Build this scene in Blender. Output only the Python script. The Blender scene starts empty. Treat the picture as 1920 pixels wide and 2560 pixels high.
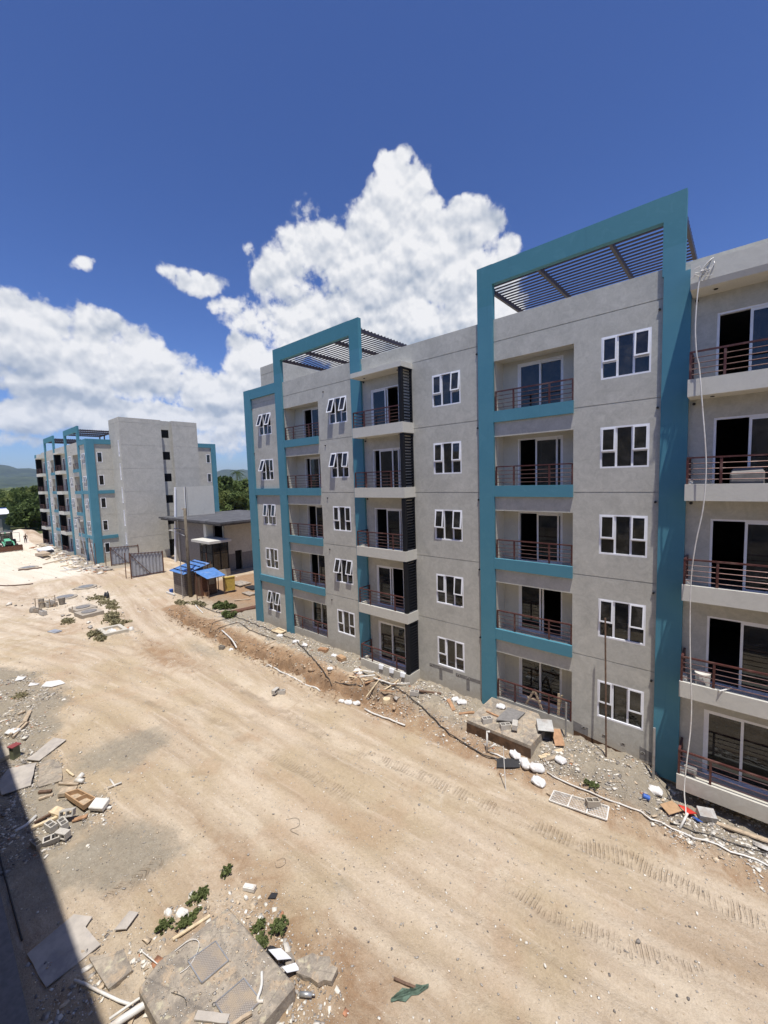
import bpy, bmesh, math, random
import numpy as np
from mathutils import Vector, Matrix
R = math.radians
scene = bpy.context.scene
COL = scene.collection

# ------------------------------------------------------------------ camera
cam_d = bpy.data.cameras.new("camera")
cam = bpy.data.objects.new("camera", cam_d)
COL.objects.link(cam)
scene.camera = cam
cam_d.sensor_fit = 'HORIZONTAL'
cam_d.sensor_width = 36.0
cam_d.lens = 1031.5 / 1920 * 36.0
cam_d.clip_start = 0.1
cam_d.clip_end = 30000
yaw, pitch, roll = R(41.192), R(-4.707), R(-1.795)
F = Vector((-math.sin(yaw) * math.cos(pitch), math.cos(yaw) * math.cos(pitch), math.sin(pitch)))
Rt = Vector((math.cos(yaw), math.sin(yaw), 0))
Up = Rt.cross(F)
R2 = math.cos(roll) * Rt + math.sin(roll) * Up
U2 = -math.sin(roll) * Rt + math.cos(roll) * Up
m = Matrix((R2, U2, -F)).transposed().to_4x4()
m.translation = Vector((0, -15.796, 9.734))
cam.matrix_world = m

# ------------------------------------------------------------------ colour management
scene.view_settings.view_transform = 'Standard'
scene.view_settings.look = 'None'
scene.view_settings.exposure = 0.20
scene.view_settings.gamma = 1

# ------------------------------------------------------------------ sun + sky
SUN = Vector((1.1, -1.0, 5.4)).normalized()
sd = bpy.data.lights.new("sun", 'SUN')
sd.energy = 4.7
sd.angle = R(0.5)
sd.color = (1.0, 0.955, 0.89)
sun = bpy.data.objects.new("sun", sd)
COL.objects.link(sun)
sun.rotation_euler = SUN.to_track_quat('Z', 'Y').to_euler()
sun.location = (0, 0, 60)
SUN_EL = math.asin(SUN.z)
SUN_AZ = math.atan2(SUN.x, SUN.y)


class NT:
    """tiny helper for node trees"""
    def __init__(s, tree):
        s.t = tree
        s.n = tree.nodes
        s.l = tree.links

    def node(s, typ, **kw):
        n = s.n.new(typ)
        for k, v in kw.items():
            if k.startswith('_'):
                setattr(n, k[1:], v)
            else:
                key = int(k[1:]) if k[0] == 'i' and k[1:].isdigit() else k
                inp = n.inputs[key]
                if hasattr(v, 'bl_idname') or isinstance(v, bpy.types.NodeSocket):
                    s.l.new(v, inp)
                else:
                    inp.default_value = v
        return n

    def math(s, op, a, b=None, c=None, clamp=False):
        n = s.n.new('ShaderNodeMath')
        n.operation = op
        n.use_clamp = clamp
        for i, v in enumerate((a, b, c)):
            if v is None:
                continue
            if isinstance(v, bpy.types.NodeSocket):
                s.l.new(v, n.inputs[i])
            else:
                n.inputs[i].default_value = v
        return n.outputs[0]

    def mix(s, fac, a, b, blend='MIX'):
        n = s.n.new('ShaderNodeMix')
        n.data_type = 'RGBA'
        n.blend_type = blend
        for i, v in ((0, fac), (6, a), (7, b)):
            if isinstance(v, bpy.types.NodeSocket):
                s.l.new(v, n.inputs[i])
            elif i == 0:
                n.inputs[i].default_value = v
            else:
                n.inputs[i].default_value = (*v, 1) if len(v) == 3 else v
        return n.outputs[2]

    def ramp(s, fac, lo, hi, smooth=True):
        n = s.n.new('ShaderNodeMapRange')
        n.interpolation_type = 'SMOOTHSTEP' if smooth else 'LINEAR'
        n.inputs['From Min'].default_value = lo
        n.inputs['From Max'].default_value = hi
        s.l.new(fac, n.inputs['Value'])
        return n.outputs[0]

    def noise(s, vec, scale, detail=4, rough=.55, dist=0.0, dim='3D'):
        n = s.n.new('ShaderNodeTexNoise')
        n.noise_dimensions = dim
        n.inputs['Scale'].default_value = scale
        n.inputs['Detail'].default_value = detail
        n.inputs['Roughness'].default_value = rough
        n.inputs['Distortion'].default_value = dist
        s.l.new(vec, n.inputs['Vector'])
        return n.outputs[0]

    def vor(s, vec, scale, feat='F1', detail=0, rough=.5, out=0, rnd=1.0):
        n = s.n.new('ShaderNodeTexVoronoi')
        n.feature = feat
        n.inputs['Scale'].default_value = scale
        n.inputs['Randomness'].default_value = rnd
        if 'Detail' in n.inputs:
            n.inputs['Detail'].default_value = detail
            n.inputs['Roughness'].default_value = rough
        s.l.new(vec, n.inputs['Vector'])
        return n.outputs[out]


# cumulus clouds as soft ellipses in azimuth / elevation (degrees), broken up by noise on the sky direction
CLOUDS = [(-38.3,35.2,2.1,1.4,1.10),(-37.0,33.3,3.1,2.1,1.10),(-40.2,32.7,2.6,1.9,1.00),(-37.9,30.7,6.0,2.8,1.10),(-33.9,32.0,1.4,1.2,0.85),(-42.4,29.7,2.9,1.9,1.00),(-33.2,29.2,3.6,2.1,1.00),(-29.3,30.7,3.1,1.5,1.00),(-26.9,28.6,3.1,1.9,1.00),(-24.2,26.3,2.4,1.9,1.00),(-23.5,24.0,2.2,2.0,0.95),(-38.0,26.2,13.5,4.5,1.20),(-49.0,28.1,5.4,2.7,1.05),(-51.8,29.1,2.5,1.3,0.85),(-50.1,31.4,2.4,1.4,0.78),(-51.1,32.2,1.3,0.8,0.60),(-55.3,24.3,2.4,2.5,0.95),(-55.5,20.9,2.3,2.6,0.95),(-52.8,24.5,4.1,3.7,1.00),(-45.7,20.3,13.1,4.5,1.15),(-27.2,21.1,6.0,5.2,1.20),(-35.1,16.7,12.6,4.3,1.10),(-63.5,23.4,3.6,1.4,0.88),(-66.5,23.9,2.0,0.9,0.72),(-60.9,21.3,2.9,1.1,0.78),(-75.4,23.2,1.1,0.9,0.75),(-75.8,22.5,1.4,0.5,0.60),(-77.7,22.6,1.2,0.4,0.45),(-57.6,27.2,1.1,1.0,0.65),(-58.0,28.0,0.7,0.7,0.50),(-55.3,31.4,0.5,0.8,0.55),(-55.8,29.6,0.8,0.5,0.50),(-56.1,28.2,1.2,0.4,0.35),(-69.4,19.0,0.7,0.6,0.36),(-81.9,17.7,2.1,1.8,1.05),(-80.5,17.0,2.6,2.2,0.95),(-78.5,16.6,2.0,1.9,0.90),(-81.6,14.2,5.0,3.4,1.03),(-75.5,17.8,1.8,1.8,0.90),(-73.5,17.4,2.7,1.8,0.90),(-74.8,15.2,4.5,2.9,0.99),(-70.5,16.1,3.3,2.1,0.95),(-71.5,13.5,6.4,3.5,1.03),(-67.3,13.4,3.9,2.3,0.95),(-65.7,11.4,4.9,2.6,0.99),(-61.6,10.4,5.2,2.4,1.05),(-58.1,16.3,3.0,1.9,1.00),(-56.5,14.0,4.5,3.4,1.05),(-57.7,10.5,5.5,3.0,1.05),(-79.3,11.4,7.4,2.8,1.03),(-75.3,7.9,10.1,1.8,1.10),(-81.6,7.3,6.4,1.8,1.05),(-68.1,8.0,8.7,2.0,1.00),(-58.8,7.5,5.9,2.5,0.95),(-60.0,5.0,8.3,3.1,0.85),(-80.5,4.7,6.6,1.2,0.75),(-72.1,5.1,8.1,1.4,0.75),(-62.1,2.4,7.2,1.3,0.60),(-90.9,9.8,6.9,3.7,0.90),(10.8,8.4,6.3,4.8,0.90),
          (60,10,16,4,1),(150,10,18,4,1)]


# darker undersides and hollows of those clouds
SHADES = [(-79.6,9.7,7.4,1.3,1.25),(-82.1,11.8,3.4,1.5,0.88),(-75.8,13.8,2.2,1.6,0.62),(-71.6,11.5,4.8,1.1,0.75),(-45.7,21.2,7.9,2.7,0.55),(-37.0,24.5,3.2,3.8,0.55),(-31.8,22.4,3.1,3.9,0.50),(-34.0,17.1,10.5,2.4,0.70),(-30.2,27.6,1.5,1.9,0.40),(-40.1,27.9,3.2,1.2,0.35),(-57.7,10.5,3.0,1.3,0.60),(-67.2,15.6,2.2,1.1,0.50),(-63.5,9.4,6.5,0.9,0.75),(-47.0,26.7,3.1,1.2,0.30),(-81.7,5.7,6.3,0.6,0.75),(-71.2,6.1,8.2,0.7,0.62),(-59.9,6.0,5.9,0.8,0.60)]


def cloud_group():
    g = bpy.data.node_groups.new("cloud_field", 'ShaderNodeTree')
    g.interface.new_socket("Dir", in_out='INPUT', socket_type='NodeSocketVector')
    g.interface.new_socket("Field", in_out='OUTPUT', socket_type='NodeSocketFloat')
    g.interface.new_socket("Shade", in_out='OUTPUT', socket_type='NodeSocketFloat')
    N = NT(g)
    gi = g.nodes.new('NodeGroupInput')
    go = g.nodes.new('NodeGroupOutput')
    d = gi.outputs[0]
    # warp the lookup so that outlines become ragged
    wn = g.nodes.new('ShaderNodeTexNoise')
    wn.inputs['Scale'].default_value = 9
    wn.inputs['Detail'].default_value = 3
    wn.inputs['Roughness'].default_value = .6
    g.links.new(d, wn.inputs['Vector'])
    sub = g.nodes.new('ShaderNodeVectorMath'); sub.operation = 'SUBTRACT'
    g.links.new(wn.outputs['Color'], sub.inputs[0]); sub.inputs[1].default_value = (.5, .5, .5)
    mad = g.nodes.new('ShaderNodeVectorMath'); mad.operation = 'MULTIPLY_ADD'
    g.links.new(sub.outputs[0], mad.inputs[0]); mad.inputs[1].default_value = (.055, .055, .05)
    g.links.new(d, mad.inputs[2])
    sx = g.nodes.new('ShaderNodeSeparateXYZ')
    g.links.new(mad.outputs[0], sx.inputs[0])
    az = N.math('MULTIPLY', N.math('ARCTAN2', sx.outputs[0], sx.outputs[1]), 57.29578)
    el = N.math('MULTIPLY', N.math('ARCSINE', N.math('MINIMUM', N.math('MAXIMUM', sx.outputs[2], -1.0), 1.0)), 57.29578)
    tot = None
    for (a, e, ra, re, st) in CLOUDS:
        u = N.math('MULTIPLY', N.math('SUBTRACT', az, a), 1 / ra)
        v = N.math('MULTIPLY', N.math('SUBTRACT', el, e), 1 / re)
        q = N.math('MULTIPLY_ADD', u, u, N.math('MULTIPLY', v, v))
        w = N.math('MULTIPLY', N.math('MAXIMUM', N.math('MULTIPLY_ADD', q, -0.40, 1.0), 0.0), st)
        tot = w if tot is None else N.math('SMOOTH_MAX', tot, w, 0.15)
    g.links.new(tot, go.inputs[0])
    tot2 = None
    for (a, e, ra, re, st) in SHADES:
        u = N.math('MULTIPLY', N.math('SUBTRACT', az, a), 1 / ra)
        v = N.math('MULTIPLY', N.math('SUBTRACT', el, e), 1 / re)
        q = N.math('MULTIPLY_ADD', u, u, N.math('MULTIPLY', v, v))
        w = N.math('MULTIPLY', N.math('MAXIMUM', N.math('MULTIPLY_ADD', q, -0.6, 1.0), 0.0), st)
        tot2 = w if tot2 is None else N.math('SMOOTH_MAX', tot2, w, 0.2)
    g.links.new(tot2, go.inputs[1])
    return g


world = bpy.data.worlds.new("World")
scene.world = world
world.use_nodes = True
wt = world.node_tree
for n in list(wt.nodes):
    wt.nodes.remove(n)
N = NT(wt)
tc = wt.nodes.new('ShaderNodeTexCoord')
nd = wt.nodes.new('ShaderNodeVectorMath'); nd.operation = 'NORMALIZE'
wt.links.new(tc.outputs['Generated'], nd.inputs[0])
sky = wt.nodes.new('ShaderNodeTexSky')
sky.sky_type = 'NISHITA'
sky.sun_disc = False
sky.sun_elevation = SUN_EL
sky.sun_rotation = SUN_AZ
sky.altitude = 200
sky.air_density = 1.0
sky.dust_density = 0.7
sky.ozone_density = 3.0
gm = wt.nodes.new('ShaderNodeGamma')
wt.links.new(sky.outputs[0], gm.inputs[0])
gm.inputs[1].default_value = 1.3
skyc = N.mix(1.0, gm.outputs[0], (.53, .59, .80), 'MULTIPLY')
cg = cloud_group()


def puffs(vec, det):
    va = N.math('SUBTRACT', 1.0, N.vor(vec, 13, detail=det, rough=.5))
    vb = N.math('SUBTRACT', 1.0, N.vor(vec, 6, detail=1, rough=.5))
    v1 = N.math('ADD', N.math('MULTIPLY', va, .60), N.math('MULTIPLY', vb, .40))
    n2 = N.noise(vec, 8, det + 1, .5)
    return N.math('ADD', N.math('MULTIPLY', v1, .8), N.math('MULTIPLY', n2, .5))


fn = wt.nodes.new('ShaderNodeGroup')
fn.node_tree = cg
wt.links.new(nd.outputs[0], fn.inputs[0])
off = wt.nodes.new('ShaderNodeVectorMath'); off.operation = 'ADD'
wt.links.new(nd.outputs[0], off.inputs[0]); off.inputs[1].default_value = (0.007, -0.003, 0.011)
p0 = puffs(nd.outputs[0], 3)
p1 = puffs(off.outputs[0], 3)
edge = N.noise(nd.outputs[0], 60, 4, .6)
f0 = N.math('ADD', fn.outputs[0], N.math('ADD', N.math('MULTIPLY', N.math('SUBTRACT', p0, .72), .80), N.math('MULTIPLY', N.math('SUBTRACT', edge, .5), .38)))
dens = N.math('MULTIPLY', N.ramp(f0, 0.20, 0.50), N.ramp(N.math('ADD', f0, N.math('MULTIPLY', edge, .5)), .38, .62))
relief = N.math('SUBTRACT', p0, p1)                       # >0 where the side towards the sun is thinner: lit
shade = N.math('MULTIPLY', fn.outputs[1], N.ramp(p0, 1.0, .4))
shade = N.math('ADD', N.math("MULTIPLY", shade, .50), N.math("MULTIPLY", fn.outputs[1], .30))
lit = N.math('ADD', N.math("MULTIPLY", relief, 3.0), .92)
lit = N.math('SUBTRACT', lit, shade, clamp=True)
ccol = N.mix(lit, (3.9, 4.5, 5.5), (9.0, 9.0, 9.1))
sep = wt.nodes.new('ShaderNodeSeparateXYZ')
wt.links.new(nd.outputs[0], sep.inputs[0])
low = N.ramp(sep.outputs[2], 0.0, 0.30)
ccol = N.mix(N.math('MULTIPLY', N.math('SUBTRACT', 1.0, low), .35), ccol, (4.6, 5.5, 7.3))
band = N.math('MULTIPLY', N.ramp(sep.outputs[2], .15, .02), N.ramp(p0, .25, .8))
skyc = N.mix(N.math('MULTIPLY', band, .75), skyc, (4.3, 5.0, 6.2))
final = N.mix(N.math('MULTIPLY', dens, .96), skyc, ccol)
bg = wt.nodes.new('ShaderNodeBackground')
bg.inputs['Strength'].default_value = 0.090
wt.links.new(final, bg.inputs['Color'])
wo = wt.nodes.new('ShaderNodeOutputWorld')
wt.links.new(bg.outputs[0], wo.inputs['Surface'])

# ================================================================== helpers
rng = random.Random(7)


class MB:
    """collects faces in world coordinates, becomes one mesh object"""
    def __init__(s):
        s.v = []; s.f = []; s.m = []; s.mi = 0; s.xf = None

    def add(s, vs, fs, mi=None):
        o = len(s.v)
        if s.xf:
            vs = [s.xf(p) for p in vs]
        s.v.extend([tuple(p) for p in vs])
        for f in fs:
            s.f.append(tuple(o + i for i in f))
            s.m.append(s.mi if mi is None else mi)

    def box(s, x0, x1, y0, y1, z0, z1, mi=None):
        if x0 > x1: x0, x1 = x1, x0
        if y0 > y1: y0, y1 = y1, y0
        vs = [(x0,y0,z0),(x1,y0,z0),(x1,y1,z0),(x0,y1,z0),(x0,y0,z1),(x1,y0,z1),(x1,y1,z1),(x0,y1,z1)]
        s.add(vs, [(0,3,2,1),(4,5,6,7),(0,1,5,4),(1,2,6,5),(2,3,7,6),(3,0,4,7)], mi)

    def obox(s, c, size, rz=0, rx=0, ry=0, mi=None):
        """box of size centred at c, turned"""
        M = Matrix.Rotation(rz, 3, 'Z') @ Matrix.Rotation(ry, 3, 'Y') @ Matrix.Rotation(rx, 3, 'X')
        h = Vector(size) / 2
        vs = []
        for dz in (-1, 1):
            for dx, dy in ((-1,-1),(1,-1),(1,1),(-1,1)):
                vs.append(Vector(c) + M @ Vector((dx*h.x, dy*h.y, dz*h.z)))
        s.add(vs, [(0,3,2,1),(4,5,6,7),(0,1,5,4),(1,2,6,5),(2,3,7,6),(3,0,4,7)], mi)

    def bar(s, p0, p1, w, h=None, mi=None):
        """square bar between two points"""
        p0 = Vector(p0); p1 = Vector(p1); h = h or w
        d = (p1 - p0).normalized()
        a = d.cross(Vector((0,0,1)))
        if a.length < 1e-3: a = Vector((1,0,0))
        a.normalize(); b = d.cross(a).normalized()
        vs = []
        for p in (p0, p1):
            for i, j in ((-1,-1),(1,-1),(1,1),(-1,1)):
                vs.append(p + a*i*w/2 + b*j*h/2)
        s.add(vs, [(0,3,2,1),(4,5,6,7),(0,1,5,4),(1,2,6,5),(2,3,7,6),(3,0,4,7)], mi)

    def tube(s, pts, r, n=8, mi=None, r1=None, cap=True):
        pts = [Vector(p) for p in pts]
        k = len(pts)
        vs = []; fs = []
        prev = None
        for i, p in enumerate(pts):
            d = (pts[min(i+1, k-1)] - pts[max(i-1, 0)]).normalized()
            a = d.cross(prev if prev else Vector((0.13, 0.21, 1)))
            if a.length < 1e-3: a = d.cross(Vector((1,0,0)))
            a.normalize(); b = d.cross(a).normalized()
            prev = a.cross(d) * -1 if False else Vector((0.13,0.21,1))
            rr = r if r1 is None else r + (r1 - r) * i / (k - 1)
            for j in range(n):
                t = 2*math.pi*j/n
                vs.append(p + a*math.cos(t)*rr + b*math.sin(t)*rr)
        for i in range(k-1):
            for j in range(n):
                fs.append((i*n+j, i*n+(j+1)%n, (i+1)*n+(j+1)%n, (i+1)*n+j))
        if cap:
            fs.append(tuple(range(n-1, -1, -1))); fs.append(tuple((k-1)*n+j for j in range(n)))
        s.add(vs, fs, mi)

    def prism(s, pts, z0, z1, mi=None, top=None):
        """vertical prism over an outline; z may be per point lists"""
        n = len(pts)
        zz0 = z0 if isinstance(z0, (list, tuple)) else [z0]*n
        zz1 = z1 if isinstance(z1, (list, tuple)) else [z1]*n
        vs = [(p[0], p[1], zz0[i]) for i, p in enumerate(pts)] + [(p[0], p[1], zz1[i]) for i, p in enumerate(pts)]
        fs = [tuple(range(n-1, -1, -1)), tuple(range(n, 2*n))] + [(i, (i+1) % n, n+(i+1) % n, n+i) for i in range(n)]
        s.add(vs, fs, mi)

    def build(s, name, mats, parent=None, loc=None, smooth=False, bevel=0, local=False):
        """loc is the world position of the object's origin; verts are world unless local"""
        me = bpy.data.meshes.new(name)
        L = Vector(loc) if loc is not None else (worldloc(parent) if parent else Vector((0, 0, 0)))
        if local:
            me.from_pydata(s.v, [], s.f)
        else:
            me.from_pydata([(x-L.x, y-L.y, z-L.z) for x, y, z in s.v], [], s.f)
        if not isinstance(mats, (list, tuple)): mats = [mats]
        for mm in mats: me.materials.append(mm)
        if len(mats) > 1:
            me.polygons.foreach_set('material_index', s.m)
        if smooth:
            me.polygons.foreach_set('use_smooth', [True]*len(me.polygons))
        me.update()
        o = bpy.data.objects.new(name, me)
        COL.objects.link(o)
        o['wl'] = tuple(L)
        if parent:
            o.parent = parent
            o.location = L - worldloc(parent)
        else:
            o.location = L
        if bevel:
            bm = bmesh.new(); bm.from_mesh(me)
            bmesh.ops.remove_doubles(bm, verts=bm.verts, dist=1e-5)
            bmesh.ops.bevel(bm, geom=list(bm.edges), offset=bevel, segments=1, affect='EDGES', clamp_overlap=True)
            bm.to_mesh(me); bm.free()
        return o


def worldloc(o):
    return Vector(o['wl']) if 'wl' in o else Vector(o.location)


def link_mesh(name, me, parent, loc, rot=None, scale=None):
    o = bpy.data.objects.new(name, me)
    COL.objects.link(o)
    o['wl'] = tuple(loc)
    if parent:
        o.parent = parent
        o.location = Vector(loc) - worldloc(parent)
    else:
        o.location = loc
    if rot: o.rotation_euler = rot
    if scale: o.scale = scale
    return o


def empty(name, loc, label, cat, group=None):
    o = bpy.data.objects.new(name, None)
    o.empty_display_size = 0.3
    COL.objects.link(o)
    o.location = loc
    o['wl'] = tuple(loc)
    return tag(o, label, cat, group, 'thing')


def tag(o, label, cat, group=None, kind=None):
    if label: o['label'] = label
    if cat: o['category'] = cat
    if group: o['group'] = group
    if kind or cat: o['kind'] = kind or 'thing'
    return o


def structure(o, label=None):
    o['kind'] = 'structure'
    if label: o['label'] = label
    return o


# ================================================================== materials
def material(name):
    mt = bpy.data.materials.new(name)
    mt.use_nodes = True
    t = mt.node_tree
    for n in list(t.nodes):
        t.nodes.remove(n)
    N = NT(t)
    out = t.nodes.new('ShaderNodeOutputMaterial')
    bs = t.nodes.new('ShaderNodeBsdfPrincipled')
    t.links.new(bs.outputs[0], out.inputs[0])
    geo = t.nodes.new('ShaderNodeNewGeometry')
    return mt, N, bs, geo.outputs['Position'], out


def simple(name, col, rough=.6, metal=0.0, var=.12, scale=6.0, bump=0.0, bscale=40.0, dirt=None, dirt_amt=.4, dirt_scale=2.5, spec=.5):
    mt, N, bs, pos, out = material(name)
    n = N.noise(pos, scale, 5, .6)
    lo = tuple(c*(1-var) for c in col); hi = tuple(min(1, c*(1+var)) for c in col)
    c = N.mix(N.ramp(n, .3, .7), lo, hi)
    if dirt:
        d = N.ramp(N.noise(pos, dirt_scale, 6, .65, .4), .5, .68)
        c = N.mix(N.math('MULTIPLY', d, dirt_amt), c, dirt)
    N.l.new(c, bs.inputs['Base Color'])
    bs.inputs['Roughness'].default_value = rough
    bs.inputs['Metallic'].default_value = metal
    bs.inputs['Specular IOR Level'].default_value = spec
    if bump:
        b = N.n.new('ShaderNodeBump')
        b.inputs['Strength'].default_value = bump
        b.inputs['Distance'].default_value = .01
        N.l.new(N.noise(pos, bscale, 5, .6), b.inputs['Height'])
        N.l.new(b.outputs[0], bs.inputs['Normal'])
    return mt


def plaster(name, col, blot=.15):
    """trowelled cement render: cloudy, faintly streaked"""
    mt, N, bs, pos, out = material(name)
    mp = N.n.new('ShaderNodeMapping'); mp.inputs['Scale'].default_value = (1, 1, 1.0)
    N.l.new(pos, mp.inputs['Vector'])
    a = N.noise(mp.outputs[0], .9, 6, .62, .6)
    b = N.noise(mp.outputs[0], 3.4, 7, .68, 1.3)
    c = N.noise(mp.outputs[0], 17, 5, .6, .4)
    f = N.math('ADD', N.math('MULTIPLY', a, .35), N.math('ADD', N.math('MULTIPLY', b, .45), N.math('MULTIPLY', c, .20)))
    f = N.ramp(f, .36, .64, smooth=False)
    lo = tuple(x*(1-blot*1.4) for x in col); hi = tuple(x*(1+blot) for x in col)
    cc = N.mix(f, lo, hi)
    # vertical run-off streaks
    ms = N.n.new('ShaderNodeMapping'); ms.inputs['Scale'].default_value = (5, 5, .25)
    N.l.new(pos, ms.inputs['Vector'])
    st = N.ramp(N.noise(ms.outputs[0], 1.2, 5, .6, .2), .62, .80)
    cc = N.mix(N.math('MULTIPLY', st, .28), cc, tuple(x*.6 for x in col))
    # odd darker trowel patches
    pt = N.ramp(N.noise(pos, .55, 3, .5, 2.0), .62, .70)
    cc = N.mix(N.math('MULTIPLY', pt, .26), cc, tuple(x*.72 for x in col))
    lt = N.ramp(N.noise(pos, .8, 4, .6, 1.5), .60, .72)
    cc = N.mix(N.math('MULTIPLY', lt, .22), cc, tuple(min(1, x*1.25) for x in col))
    # dust splashed up from the earth
    sz = N.n.new('ShaderNodeSeparateXYZ'); N.l.new(pos, sz.inputs[0])
    dz = N.ramp(N.math('ADD', sz.outputs[2], N.math('MULTIPLY', b, 1.2)), 1.25, .35)
    cc = N.mix(N.math('MULTIPLY', dz, .40), cc, (.40, .33, .24))
    N.l.new(cc, bs.inputs['Base Color'])
    bs.inputs['Roughness'].default_value = .88
    bs.inputs['Specular IOR Level'].default_value = .25
    bp = N.n.new('ShaderNodeBump'); bp.inputs['Strength'].default_value = .35; bp.inputs['Distance'].default_value = .012
    N.l.new(N.math('ADD', b, N.math('MULTIPLY', N.noise(pos, 60, 3, .6), .35)), bp.inputs['Height'])
    N.l.new(bp.outputs[0], bs.inputs['Normal'])
    return mt


def blue_paint():
    """teal masonry paint; the top of the roof frames has an older, greener coat"""
    mt, N, bs, pos, out = material('teal_paint')
    s = N.n.new('ShaderNodeSeparateXYZ'); N.l.new(pos, s.inputs[0])
    n = N.noise(pos, 1.2, 5, .6, .5)
    edge = N.math('ADD', s.outputs[2], N.math('MULTIPLY', n, .12))
    up = N.ramp(edge, 16.44, 16.50)
    c = N.mix(n, (.064, .205, .272), (.088, .250, .320))
    g = N.mix(n, (.058, .195, .245), (.068, .225, .28))
    c = N.mix(up, c, g)
    # roller marks between floors
    wn = N.ramp(N.noise(pos, 2.2, 6, .7, 1.0), .52, .70)
    c = N.mix(N.math('MULTIPLY', wn, .26), c, (.11, .29, .36))
    ms = N.n.new('ShaderNodeMapping'); ms.inputs['Scale'].default_value = (6, 6, .3)
    N.l.new(pos, ms.inputs['Vector'])
    sr = N.ramp(N.noise(ms.outputs[0], 1.0, 5, .6), .58, .75)
    c = N.mix(N.math('MULTIPLY', sr, .22), c, (.04, .14, .20))
    band = N.ramp(N.math('PINGPONG', N.math('ADD', s.outputs[2], N.math('MULTIPLY', n, .2)), 1.5), .7, .78)
    c = N.mix(N.math('MULTIPLY', band, .10), c, (.03, .17, .25))
    d = N.ramp(N.noise(pos, 5, 6, .65), .62, .72)
    c = N.mix(N.math('MULTIPLY', d, .10), c, (.12, .25, .28))
    N.l.new(c, bs.inputs['Base Color'])
    bs.inputs['Roughness'].default_value = .62
    bs.inputs['Specular IOR Level'].default_value = .3
    bp = N.n.new('ShaderNodeBump'); bp.inputs['Strength'].default_value = .2; bp.inputs['Distance'].default_value = .008
    N.l.new(N.noise(pos, 25, 4, .6), bp.inputs['Height'])
    N.l.new(bp.outputs[0], bs.inputs['Normal'])
    return mt


def glass(name, tint=(.10, .12, .13), see=.22):
    """dark tinted pane: mirrors the surroundings, lets a little through"""
    mt = bpy.data.materials.new(name); mt.use_nodes = True
    t = mt.node_tree
    for n in list(t.nodes): t.nodes.remove(n)
    N = NT(t)
    out = t.nodes.new('ShaderNodeOutputMaterial')
    tr = t.nodes.new('ShaderNodeBsdfTransparent'); tr.inputs[0].default_value = (*[see*(1+.3*c) for c in tint], 1)
    gl = t.nodes.new('ShaderNodeBsdfGlossy'); gl.inputs['Roughness'].default_value = .015
    gl.inputs[0].default_value = (.62, .66, .68, 1)
    geo = t.nodes.new('ShaderNodeNewGeometry')
    bp = t.nodes.new('ShaderNodeBump'); bp.inputs['Strength'].default_value = .03; bp.inputs['Distance'].default_value = .01
    t.links.new(N.noise(geo.outputs['Position'], 1.6, 2, .5), bp.inputs['Height'])
    t.links.new(bp.outputs[0], gl.inputs['Normal'])
    fr = t.nodes.new('ShaderNodeFresnel'); fr.inputs['IOR'].default_value = 1.6
    mx = t.nodes.new('ShaderNodeMixShader')
    t.links.new(N.math('MULTIPLY_ADD', fr.outputs[0], 1.0, .03), mx.inputs[0])
    t.links.new(tr.outputs[0], mx.inputs[1]); t.links.new(gl.outputs[0], mx.inputs[2])
    df = t.nodes.new('ShaderNodeBsdfDiffuse'); df.inputs[0].default_value = (.42, .39, .34, 1)
    m2 = t.nodes.new('ShaderNodeMixShader')
    dn = N.ramp(N.noise(geo.outputs['Position'], 1.7, 6, .7, .8), .42, .75)
    t.links.new(N.math('MULTIPLY_ADD', dn, .13, .025), m2.inputs[0])
    t.links.new(mx.outputs[0], m2.inputs[1]); t.links.new(df.outputs[0], m2.inputs[2])
    t.links.new(m2.outputs[0], out.inputs[0])
    return mt


M = {}
M['plaster'] = plaster('cement_render', (.475, .465, .415))
M['plaster_light'] = plaster('pale_render', (.57, .555, .49), .06)
M['soffit'] = plaster('balcony_soffit', (.50, .45, .37), .05)
M['blue'] = blue_paint()
M['frame'] = simple('white_frame', (.80, .81, .84), .35, var=.03, dirt=(.55, .53, .5), dirt_amt=.15)
M['reveal'] = simple('white_reveal', (.80, .79, .76), .7, var=.05)
M['glass'] = glass('tinted_glass')
M['rail'] = simple('primer_red_steel', (.085, .028, .024), .5, .1, var=.25, scale=8, dirt=(.30, .20, .16), dirt_amt=.4)
M['bar'] = simple('rail_bar_steel', (.12, .06, .052), .35, .35, var=.25, scale=9, dirt=(.35, .27, .24), dirt_amt=.5)
M['black'] = simple('black_louvre_metal', (.010, .011, .014), .65, .0, var=.2, spec=.2)
M['dark'] = simple('dark_hole', (.01, .01, .01), .9, var=.1)
M['pergola'] = simple('dark_pergola_steel', (.055, .045, .050), .45, .3, var=.2)
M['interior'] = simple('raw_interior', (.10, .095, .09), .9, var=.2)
M['floor_c'] = simple('raw_floor', (.30, .28, .25), .9, var=.2)
M['concrete'] = plaster('rough_concrete', (.36, .33, .28), .16)
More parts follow.
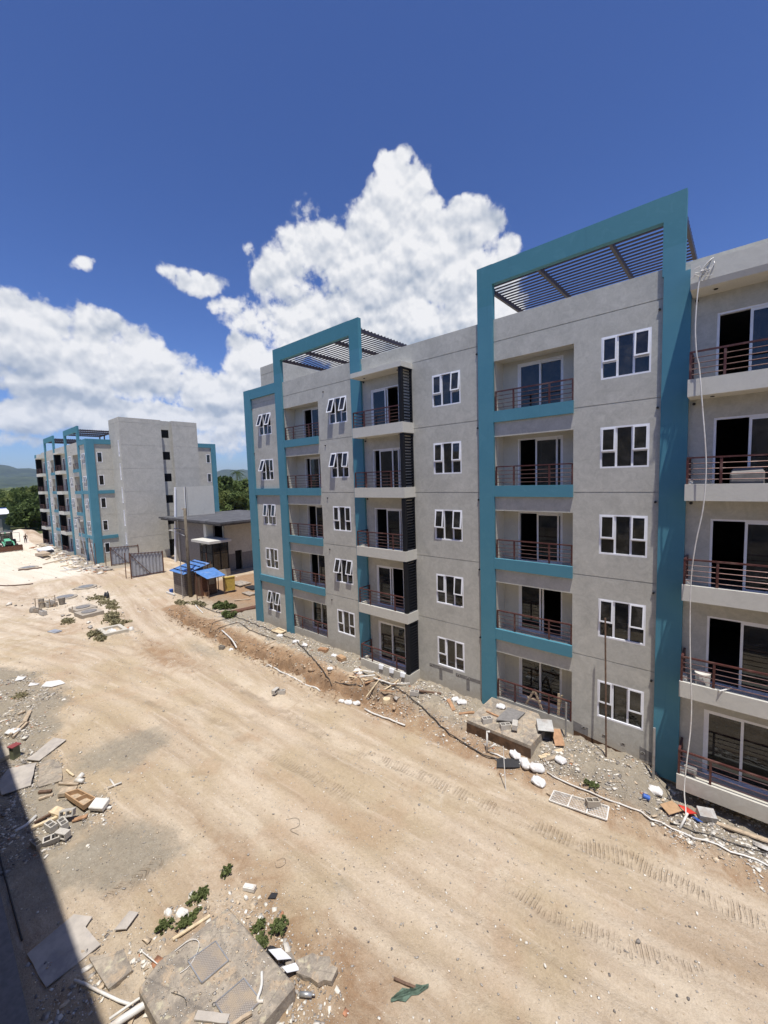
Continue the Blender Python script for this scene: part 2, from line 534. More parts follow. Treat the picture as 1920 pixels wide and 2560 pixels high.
def dirty_concrete():
    mt, N, bs, pos, out = material('dirty_concrete')
    a = N.noise(pos, 2.2, 8, .7, .8); b = N.noise(pos, 14, 6, .7); c3 = N.noise(pos, 60, 3, .6)
    c = N.mix(N.ramp(a, .35, .65), (.22, .19, .155), (.42, .36, .28))
    c = N.mix(N.math('MULTIPLY', N.ramp(N.noise(pos, 3.1, 6, .7, .6), .50, .62), .8), c, (.46, .35, .235))
    c = N.mix(N.math('MULTIPLY', N.ramp(N.noise(pos, 5.3, 5, .6, .4), .58, .68), .8), c, (.52, .47, .33))
    c = N.mix(N.math('MULTIPLY', N.ramp(b, .4, .7), .4), c, (.16, .14, .12))
    cr = N.vor(pos, .7, feat='DISTANCE_TO_EDGE')
    c = N.mix(N.math('MULTIPLY', N.math('LESS_THAN', cr, .006), .3), c, (.09, .08, .07))
    v = N.vor(pos, 34)
    c = N.mix(N.math('MULTIPLY', N.math('LESS_THAN', v, .15), .6), c, (.62, .55, .44))
    N.l.new(c, bs.inputs['Base Color']); bs.inputs['Roughness'].default_value = .95
    bp = N.n.new('ShaderNodeBump'); bp.inputs['Strength'].default_value = 1; bp.inputs['Distance'].default_value = .02
    N.l.new(N.math('ADD', N.math('ADD', a, N.math('MULTIPLY', b, .6)), N.math('MULTIPLY', c3, .4)), bp.inputs['Height']); N.l.new(bp.outputs[0], bs.inputs['Normal'])
    return mt
M['concrete_dirty'] = dirty_concrete()
M['damp_shade'] = simple('damp_and_shade_brown', (.10, .055, .028), .9, var=.4, scale=4, bump=.4)  # damp faces of wall and tank; also painted shade behind the foreground plinth
M['grayrender'] = simple('patch_and_shade_render', (.20, .19, .18), .9, var=.15, scale=7)  # mortar patches and grey slabs; also painted shade on the hall's recessed wall
M['rust'] = simple('rusty_steel', (.13, .06, .035), .8, .2, var=.4, scale=9)
M['steel'] = simple('galvanised_steel', (.42, .42, .41), .45, .6, var=.15, scale=4, dirt=(.25, .17, .12), dirt_amt=.4)
M['wood'] = simple('weathered_timber', (.42, .33, .23), .85, var=.25, scale=8, bump=.3, dirt=(.30, .26, .21), dirt_amt=.6)
M['wood_pale'] = simple('pale_timber', (.60, .48, .31), .85, var=.2, scale=8, bump=.2)
M['wood_dark'] = simple('dark_timber', (.14, .085, .055), .85, var=.3, scale=8, bump=.3)
M['ply'] = simple('grey_plywood', (.42, .38, .33), .85, var=.12, scale=3, bump=.2, dirt=(.28, .26, .25), dirt_amt=.6)
M['pvc'] = simple('white_pvc', (.66, .64, .59), .45, var=.08, dirt=(.45, .37, .28), dirt_amt=.6)
M['bag'] = simple('white_woven_bag', (.64, .63, .61), .75, var=.08, scale=14, bump=.6, bscale=60, dirt=(.48, .42, .36), dirt_amt=.5)
M['card'] = simple('brown_cardboard', (.42, .27, .15), .9, var=.12)
M['orange'] = simple('orange_board', (.38, .22, .12), .85, var=.2)
M['red'] = simple('red_plastic', (.55, .045, .03), .5, var=.15)
M['bluep'] = simple('blue_plastic', (.04, .12, .42), .45, var=.15)
M['blackp'] = simple('black_rubber', (.02, .02, .022), .6, var=.2)
M['cable'] = simple('black_cable', (.045, .04, .036), .7, var=.3)
M['yellow'] = simple('yellow_panel', (.46, .34, .075), .6, var=.15, dirt=(.35, .25, .1), dirt_amt=.5)
M['roofblue'] = simple('blue_sheet_metal', (.09, .215, .48), .55, .1, var=.2, scale=3, dirt=(.30, .33, .40), dirt_amt=.6, dirt_scale=1.5)
M['zinc'] = simple('zinc_sheet', (.33, .35, .385), .6, .1, var=.12, scale=2.5, dirt=(.30, .30, .31), dirt_amt=.6, dirt_scale=1.2)
M['block'] = simple('cinder_block', (.46, .43, .38), .95, var=.12, scale=20, bump=.5)
M['blockdark'] = simple('weathered_blockwork', (.25, .225, .19), .95, var=.2, scale=6, bump=.4)
M['stone'] = simple('loose_stone', (.50, .44, .36), .95, var=.35, scale=2.2, bump=.3)
M['white_stone'] = simple('white_stone', (.62, .60, .55), .95, var=.2, scale=3)
M['roofdark'] = simple('roofing_felt', (.075, .075, .078), .8, var=.25, scale=1.5, dirt=(.16, .16, .165), dirt_amt=.6, dirt_scale=.8)
M['solar'] = simple('solar_panel', (.02, .03, .06), .2, var=.2)
M['pole'] = simple('utility_pole_timber', (.15, .125, .09), .9, var=.2, scale=5)
M['green_metal'] = simple('green_machine_paint', (.12, .42, .25), .5, var=.1)
M['tyre'] = simple('tyre_rubber', (.03, .028, .026), .9, var=.3)
M['brownsoil'] = simple('spoil_earth', (.34, .22, .13), .95, var=.3, scale=2, bump=.6, bscale=12)
M['whitepaint'] = simple('white_paint', (.78, .79, .80), .6, var=.04)

# ================================================================== ground height
# ---- ground height (no fine noise) : shared by the ground mesh and everything that rests on it
def ss(t):
    t = np.clip(t, 0.0, 1.0)
    return t * t * (3 - 2 * t)


TRENCH = [(-36.2,-1.9),(-34.2,-2.45),(-32.8,-2.72),(-27.6,-2.95),(-23.2,-3.02),(-19.3,-2.80),(-15.4,-2.85),(-13.3,-2.42),(-11.4,-2.0)]


def seg_dist(x, y, pts):
    best = None; bt = None; acc = 0.0
    for (ax, ay), (bx, by) in zip(pts[:-1], pts[1:]):
        L = math.hypot(bx-ax, by-ay)
        t = np.clip(((x-ax)*(bx-ax)+(y-ay)*(by-ay))/(L*L), 0, 1)
        d = np.hypot(x-(ax+t*(bx-ax)), y-(ay+t*(by-ay)))
        s = acc + t*L
        if best is None: best, bt = d, s
        else:
            k = d < best
            bt = np.where(k, s, bt); best = np.where(k, d, best)
        acc += L
    return best, bt, acc


def gz(x, y):
    x = np.asarray(x, float); y = np.asarray(y, float)
    z = -0.7 + 0.4*ss((-45 - x)/16)
    z = z + 0.25*ss((-75 - x)/25)
    # earth banked up against the near building
    m = ss((x + 33)/5)*ss((y + 3.1)/1.7)
    amt = 0.50 - 0.45*ss((x + 2.6)/1.2)
    z = z + m*amt*ss((1.5 - x)/6 + .6)
    # rubble heap in front of the right hand balconies
    z = z + 0.30*np.exp(-((x+2.0)/2.2)**2 - ((y+2.0)/.75)**2)
    z = z + 0.16*np.exp(-((x-1.0)/2.5)**2 - ((y+2.5)/.6)**2)
    # spoil mound by the trench
    d, s, L = seg_dist(x, y, TRENCH)
    env = ss((s + .1)/1.0)*ss((L - s)/3.0 + .25)
    d = d + .13*np.sin(s*2.1) + .07*np.sin(s*5.3+1) + .05*np.sin(s*11.7)
    dn, s2, _ = seg_dist(x, y, [(a, b + .75) for a, b in TRENCH])
    z = z + .14*np.exp(-(dn/.5)**2)*env
    z = z - (.42+.10*np.sin(s*3.1))*np.exp(-(np.abs(d)/.20)**3)*env
    # yard bump and dirt heaps far off
    z = z + .18*np.exp(-((x+40)/6)**2 - ((y+7.0)/1.6)**2)
    for (hx, hy, hr, hh) in ((-107,-2.2,4.5,1.9),(-103,-0.8,2.5,1.2),(-114,-5.5,5,1.6),(-90.5,-1.6,1.8,.45),(-70,-2.6,3.5,.35),(-76,-3.0,3,.3)):
        z = z + hh*np.exp(-((x-hx)/hr)**2 - ((y-hy)/(hr*.55))**2)
    return z

# ================================================================== ground
def _hash(ix, iy, seed):
    h = (ix.astype(np.int64)*374761393 + iy.astype(np.int64)*668265263 + seed*1442695041) & 0xffffffff
    h = ((h ^ (h >> 13))*1274126177) & 0xffffffff
    return ((h ^ (h >> 16)) & 0xffff)/65535.0


def vnoise(x, y, seed=0):
    ix = np.floor(x); iy = np.floor(y); fx = x-ix; fy = y-iy
    fx = fx*fx*(3-2*fx); fy = fy*fy*(3-2*fy)
    a = _hash(ix, iy, seed); b = _hash(ix+1, iy, seed); c = _hash(ix, iy+1, seed); d = _hash(ix+1, iy+1, seed)
    return (a*(1-fx)+b*fx)*(1-fy)+(c*(1-fx)+d*fx)*fy


def fbm(x, y, seed=0, octv=4, rough=.5):
    s = 0; a = 1; t = 0
    for i in range(octv):
        s = s + a*vnoise(x*2**i + 17.3*i, y*2**i - 9.1*i, seed+i*31); t += a; a *= rough
    return s/t


def inpoly(x, y, poly, soft=.4):
    """soft inside test: signed distance to the outline"""
    ins = np.zeros(x.shape, bool); dist = np.full(x.shape, 1e9)
    n = len(poly)
    for i in range(n):
        ax, ay = poly[i]; bx, by = poly[(i+1) % n]
        c = ((ay > y) != (by > y)) & (x < (bx-ax)*(y-ay)/((by-ay) or 1e-9)+ax)
        ins ^= c
        L = math.hypot(bx-ax, by-ay)
        t = np.clip(((x-ax)*(bx-ax)+(y-ay)*(by-ay))/(L*L), 0, 1)
        dist = np.minimum(dist, np.hypot(x-(ax+t*(bx-ax)), y-(ay+t*(by-ay))))
    s = np.where(ins, dist, -dist)
    return ss((s+soft)/(2*soft))


GREYP = [(-20.0,-12.8),(-19.6,-11.2),(-19.1,-9.5),(-17.8,-9.0),(-16.4,-9.5),(-16.5,-10.6),(-16.7,-11.7),(-17.9,-13.0)]
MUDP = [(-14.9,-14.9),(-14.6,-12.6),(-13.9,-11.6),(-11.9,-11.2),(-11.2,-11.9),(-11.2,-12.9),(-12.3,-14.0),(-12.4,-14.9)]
LEFTP = [(-34,-13.6),(-30.5,-12.0),(-25,-11.3),(-22.6,-12.3),(-20.5,-13),(-15.2,-12.3),(-14.4,-13.2),(-14,-15.6),(-34,-15.6)]
NEARP = [(-11.8,-14.9),(-11.3,-13.4),(-10.4,-12.6),(-9.4,-11.3),(-8.6,-10.5),(-6.2,-10.6),(-5.6,-11.3),(-5,-14.9)]
TRACKS = [([(-20.5,-5.7),(-15.7,-5.42),(-12.1,-5.5),(-10.6,-5.3),(-9.0,-4.9),(-5.6,-4.5),(-3.3,-4.25),(-2.0,-3.85),(-0.5,-3.85),(1.6,-3.6)], .27, .11, 1.0),
          ([(-4.6,-6.5),(-3.26,-6.58),(-1.75,-6.3),(0.3,-5.6),(1.2,-5.5)], .24, .11, .8),
          ([(-23,-9.7),(-19.4,-8.15),(-17.0,-7.7),(-14,-7.6),(-9,-7.0)], .24, .12, .7),
          ([(-17.3,-6.6),(-13,-6.3),(-9.5,-5.9)], .25, .11, .55),
          ([(-12.0,-13.9),(-11.86,-13.05),(-11.96,-12.28),(-12.05,-11.6)], .26, .20, 1.0),
          ([(-14.1,-13.2),(-14.08,-12.1)], .24, .20, .8)]


ROAD = [(14,-5.9),(2,-6.2),(-12,-7.0),(-22,-8.0),(-30,-9.7),(-37,-11.8),(-46,-14.5),(-60,-19)]
ROAD2 = [(-14,-6.6),(-24,-6.2),(-34,-5.2),(-46,-3.4),(-56,-2.6),(-70,-5),(-95,-7)]


def rub_mask(x, y):
    """how much rubble and grit lies here"""
    w = (fbm(x*.9, y*.9, 5)-.5)
    a = ss((y + 2.0 + w*1.3)/.8)*ss((x+31)/2)*ss((3-x)/1.5)
    a = np.maximum(a, ss((y + 3.1 + w*1.3)/.8)*ss((x+6.5)/1.5))
    a = np.maximum(a, .6*ss((y+3.3+w*2)/.8)*ss((x+16)/3))
    a = np.maximum(a, inpoly(x, y, LEFTP, .7)*ss(w*2.2+.75))
    a = np.maximum(a, .75*inpoly(x, y, NEARP, .6))
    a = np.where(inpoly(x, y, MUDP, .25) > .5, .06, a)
    a = np.maximum(a, .5*ss((-24-x)/3)*ss((y+1.5)/1.5)*ss((x+42)/2))
    a = np.maximum(a, .7*ss((y+3.6)/1.5)*ss((-56-x)/3)*ss((x+92)/3))
    a = np.maximum(a, .22*inpoly(x, y, [(-50,-11),(-43,-10.5),(-32.5,-8),(-32.5,-5.8),(-37,-3.5),(-50,-4)], 1.0))
    return a


def warp(x, y, a=.8):
    return x + (fbm(x*.8, y*.8, 61, 4)-.5)*2*a, y + (fbm(x*.8, y*.8, 62, 4)-.5)*2*a


def gfine(x, y):
    r = rub_mask(x, y)
    z = gz(x, y)
    d, s, L = seg_dist(x, y, TRENCH)
    env = ss((s + .1)/1.0)*ss((L - s)/3.0 + .25)
    dirt = np.exp(-(d/.8)**2)*env
    z = z + (fbm(x*3.4, y*3.4, 11, 4, .62)-.5)*(.05 + .22*r + .55*dirt) + .10*dirt*np.abs(fbm(x*1.7, y*1.7, 51, 3)-.5)*2
    z = z + (fbm(x*.55, y*.9, 3, 3)-.5)*.10
    # ruts pressed into the track
    for pts, hw, sp, amt in TRACKS:
        dd, _s, _L = seg_dist(x, y, pts)
        fade = ss(_s/1.5)*ss((_L-_s)/1.5)
        z = z - .030*amt*ss((hw+.12-dd)/.2)*fade + .018*amt*np.exp(-((dd-hw-.15)/.12)**2)*fade
    for rd in (ROAD, ROAD2):
        dr_, sr_, Lr_ = seg_dist(x, y, rd)
        wv = .25*np.sin(sr_*.35)
        for off_, k in ((.95, 1), (1.5, .6), (2.4, .8), (.2, .4)):
            z = z - .045*k*np.exp(-((dr_-off_-wv*k)/.22)**2)*ss(sr_/4)*(.5+vnoise(sr_*.3, dr_*0+off_*9, 5))
            z = z + .03*k*np.exp(-((dr_-off_-.42-wv*k)/.16)**2)*ss(sr_/4)
    return z


def axis(parts):
    out = []
    for a, b, st in parts:
        n = max(1, int(round((b-a)/st)))
        out.extend(list(a + (b-a)*np.arange(n)/n))
    out.append(parts[-1][1])
    return np.array(out)


gx = axis([(-9000,-2000,1400),(-2000,-400,160),(-400,-150,25),(-150,-62,.7),(-62,-38,.3),(-38,-26,.15),(-26,2.5,.07),(2.5,12,.5),(12,60,6),(60,400,40),(400,3000,500),(3000,9000,1500)])
gy = axis([(-9000,-1500,1200),(-1500,-200,150),(-200,-40,15),(-40,-16,1.5),(-16,.5,.07),(.5,8,.4),(8,20,1),(20,60,4),(60,300,30),(300,2000,170),(2000,9000,1000)])
GX, GY = np.meshgrid(gx, gy)
GZ = gfine(GX, GY)
far = ss((np.hypot(GX+20, GY)-90)/60)
GZ = GZ*(1-far) + far*(-0.4)
nx, ny = len(gx), len(gy)
gm = bpy.data.meshes.new('ground')
co = np.stack([GX, GY, GZ], -1).reshape(-1, 3)
ii = (np.arange(ny-1)[:, None]*nx + np.arange(nx-1)[None, :]).ravel()
fc = np.stack([ii, ii+1, ii+nx+1, ii+nx], -1)
gm.vertices.add(len(co)); gm.vertices.foreach_set('co', co.ravel())
gm.loops.add(fc.size); gm.loops.foreach_set('vertex_index', fc.ravel().astype(np.int32))
gm.polygons.add(len(fc))
gm.polygons.foreach_set('loop_start', (np.arange(len(fc))*4).astype(np.int32))
gm.polygons.foreach_set('loop_total', np.full(len(fc), 4, np.int32))
gm.polygons.foreach_set('use_smooth', np.ones(len(fc), bool))
gm.update(calc_edges=True)
X = co[:, 0]; Y = co[:, 1]
WX, WY = warp(X, Y)
# soil kinds: r grey grit, g brown earth, b lime dust, a scrub
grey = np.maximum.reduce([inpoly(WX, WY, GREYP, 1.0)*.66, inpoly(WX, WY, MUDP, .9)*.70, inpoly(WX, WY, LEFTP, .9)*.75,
                          rub_mask(X, Y)*ss((Y+3.2)/1.5)*ss((5-Y)/3)*ss((6-X)/3)*.95, .5*inpoly(X, Y, [(-29,-3.9),(-24,-3.6),(-22,-4.6),(-26,-5.5)], .7),
                          .4*inpoly(X, Y, NEARP, 1.0), .5*np.exp(-((X+7.5)/.8)**2-((Y+9.3)/.4)**2)])
dT, sT, LT = seg_dist(X, Y, TRENCH)
brown = np.maximum.reduce([np.exp(-((dT-.1)/1.0)**2)*ss((Y+3.3)/.6), .55*ss((Y+3.6)/.6)*ss((-1.2-Y)/.8)*ss((X+18)/3),
                           .62*np.exp(-((X+27)/6)**2-((Y+6.3)/1.7)**2), .55*inpoly(X, Y, [(-16,-10.8),(-9.5,-10),(-5,-9.3),(-3,-12),(-6,-13),(-11,-11.3)], 1.2),
                           .9*ss((-22-X)/3)*ss((Y-.1)/1.5)*ss((X+44)/3), .55*np.exp(-((X+104)/9)**2-((Y+3)/3.5)**2)])
lime = np.maximum.reduce([.95*ss((-54-X)/7)*ss((-1.4-Y)/1.2)*ss((X+135)/10), .5*ss((-36-X)/4)*inpoly(X, Y, [(-52,-9),(-44,-11),(-33,-9),(-32,-5),(-45,-3),(-52,-3)], 1.5),
                          .55*inpoly(X, Y, [(-14.6,-14.2),(-14.2,-13.0),(-13.5,-12.9),(-13.2,-13.9)], .3), .30*ss((.6-abs(Y+5.6+.5*np.sin(X*.1)))/.5),
                          .55*np.exp(-((X+31)/3.0)**2-((Y-.1)/.9)**2), .35*ss((-27-X)/6)*ss((-4-Y)/2)])
scrub = np.maximum(far.ravel(), ss((-112-X)/8))
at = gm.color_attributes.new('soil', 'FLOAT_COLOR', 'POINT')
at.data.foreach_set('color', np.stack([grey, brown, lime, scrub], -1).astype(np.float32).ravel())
tm = np.zeros(len(X)); tu = np.zeros(len(X))
for pts, hw, sp, amt in TRACKS:
    dd, s, L = seg_dist(X, Y, pts)
    w = ss((hw-dd)/.07)*amt*ss(s/.8)*ss((L-s)/.8)*ss((fbm(X*1.1, Y*1.1, 77)-.32)*6)
    k = w > tm
    tu = np.where(dd < hw+.15, (s + (dd*.9 if sp > .15 else 0))/sp, tu); tm = np.maximum(tm, w)
a1 = gm.attributes.new('tread', 'FLOAT', 'POINT'); a1.data.foreach_set('value', tm.astype(np.float32))
r1d, r1s, r1L = seg_dist(X, Y, ROAD); r2d, r2s, r2L = seg_dist(X, Y, ROAD2)
use2 = (r2d+ .8 < r1d)
rv = np.where(use2, r2d+20, r1d)
# signed side so both flanks differ
sgn = np.where(Y > np.interp(X, [p[0] for p in ROAD[::-1]], [p[1] for p in ROAD[::-1]]), 1.0, -1.0)
rv = rv*np.where(use2, 1, sgn); rs_ = np.where(use2, r2s+100, r1s)
WHEEL = [([(-46,-14),(-39.6,-12.4),(-35.1,-9.8),(-30.2,-7.9),(-24.4,-6.9),(-16.3,-6.4),(-8,-6.1),(-2,-5.7),(8,-5.2)], .36),
         ([(-46,-16),(-35.1,-12.9),(-29.4,-10.0),(-21.5,-8.5),(-12.8,-7.5),(-7.4,-7.1),(-3.8,-6.85),(1,-6.4),(8,-6)], .42),
         ([(-60,-9),(-43.5,-9.4),(-32.5,-6.4),(-20.5,-5.6),(-12.6,-5.3),(-7.2,-4.7),(-2.5,-4.5),(3,-4.2)], .30),
         ([(-40,-16),(-30,-11.6),(-22,-9.8),(-13,-9.0),(-6,-8.6),(4,-8.2)], .34),
         ([(-70,-6),(-56,-4.5),(-46,-3.9),(-36,-5.0),(-26,-5.9)], .4)]
wh = np.zeros(len(X))
for pts, hw in WHEEL:
    dd, s, L = seg_dist(X, Y, pts)
    dd = dd+(fbm(X*.35, Y*.35, 91)-.5)*.35
    wh = np.maximum(wh, np.exp(-(dd/hw)**2)*ss((fbm(s*.16, s*0+hw*30, 15, 2)-.30)*4))
a4 = gm.attributes.new('wheel', 'FLOAT', 'POINT'); a4.data.foreach_set('value', wh.astype(np.float32))
a3 = gm.attributes.new('road_uv', 'FLOAT_VECTOR', 'POINT'); a3.data.foreach_set('vector', np.stack([rs_*.11, rv, rv*0], -1).astype(np.float32).ravel())
a2 = gm.attributes.new('tread_u', 'FLOAT', 'POINT'); a2.data.foreach_set('value', tu.astype(np.float32))


def ground_material():
    mt, N, bs, pos, out = material('earth')
    at = N.n.new('ShaderNodeAttribute'); at.attribute_name = 'soil'
    s = N.n.new('ShaderNodeSeparateColor'); N.l.new(at.outputs['Color'], s.inputs[0])
    # dust tone: soft drifts drawn out along the road
    ra = N.n.new('ShaderNodeAttribute'); ra.attribute_name = 'road_uv'
    drift = N.noise(ra.outputs['Vector'], .9, 6, .62, .4)
    fine = N.noise(pos, 3.0, 8, .68, .5)
    big = N.noise(pos, .35, 4, .5, .4)
    c = N.mix(N.ramp(drift, .34, .66), (.45, .345, .24), (.63, .53, .40))
    c = N.mix(N.ramp(big, .42, .66), c, (.50, .40, .27))
    st = N.ramp(N.noise(ra.outputs['Vector'], 1.5, 5, .6, .35), .50, .68)
    c = N.mix(N.math('MULTIPLY', st, .42), c, (.36, .265, .17))
    st2 = N.ramp(N.noise(ra.outputs['Vector'], 2.6, 6, .65, .3), .54, .70)
    c = N.mix(N.math('MULTIPLY', st2, .60), c, (.69, .59, .465))
    st3 = N.ramp(N.noise(pos, .30, 5, .6, .8), .54, .66)
    c = N.mix(N.math('MULTIPLY', st3, .45), c, (.44, .30, .19))

    def mask(sock, lo=.38, hi=.62, amp=.75, nz=fine):
        v = N.math('MULTIPLY_ADD', N.math('SUBTRACT', nz, .5), amp, sock)
        return N.ramp(v, lo, hi)
    n2 = N.noise(pos, 1.4, 7, .65, .8)
    wa = N.n.new('ShaderNodeAttribute'); wa.attribute_name = 'wheel'
    c = N.mix(N.math('MULTIPLY', wa.outputs['Fac'], N.math('MULTIPLY_ADD', N.noise(pos, 3, 5, .6), .5, .35)), c, (.68, .575, .445))
    br = mask(s.outputs[1], .30, .75, .9, n2)
    c = N.mix(N.math('MULTIPLY', br, .85), c, N.mix(fine, (.225, .125, .062), (.42, .27, .155)))
    li = mask(s.outputs[2], .25, .75, .8, n2)
    c = N.mix(N.math('MULTIPLY', li, .85), c, N.mix(drift, (.66, .57, .43), (.88, .83, .72)))
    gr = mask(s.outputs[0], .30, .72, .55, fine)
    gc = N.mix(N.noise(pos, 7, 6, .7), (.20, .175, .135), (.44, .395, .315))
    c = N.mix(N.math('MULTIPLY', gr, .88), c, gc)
    sc = mask(at.outputs['Alpha'], .35, .65, .6, big)
    c = N.mix(sc, c, N.mix(N.noise(pos, .02, 6, .6), (.045, .065, .022), (.11, .125, .045)))
    # coarse and fine mottling everywhere
    m1 = N.noise(pos, 9, 6, .75, .3)
    c = N.mix(N.math('MULTIPLY', N.ramp(m1, .30, .72), .38), c, N.mix(1.0, c, (.62, .58, .52), 'MULTIPLY'))
    m3 = N.ramp(N.noise(pos, 48, 3, .7), .55, .75)
    c = N.mix(N.math('MULTIPLY', m3, .45), c, (.68, .60, .48))
    # grain and scattered pale grit
    g1 = N.noise(pos, 22, 5, .7)
    c = N.mix(N.math('MULTIPLY', N.ramp(g1, .35, .65), .22), c, N.mix(1.0, c, (.55, .53, .5), 'MULTIPLY'))
    v = N.vor(pos, 22)
    v2 = N.vor(pos, 22, out=1)
    sv = N.n.new('ShaderNodeSeparateColor'); N.l.new(v2, sv.inputs[0])
    spk = N.math('MULTIPLY', N.math('LESS_THAN', v, .16), N.math('GREATER_THAN', N.math('ADD', sv.outputs[0], N.math('MULTIPLY', fine, .5)), .98))
    near = N.math('SUBTRACT', 1.0, sc)
    c = N.mix(N.math('MULTIPLY', N.math('MULTIPLY', spk, .7), near), c, (.66, .58, .46))
    # tread marks
    ta = N.n.new('ShaderNodeAttribute'); ta.attribute_name = 'tread'
    tb = N.n.new('ShaderNodeAttribute'); tb.attribute_name = 'tread_u'
    wob = N.math('ADD', tb.outputs['Fac'], N.math('MULTIPLY', fine, .9))
    saw = N.math('SINE', N.math('MULTIPLY', wob, 6.2832))
    lug = N.ramp(saw, -.1, .6)
    tm_ = N.math('MULTIPLY', ta.outputs['Fac'], N.ramp(N.noise(pos, 2.6, 5, .65), .36, .62))
    c = N.mix(N.math('MULTIPLY', tm_, N.math('MULTIPLY_ADD', lug, .15, .14)), c, (.25, .155, .085))
    N.l.new(c, bs.inputs['Base Color'])
    bs.inputs['Roughness'].default_value = .95
    bs.inputs['Specular IOR Level'].default_value = .15
    h = N.math('ADD', N.math('MULTIPLY', fine, .6), N.math('MULTIPLY', g1, .45))
    h = N.math('ADD', h, N.math('MULTIPLY', N.math('MULTIPLY', lug, tm_), -.55))
    h = N.math('ADD', h, N.math('MULTIPLY', spk, .15))
    bp = N.n.new('ShaderNodeBump'); bp.inputs['Strength'].default_value = 1.0; bp.inputs['Distance'].default_value = .09
    N.l.new(h, bp.inputs['Height'])
    N.l.new(bp.outputs[0], bs.inputs['Normal'])
    return mt


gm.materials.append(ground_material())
ground = bpy.data.objects.new('ground', gm)
COL.objects.link(ground)
structure(ground, 'bare sandy earth and dust of the building site')


def gh(x, y):
    """height of the finished ground at a point"""
    return float(gfine(np.array([x]), np.array([y]))[0])


def make_stuff(name, n, place, size, flat, mats, label, cat, seed, chunk=False):
    """thousands of small stones as one object (nobody could count them)"""
    rs = np.random.RandomState(seed)
    px, py = place(rs, n)
    n = len(px)
    sz = size(rs, n, px, py)
    base = np.array([(1,0,0),(0,1,0),(-1,0,0),(0,-1,0),(0,0,1),(0,0,-1),(.62,.62,.5),(-.62,.62,.5),(-.62,-.62,.5),(.62,-.62,.5)], float)
    fcs = [(0,6,9),(0,1,6),(1,7,6),(1,2,7),(2,8,7),(2,3,8),(3,9,8),(3,0,9),(6,7,4),(7,8,4),(8,9,4),(9,6,4),(1,0,5),(2,1,5),(3,2,5),(0,3,5)]
    if chunk:
        base = np.array([(1,.8,.5),(-1,.9,.5),(-.9,-1,.5),(.9,-.8,.5),(1,.8,-.5),(-1,.9,-.5),(-.9,-1,-.5),(.9,-.8,-.5)], float)
        fcs = [(0,1,2,3),(7,6,5,4),(0,3,7,4),(1,0,4,5),(2,1,5,6),(3,2,6,7)]
    nb = len(base)
    V = np.repeat(base[None], n, 0)*(1+rs.uniform(-.35, .35, (n, nb, 3)))
    sc = np.stack([sz*rs.uniform(.7, 1.3, n), sz*rs.uniform(.5, 1.0, n), sz*flat*rs.uniform(.6, 1.3, n)], -1)
    V *= sc[:, None, :]
    t = rs.uniform(-.45, .45, n) if not chunk else rs.uniform(-.5, .5, n)
    ct, st = np.cos(t)[:, None], np.sin(t)[:, None]
    V[..., 1], V[..., 2] = V[..., 1]*ct - V[..., 2]*st, V[..., 1]*st + V[..., 2]*ct
    a = rs.uniform(0, 6.283, n); ca, sa = np.cos(a)[:, None], np.sin(a)[:, None]
    V[..., 0], V[..., 1] = V[..., 0]*ca - V[..., 1]*sa, V[..., 0]*sa + V[..., 1]*ca
    pz = gfine(px, py) + sz*flat*.35
    V += np.stack([px, py, pz], -1)[:, None, :]
    nv = nb*n
    me = bpy.data.meshes.new(name)
    me.vertices.add(nv); me.vertices.foreach_set('co', V.reshape(-1))
    lens = np.array([len(f) for f in fcs])
    flatf = np.concatenate([np.array(f) for f in fcs])
    li = (flatf[None, :] + (np.arange(n)*nb)[:, None]).ravel()
    me.loops.add(len(li)); me.loops.foreach_set('vertex_index', li.astype(np.int32))
    tot = np.tile(lens, n)
    me.polygons.add(len(tot))
    me.polygons.foreach_set('loop_start', np.concatenate([[0], np.cumsum(tot)[:-1]]).astype(np.int32))
    me.polygons.foreach_set('loop_total', tot.astype(np.int32))
    mid = rs.choice(len(mats), n, p=[m_[1] for m_ in mats])
    for m_ in mats: me.materials.append(m_[0])
    me.polygons.foreach_set('material_index', np.repeat(mid, len(fcs)).astype(np.int32))
    me.update(calc_edges=True)
    o = bpy.data.objects.new(name, me); COL.objects.link(o)
    tag(o, label, cat, None, 'stuff')
    return o


S1 = simple('grit_grey', (.36, .33, .29), .95, var=.3, scale=9)
S2 = simple('grit_tan', (.50, .40, .28), .95, var=.3, scale=9)
S3 = simple('grit_pale', (.66, .62, .54), .95, var=.2, scale=9)
S4 = simple('grit_dark', (.19, .17, .15), .95, var=.3, scale=9)
S5 = simple('grit_brick', (.42, .20, .11), .95, var=.3, scale=9)


def place_rub(power, x0, x1, y0, y1, base=0.0):
    def f(rs, n):
        px = rs.uniform(x0, x1, n); py = rs.uniform(y0, y1, n)
        w = rub_mask(px, py)**power
        w = w*ss((fbm(px*1.3, py*1.3, 41)-.30)*3.5) + base
        d, s, L = seg_dist(px, py, [(-7.95,-1.6),(-5.4,-1.6)])
        k = (rs.uniform(0, 1, n) < w) & (py < -.12) & ~((d < .5) & (px < -5.3) & (px > -8.1))
        return px[k], py[k]
    return f


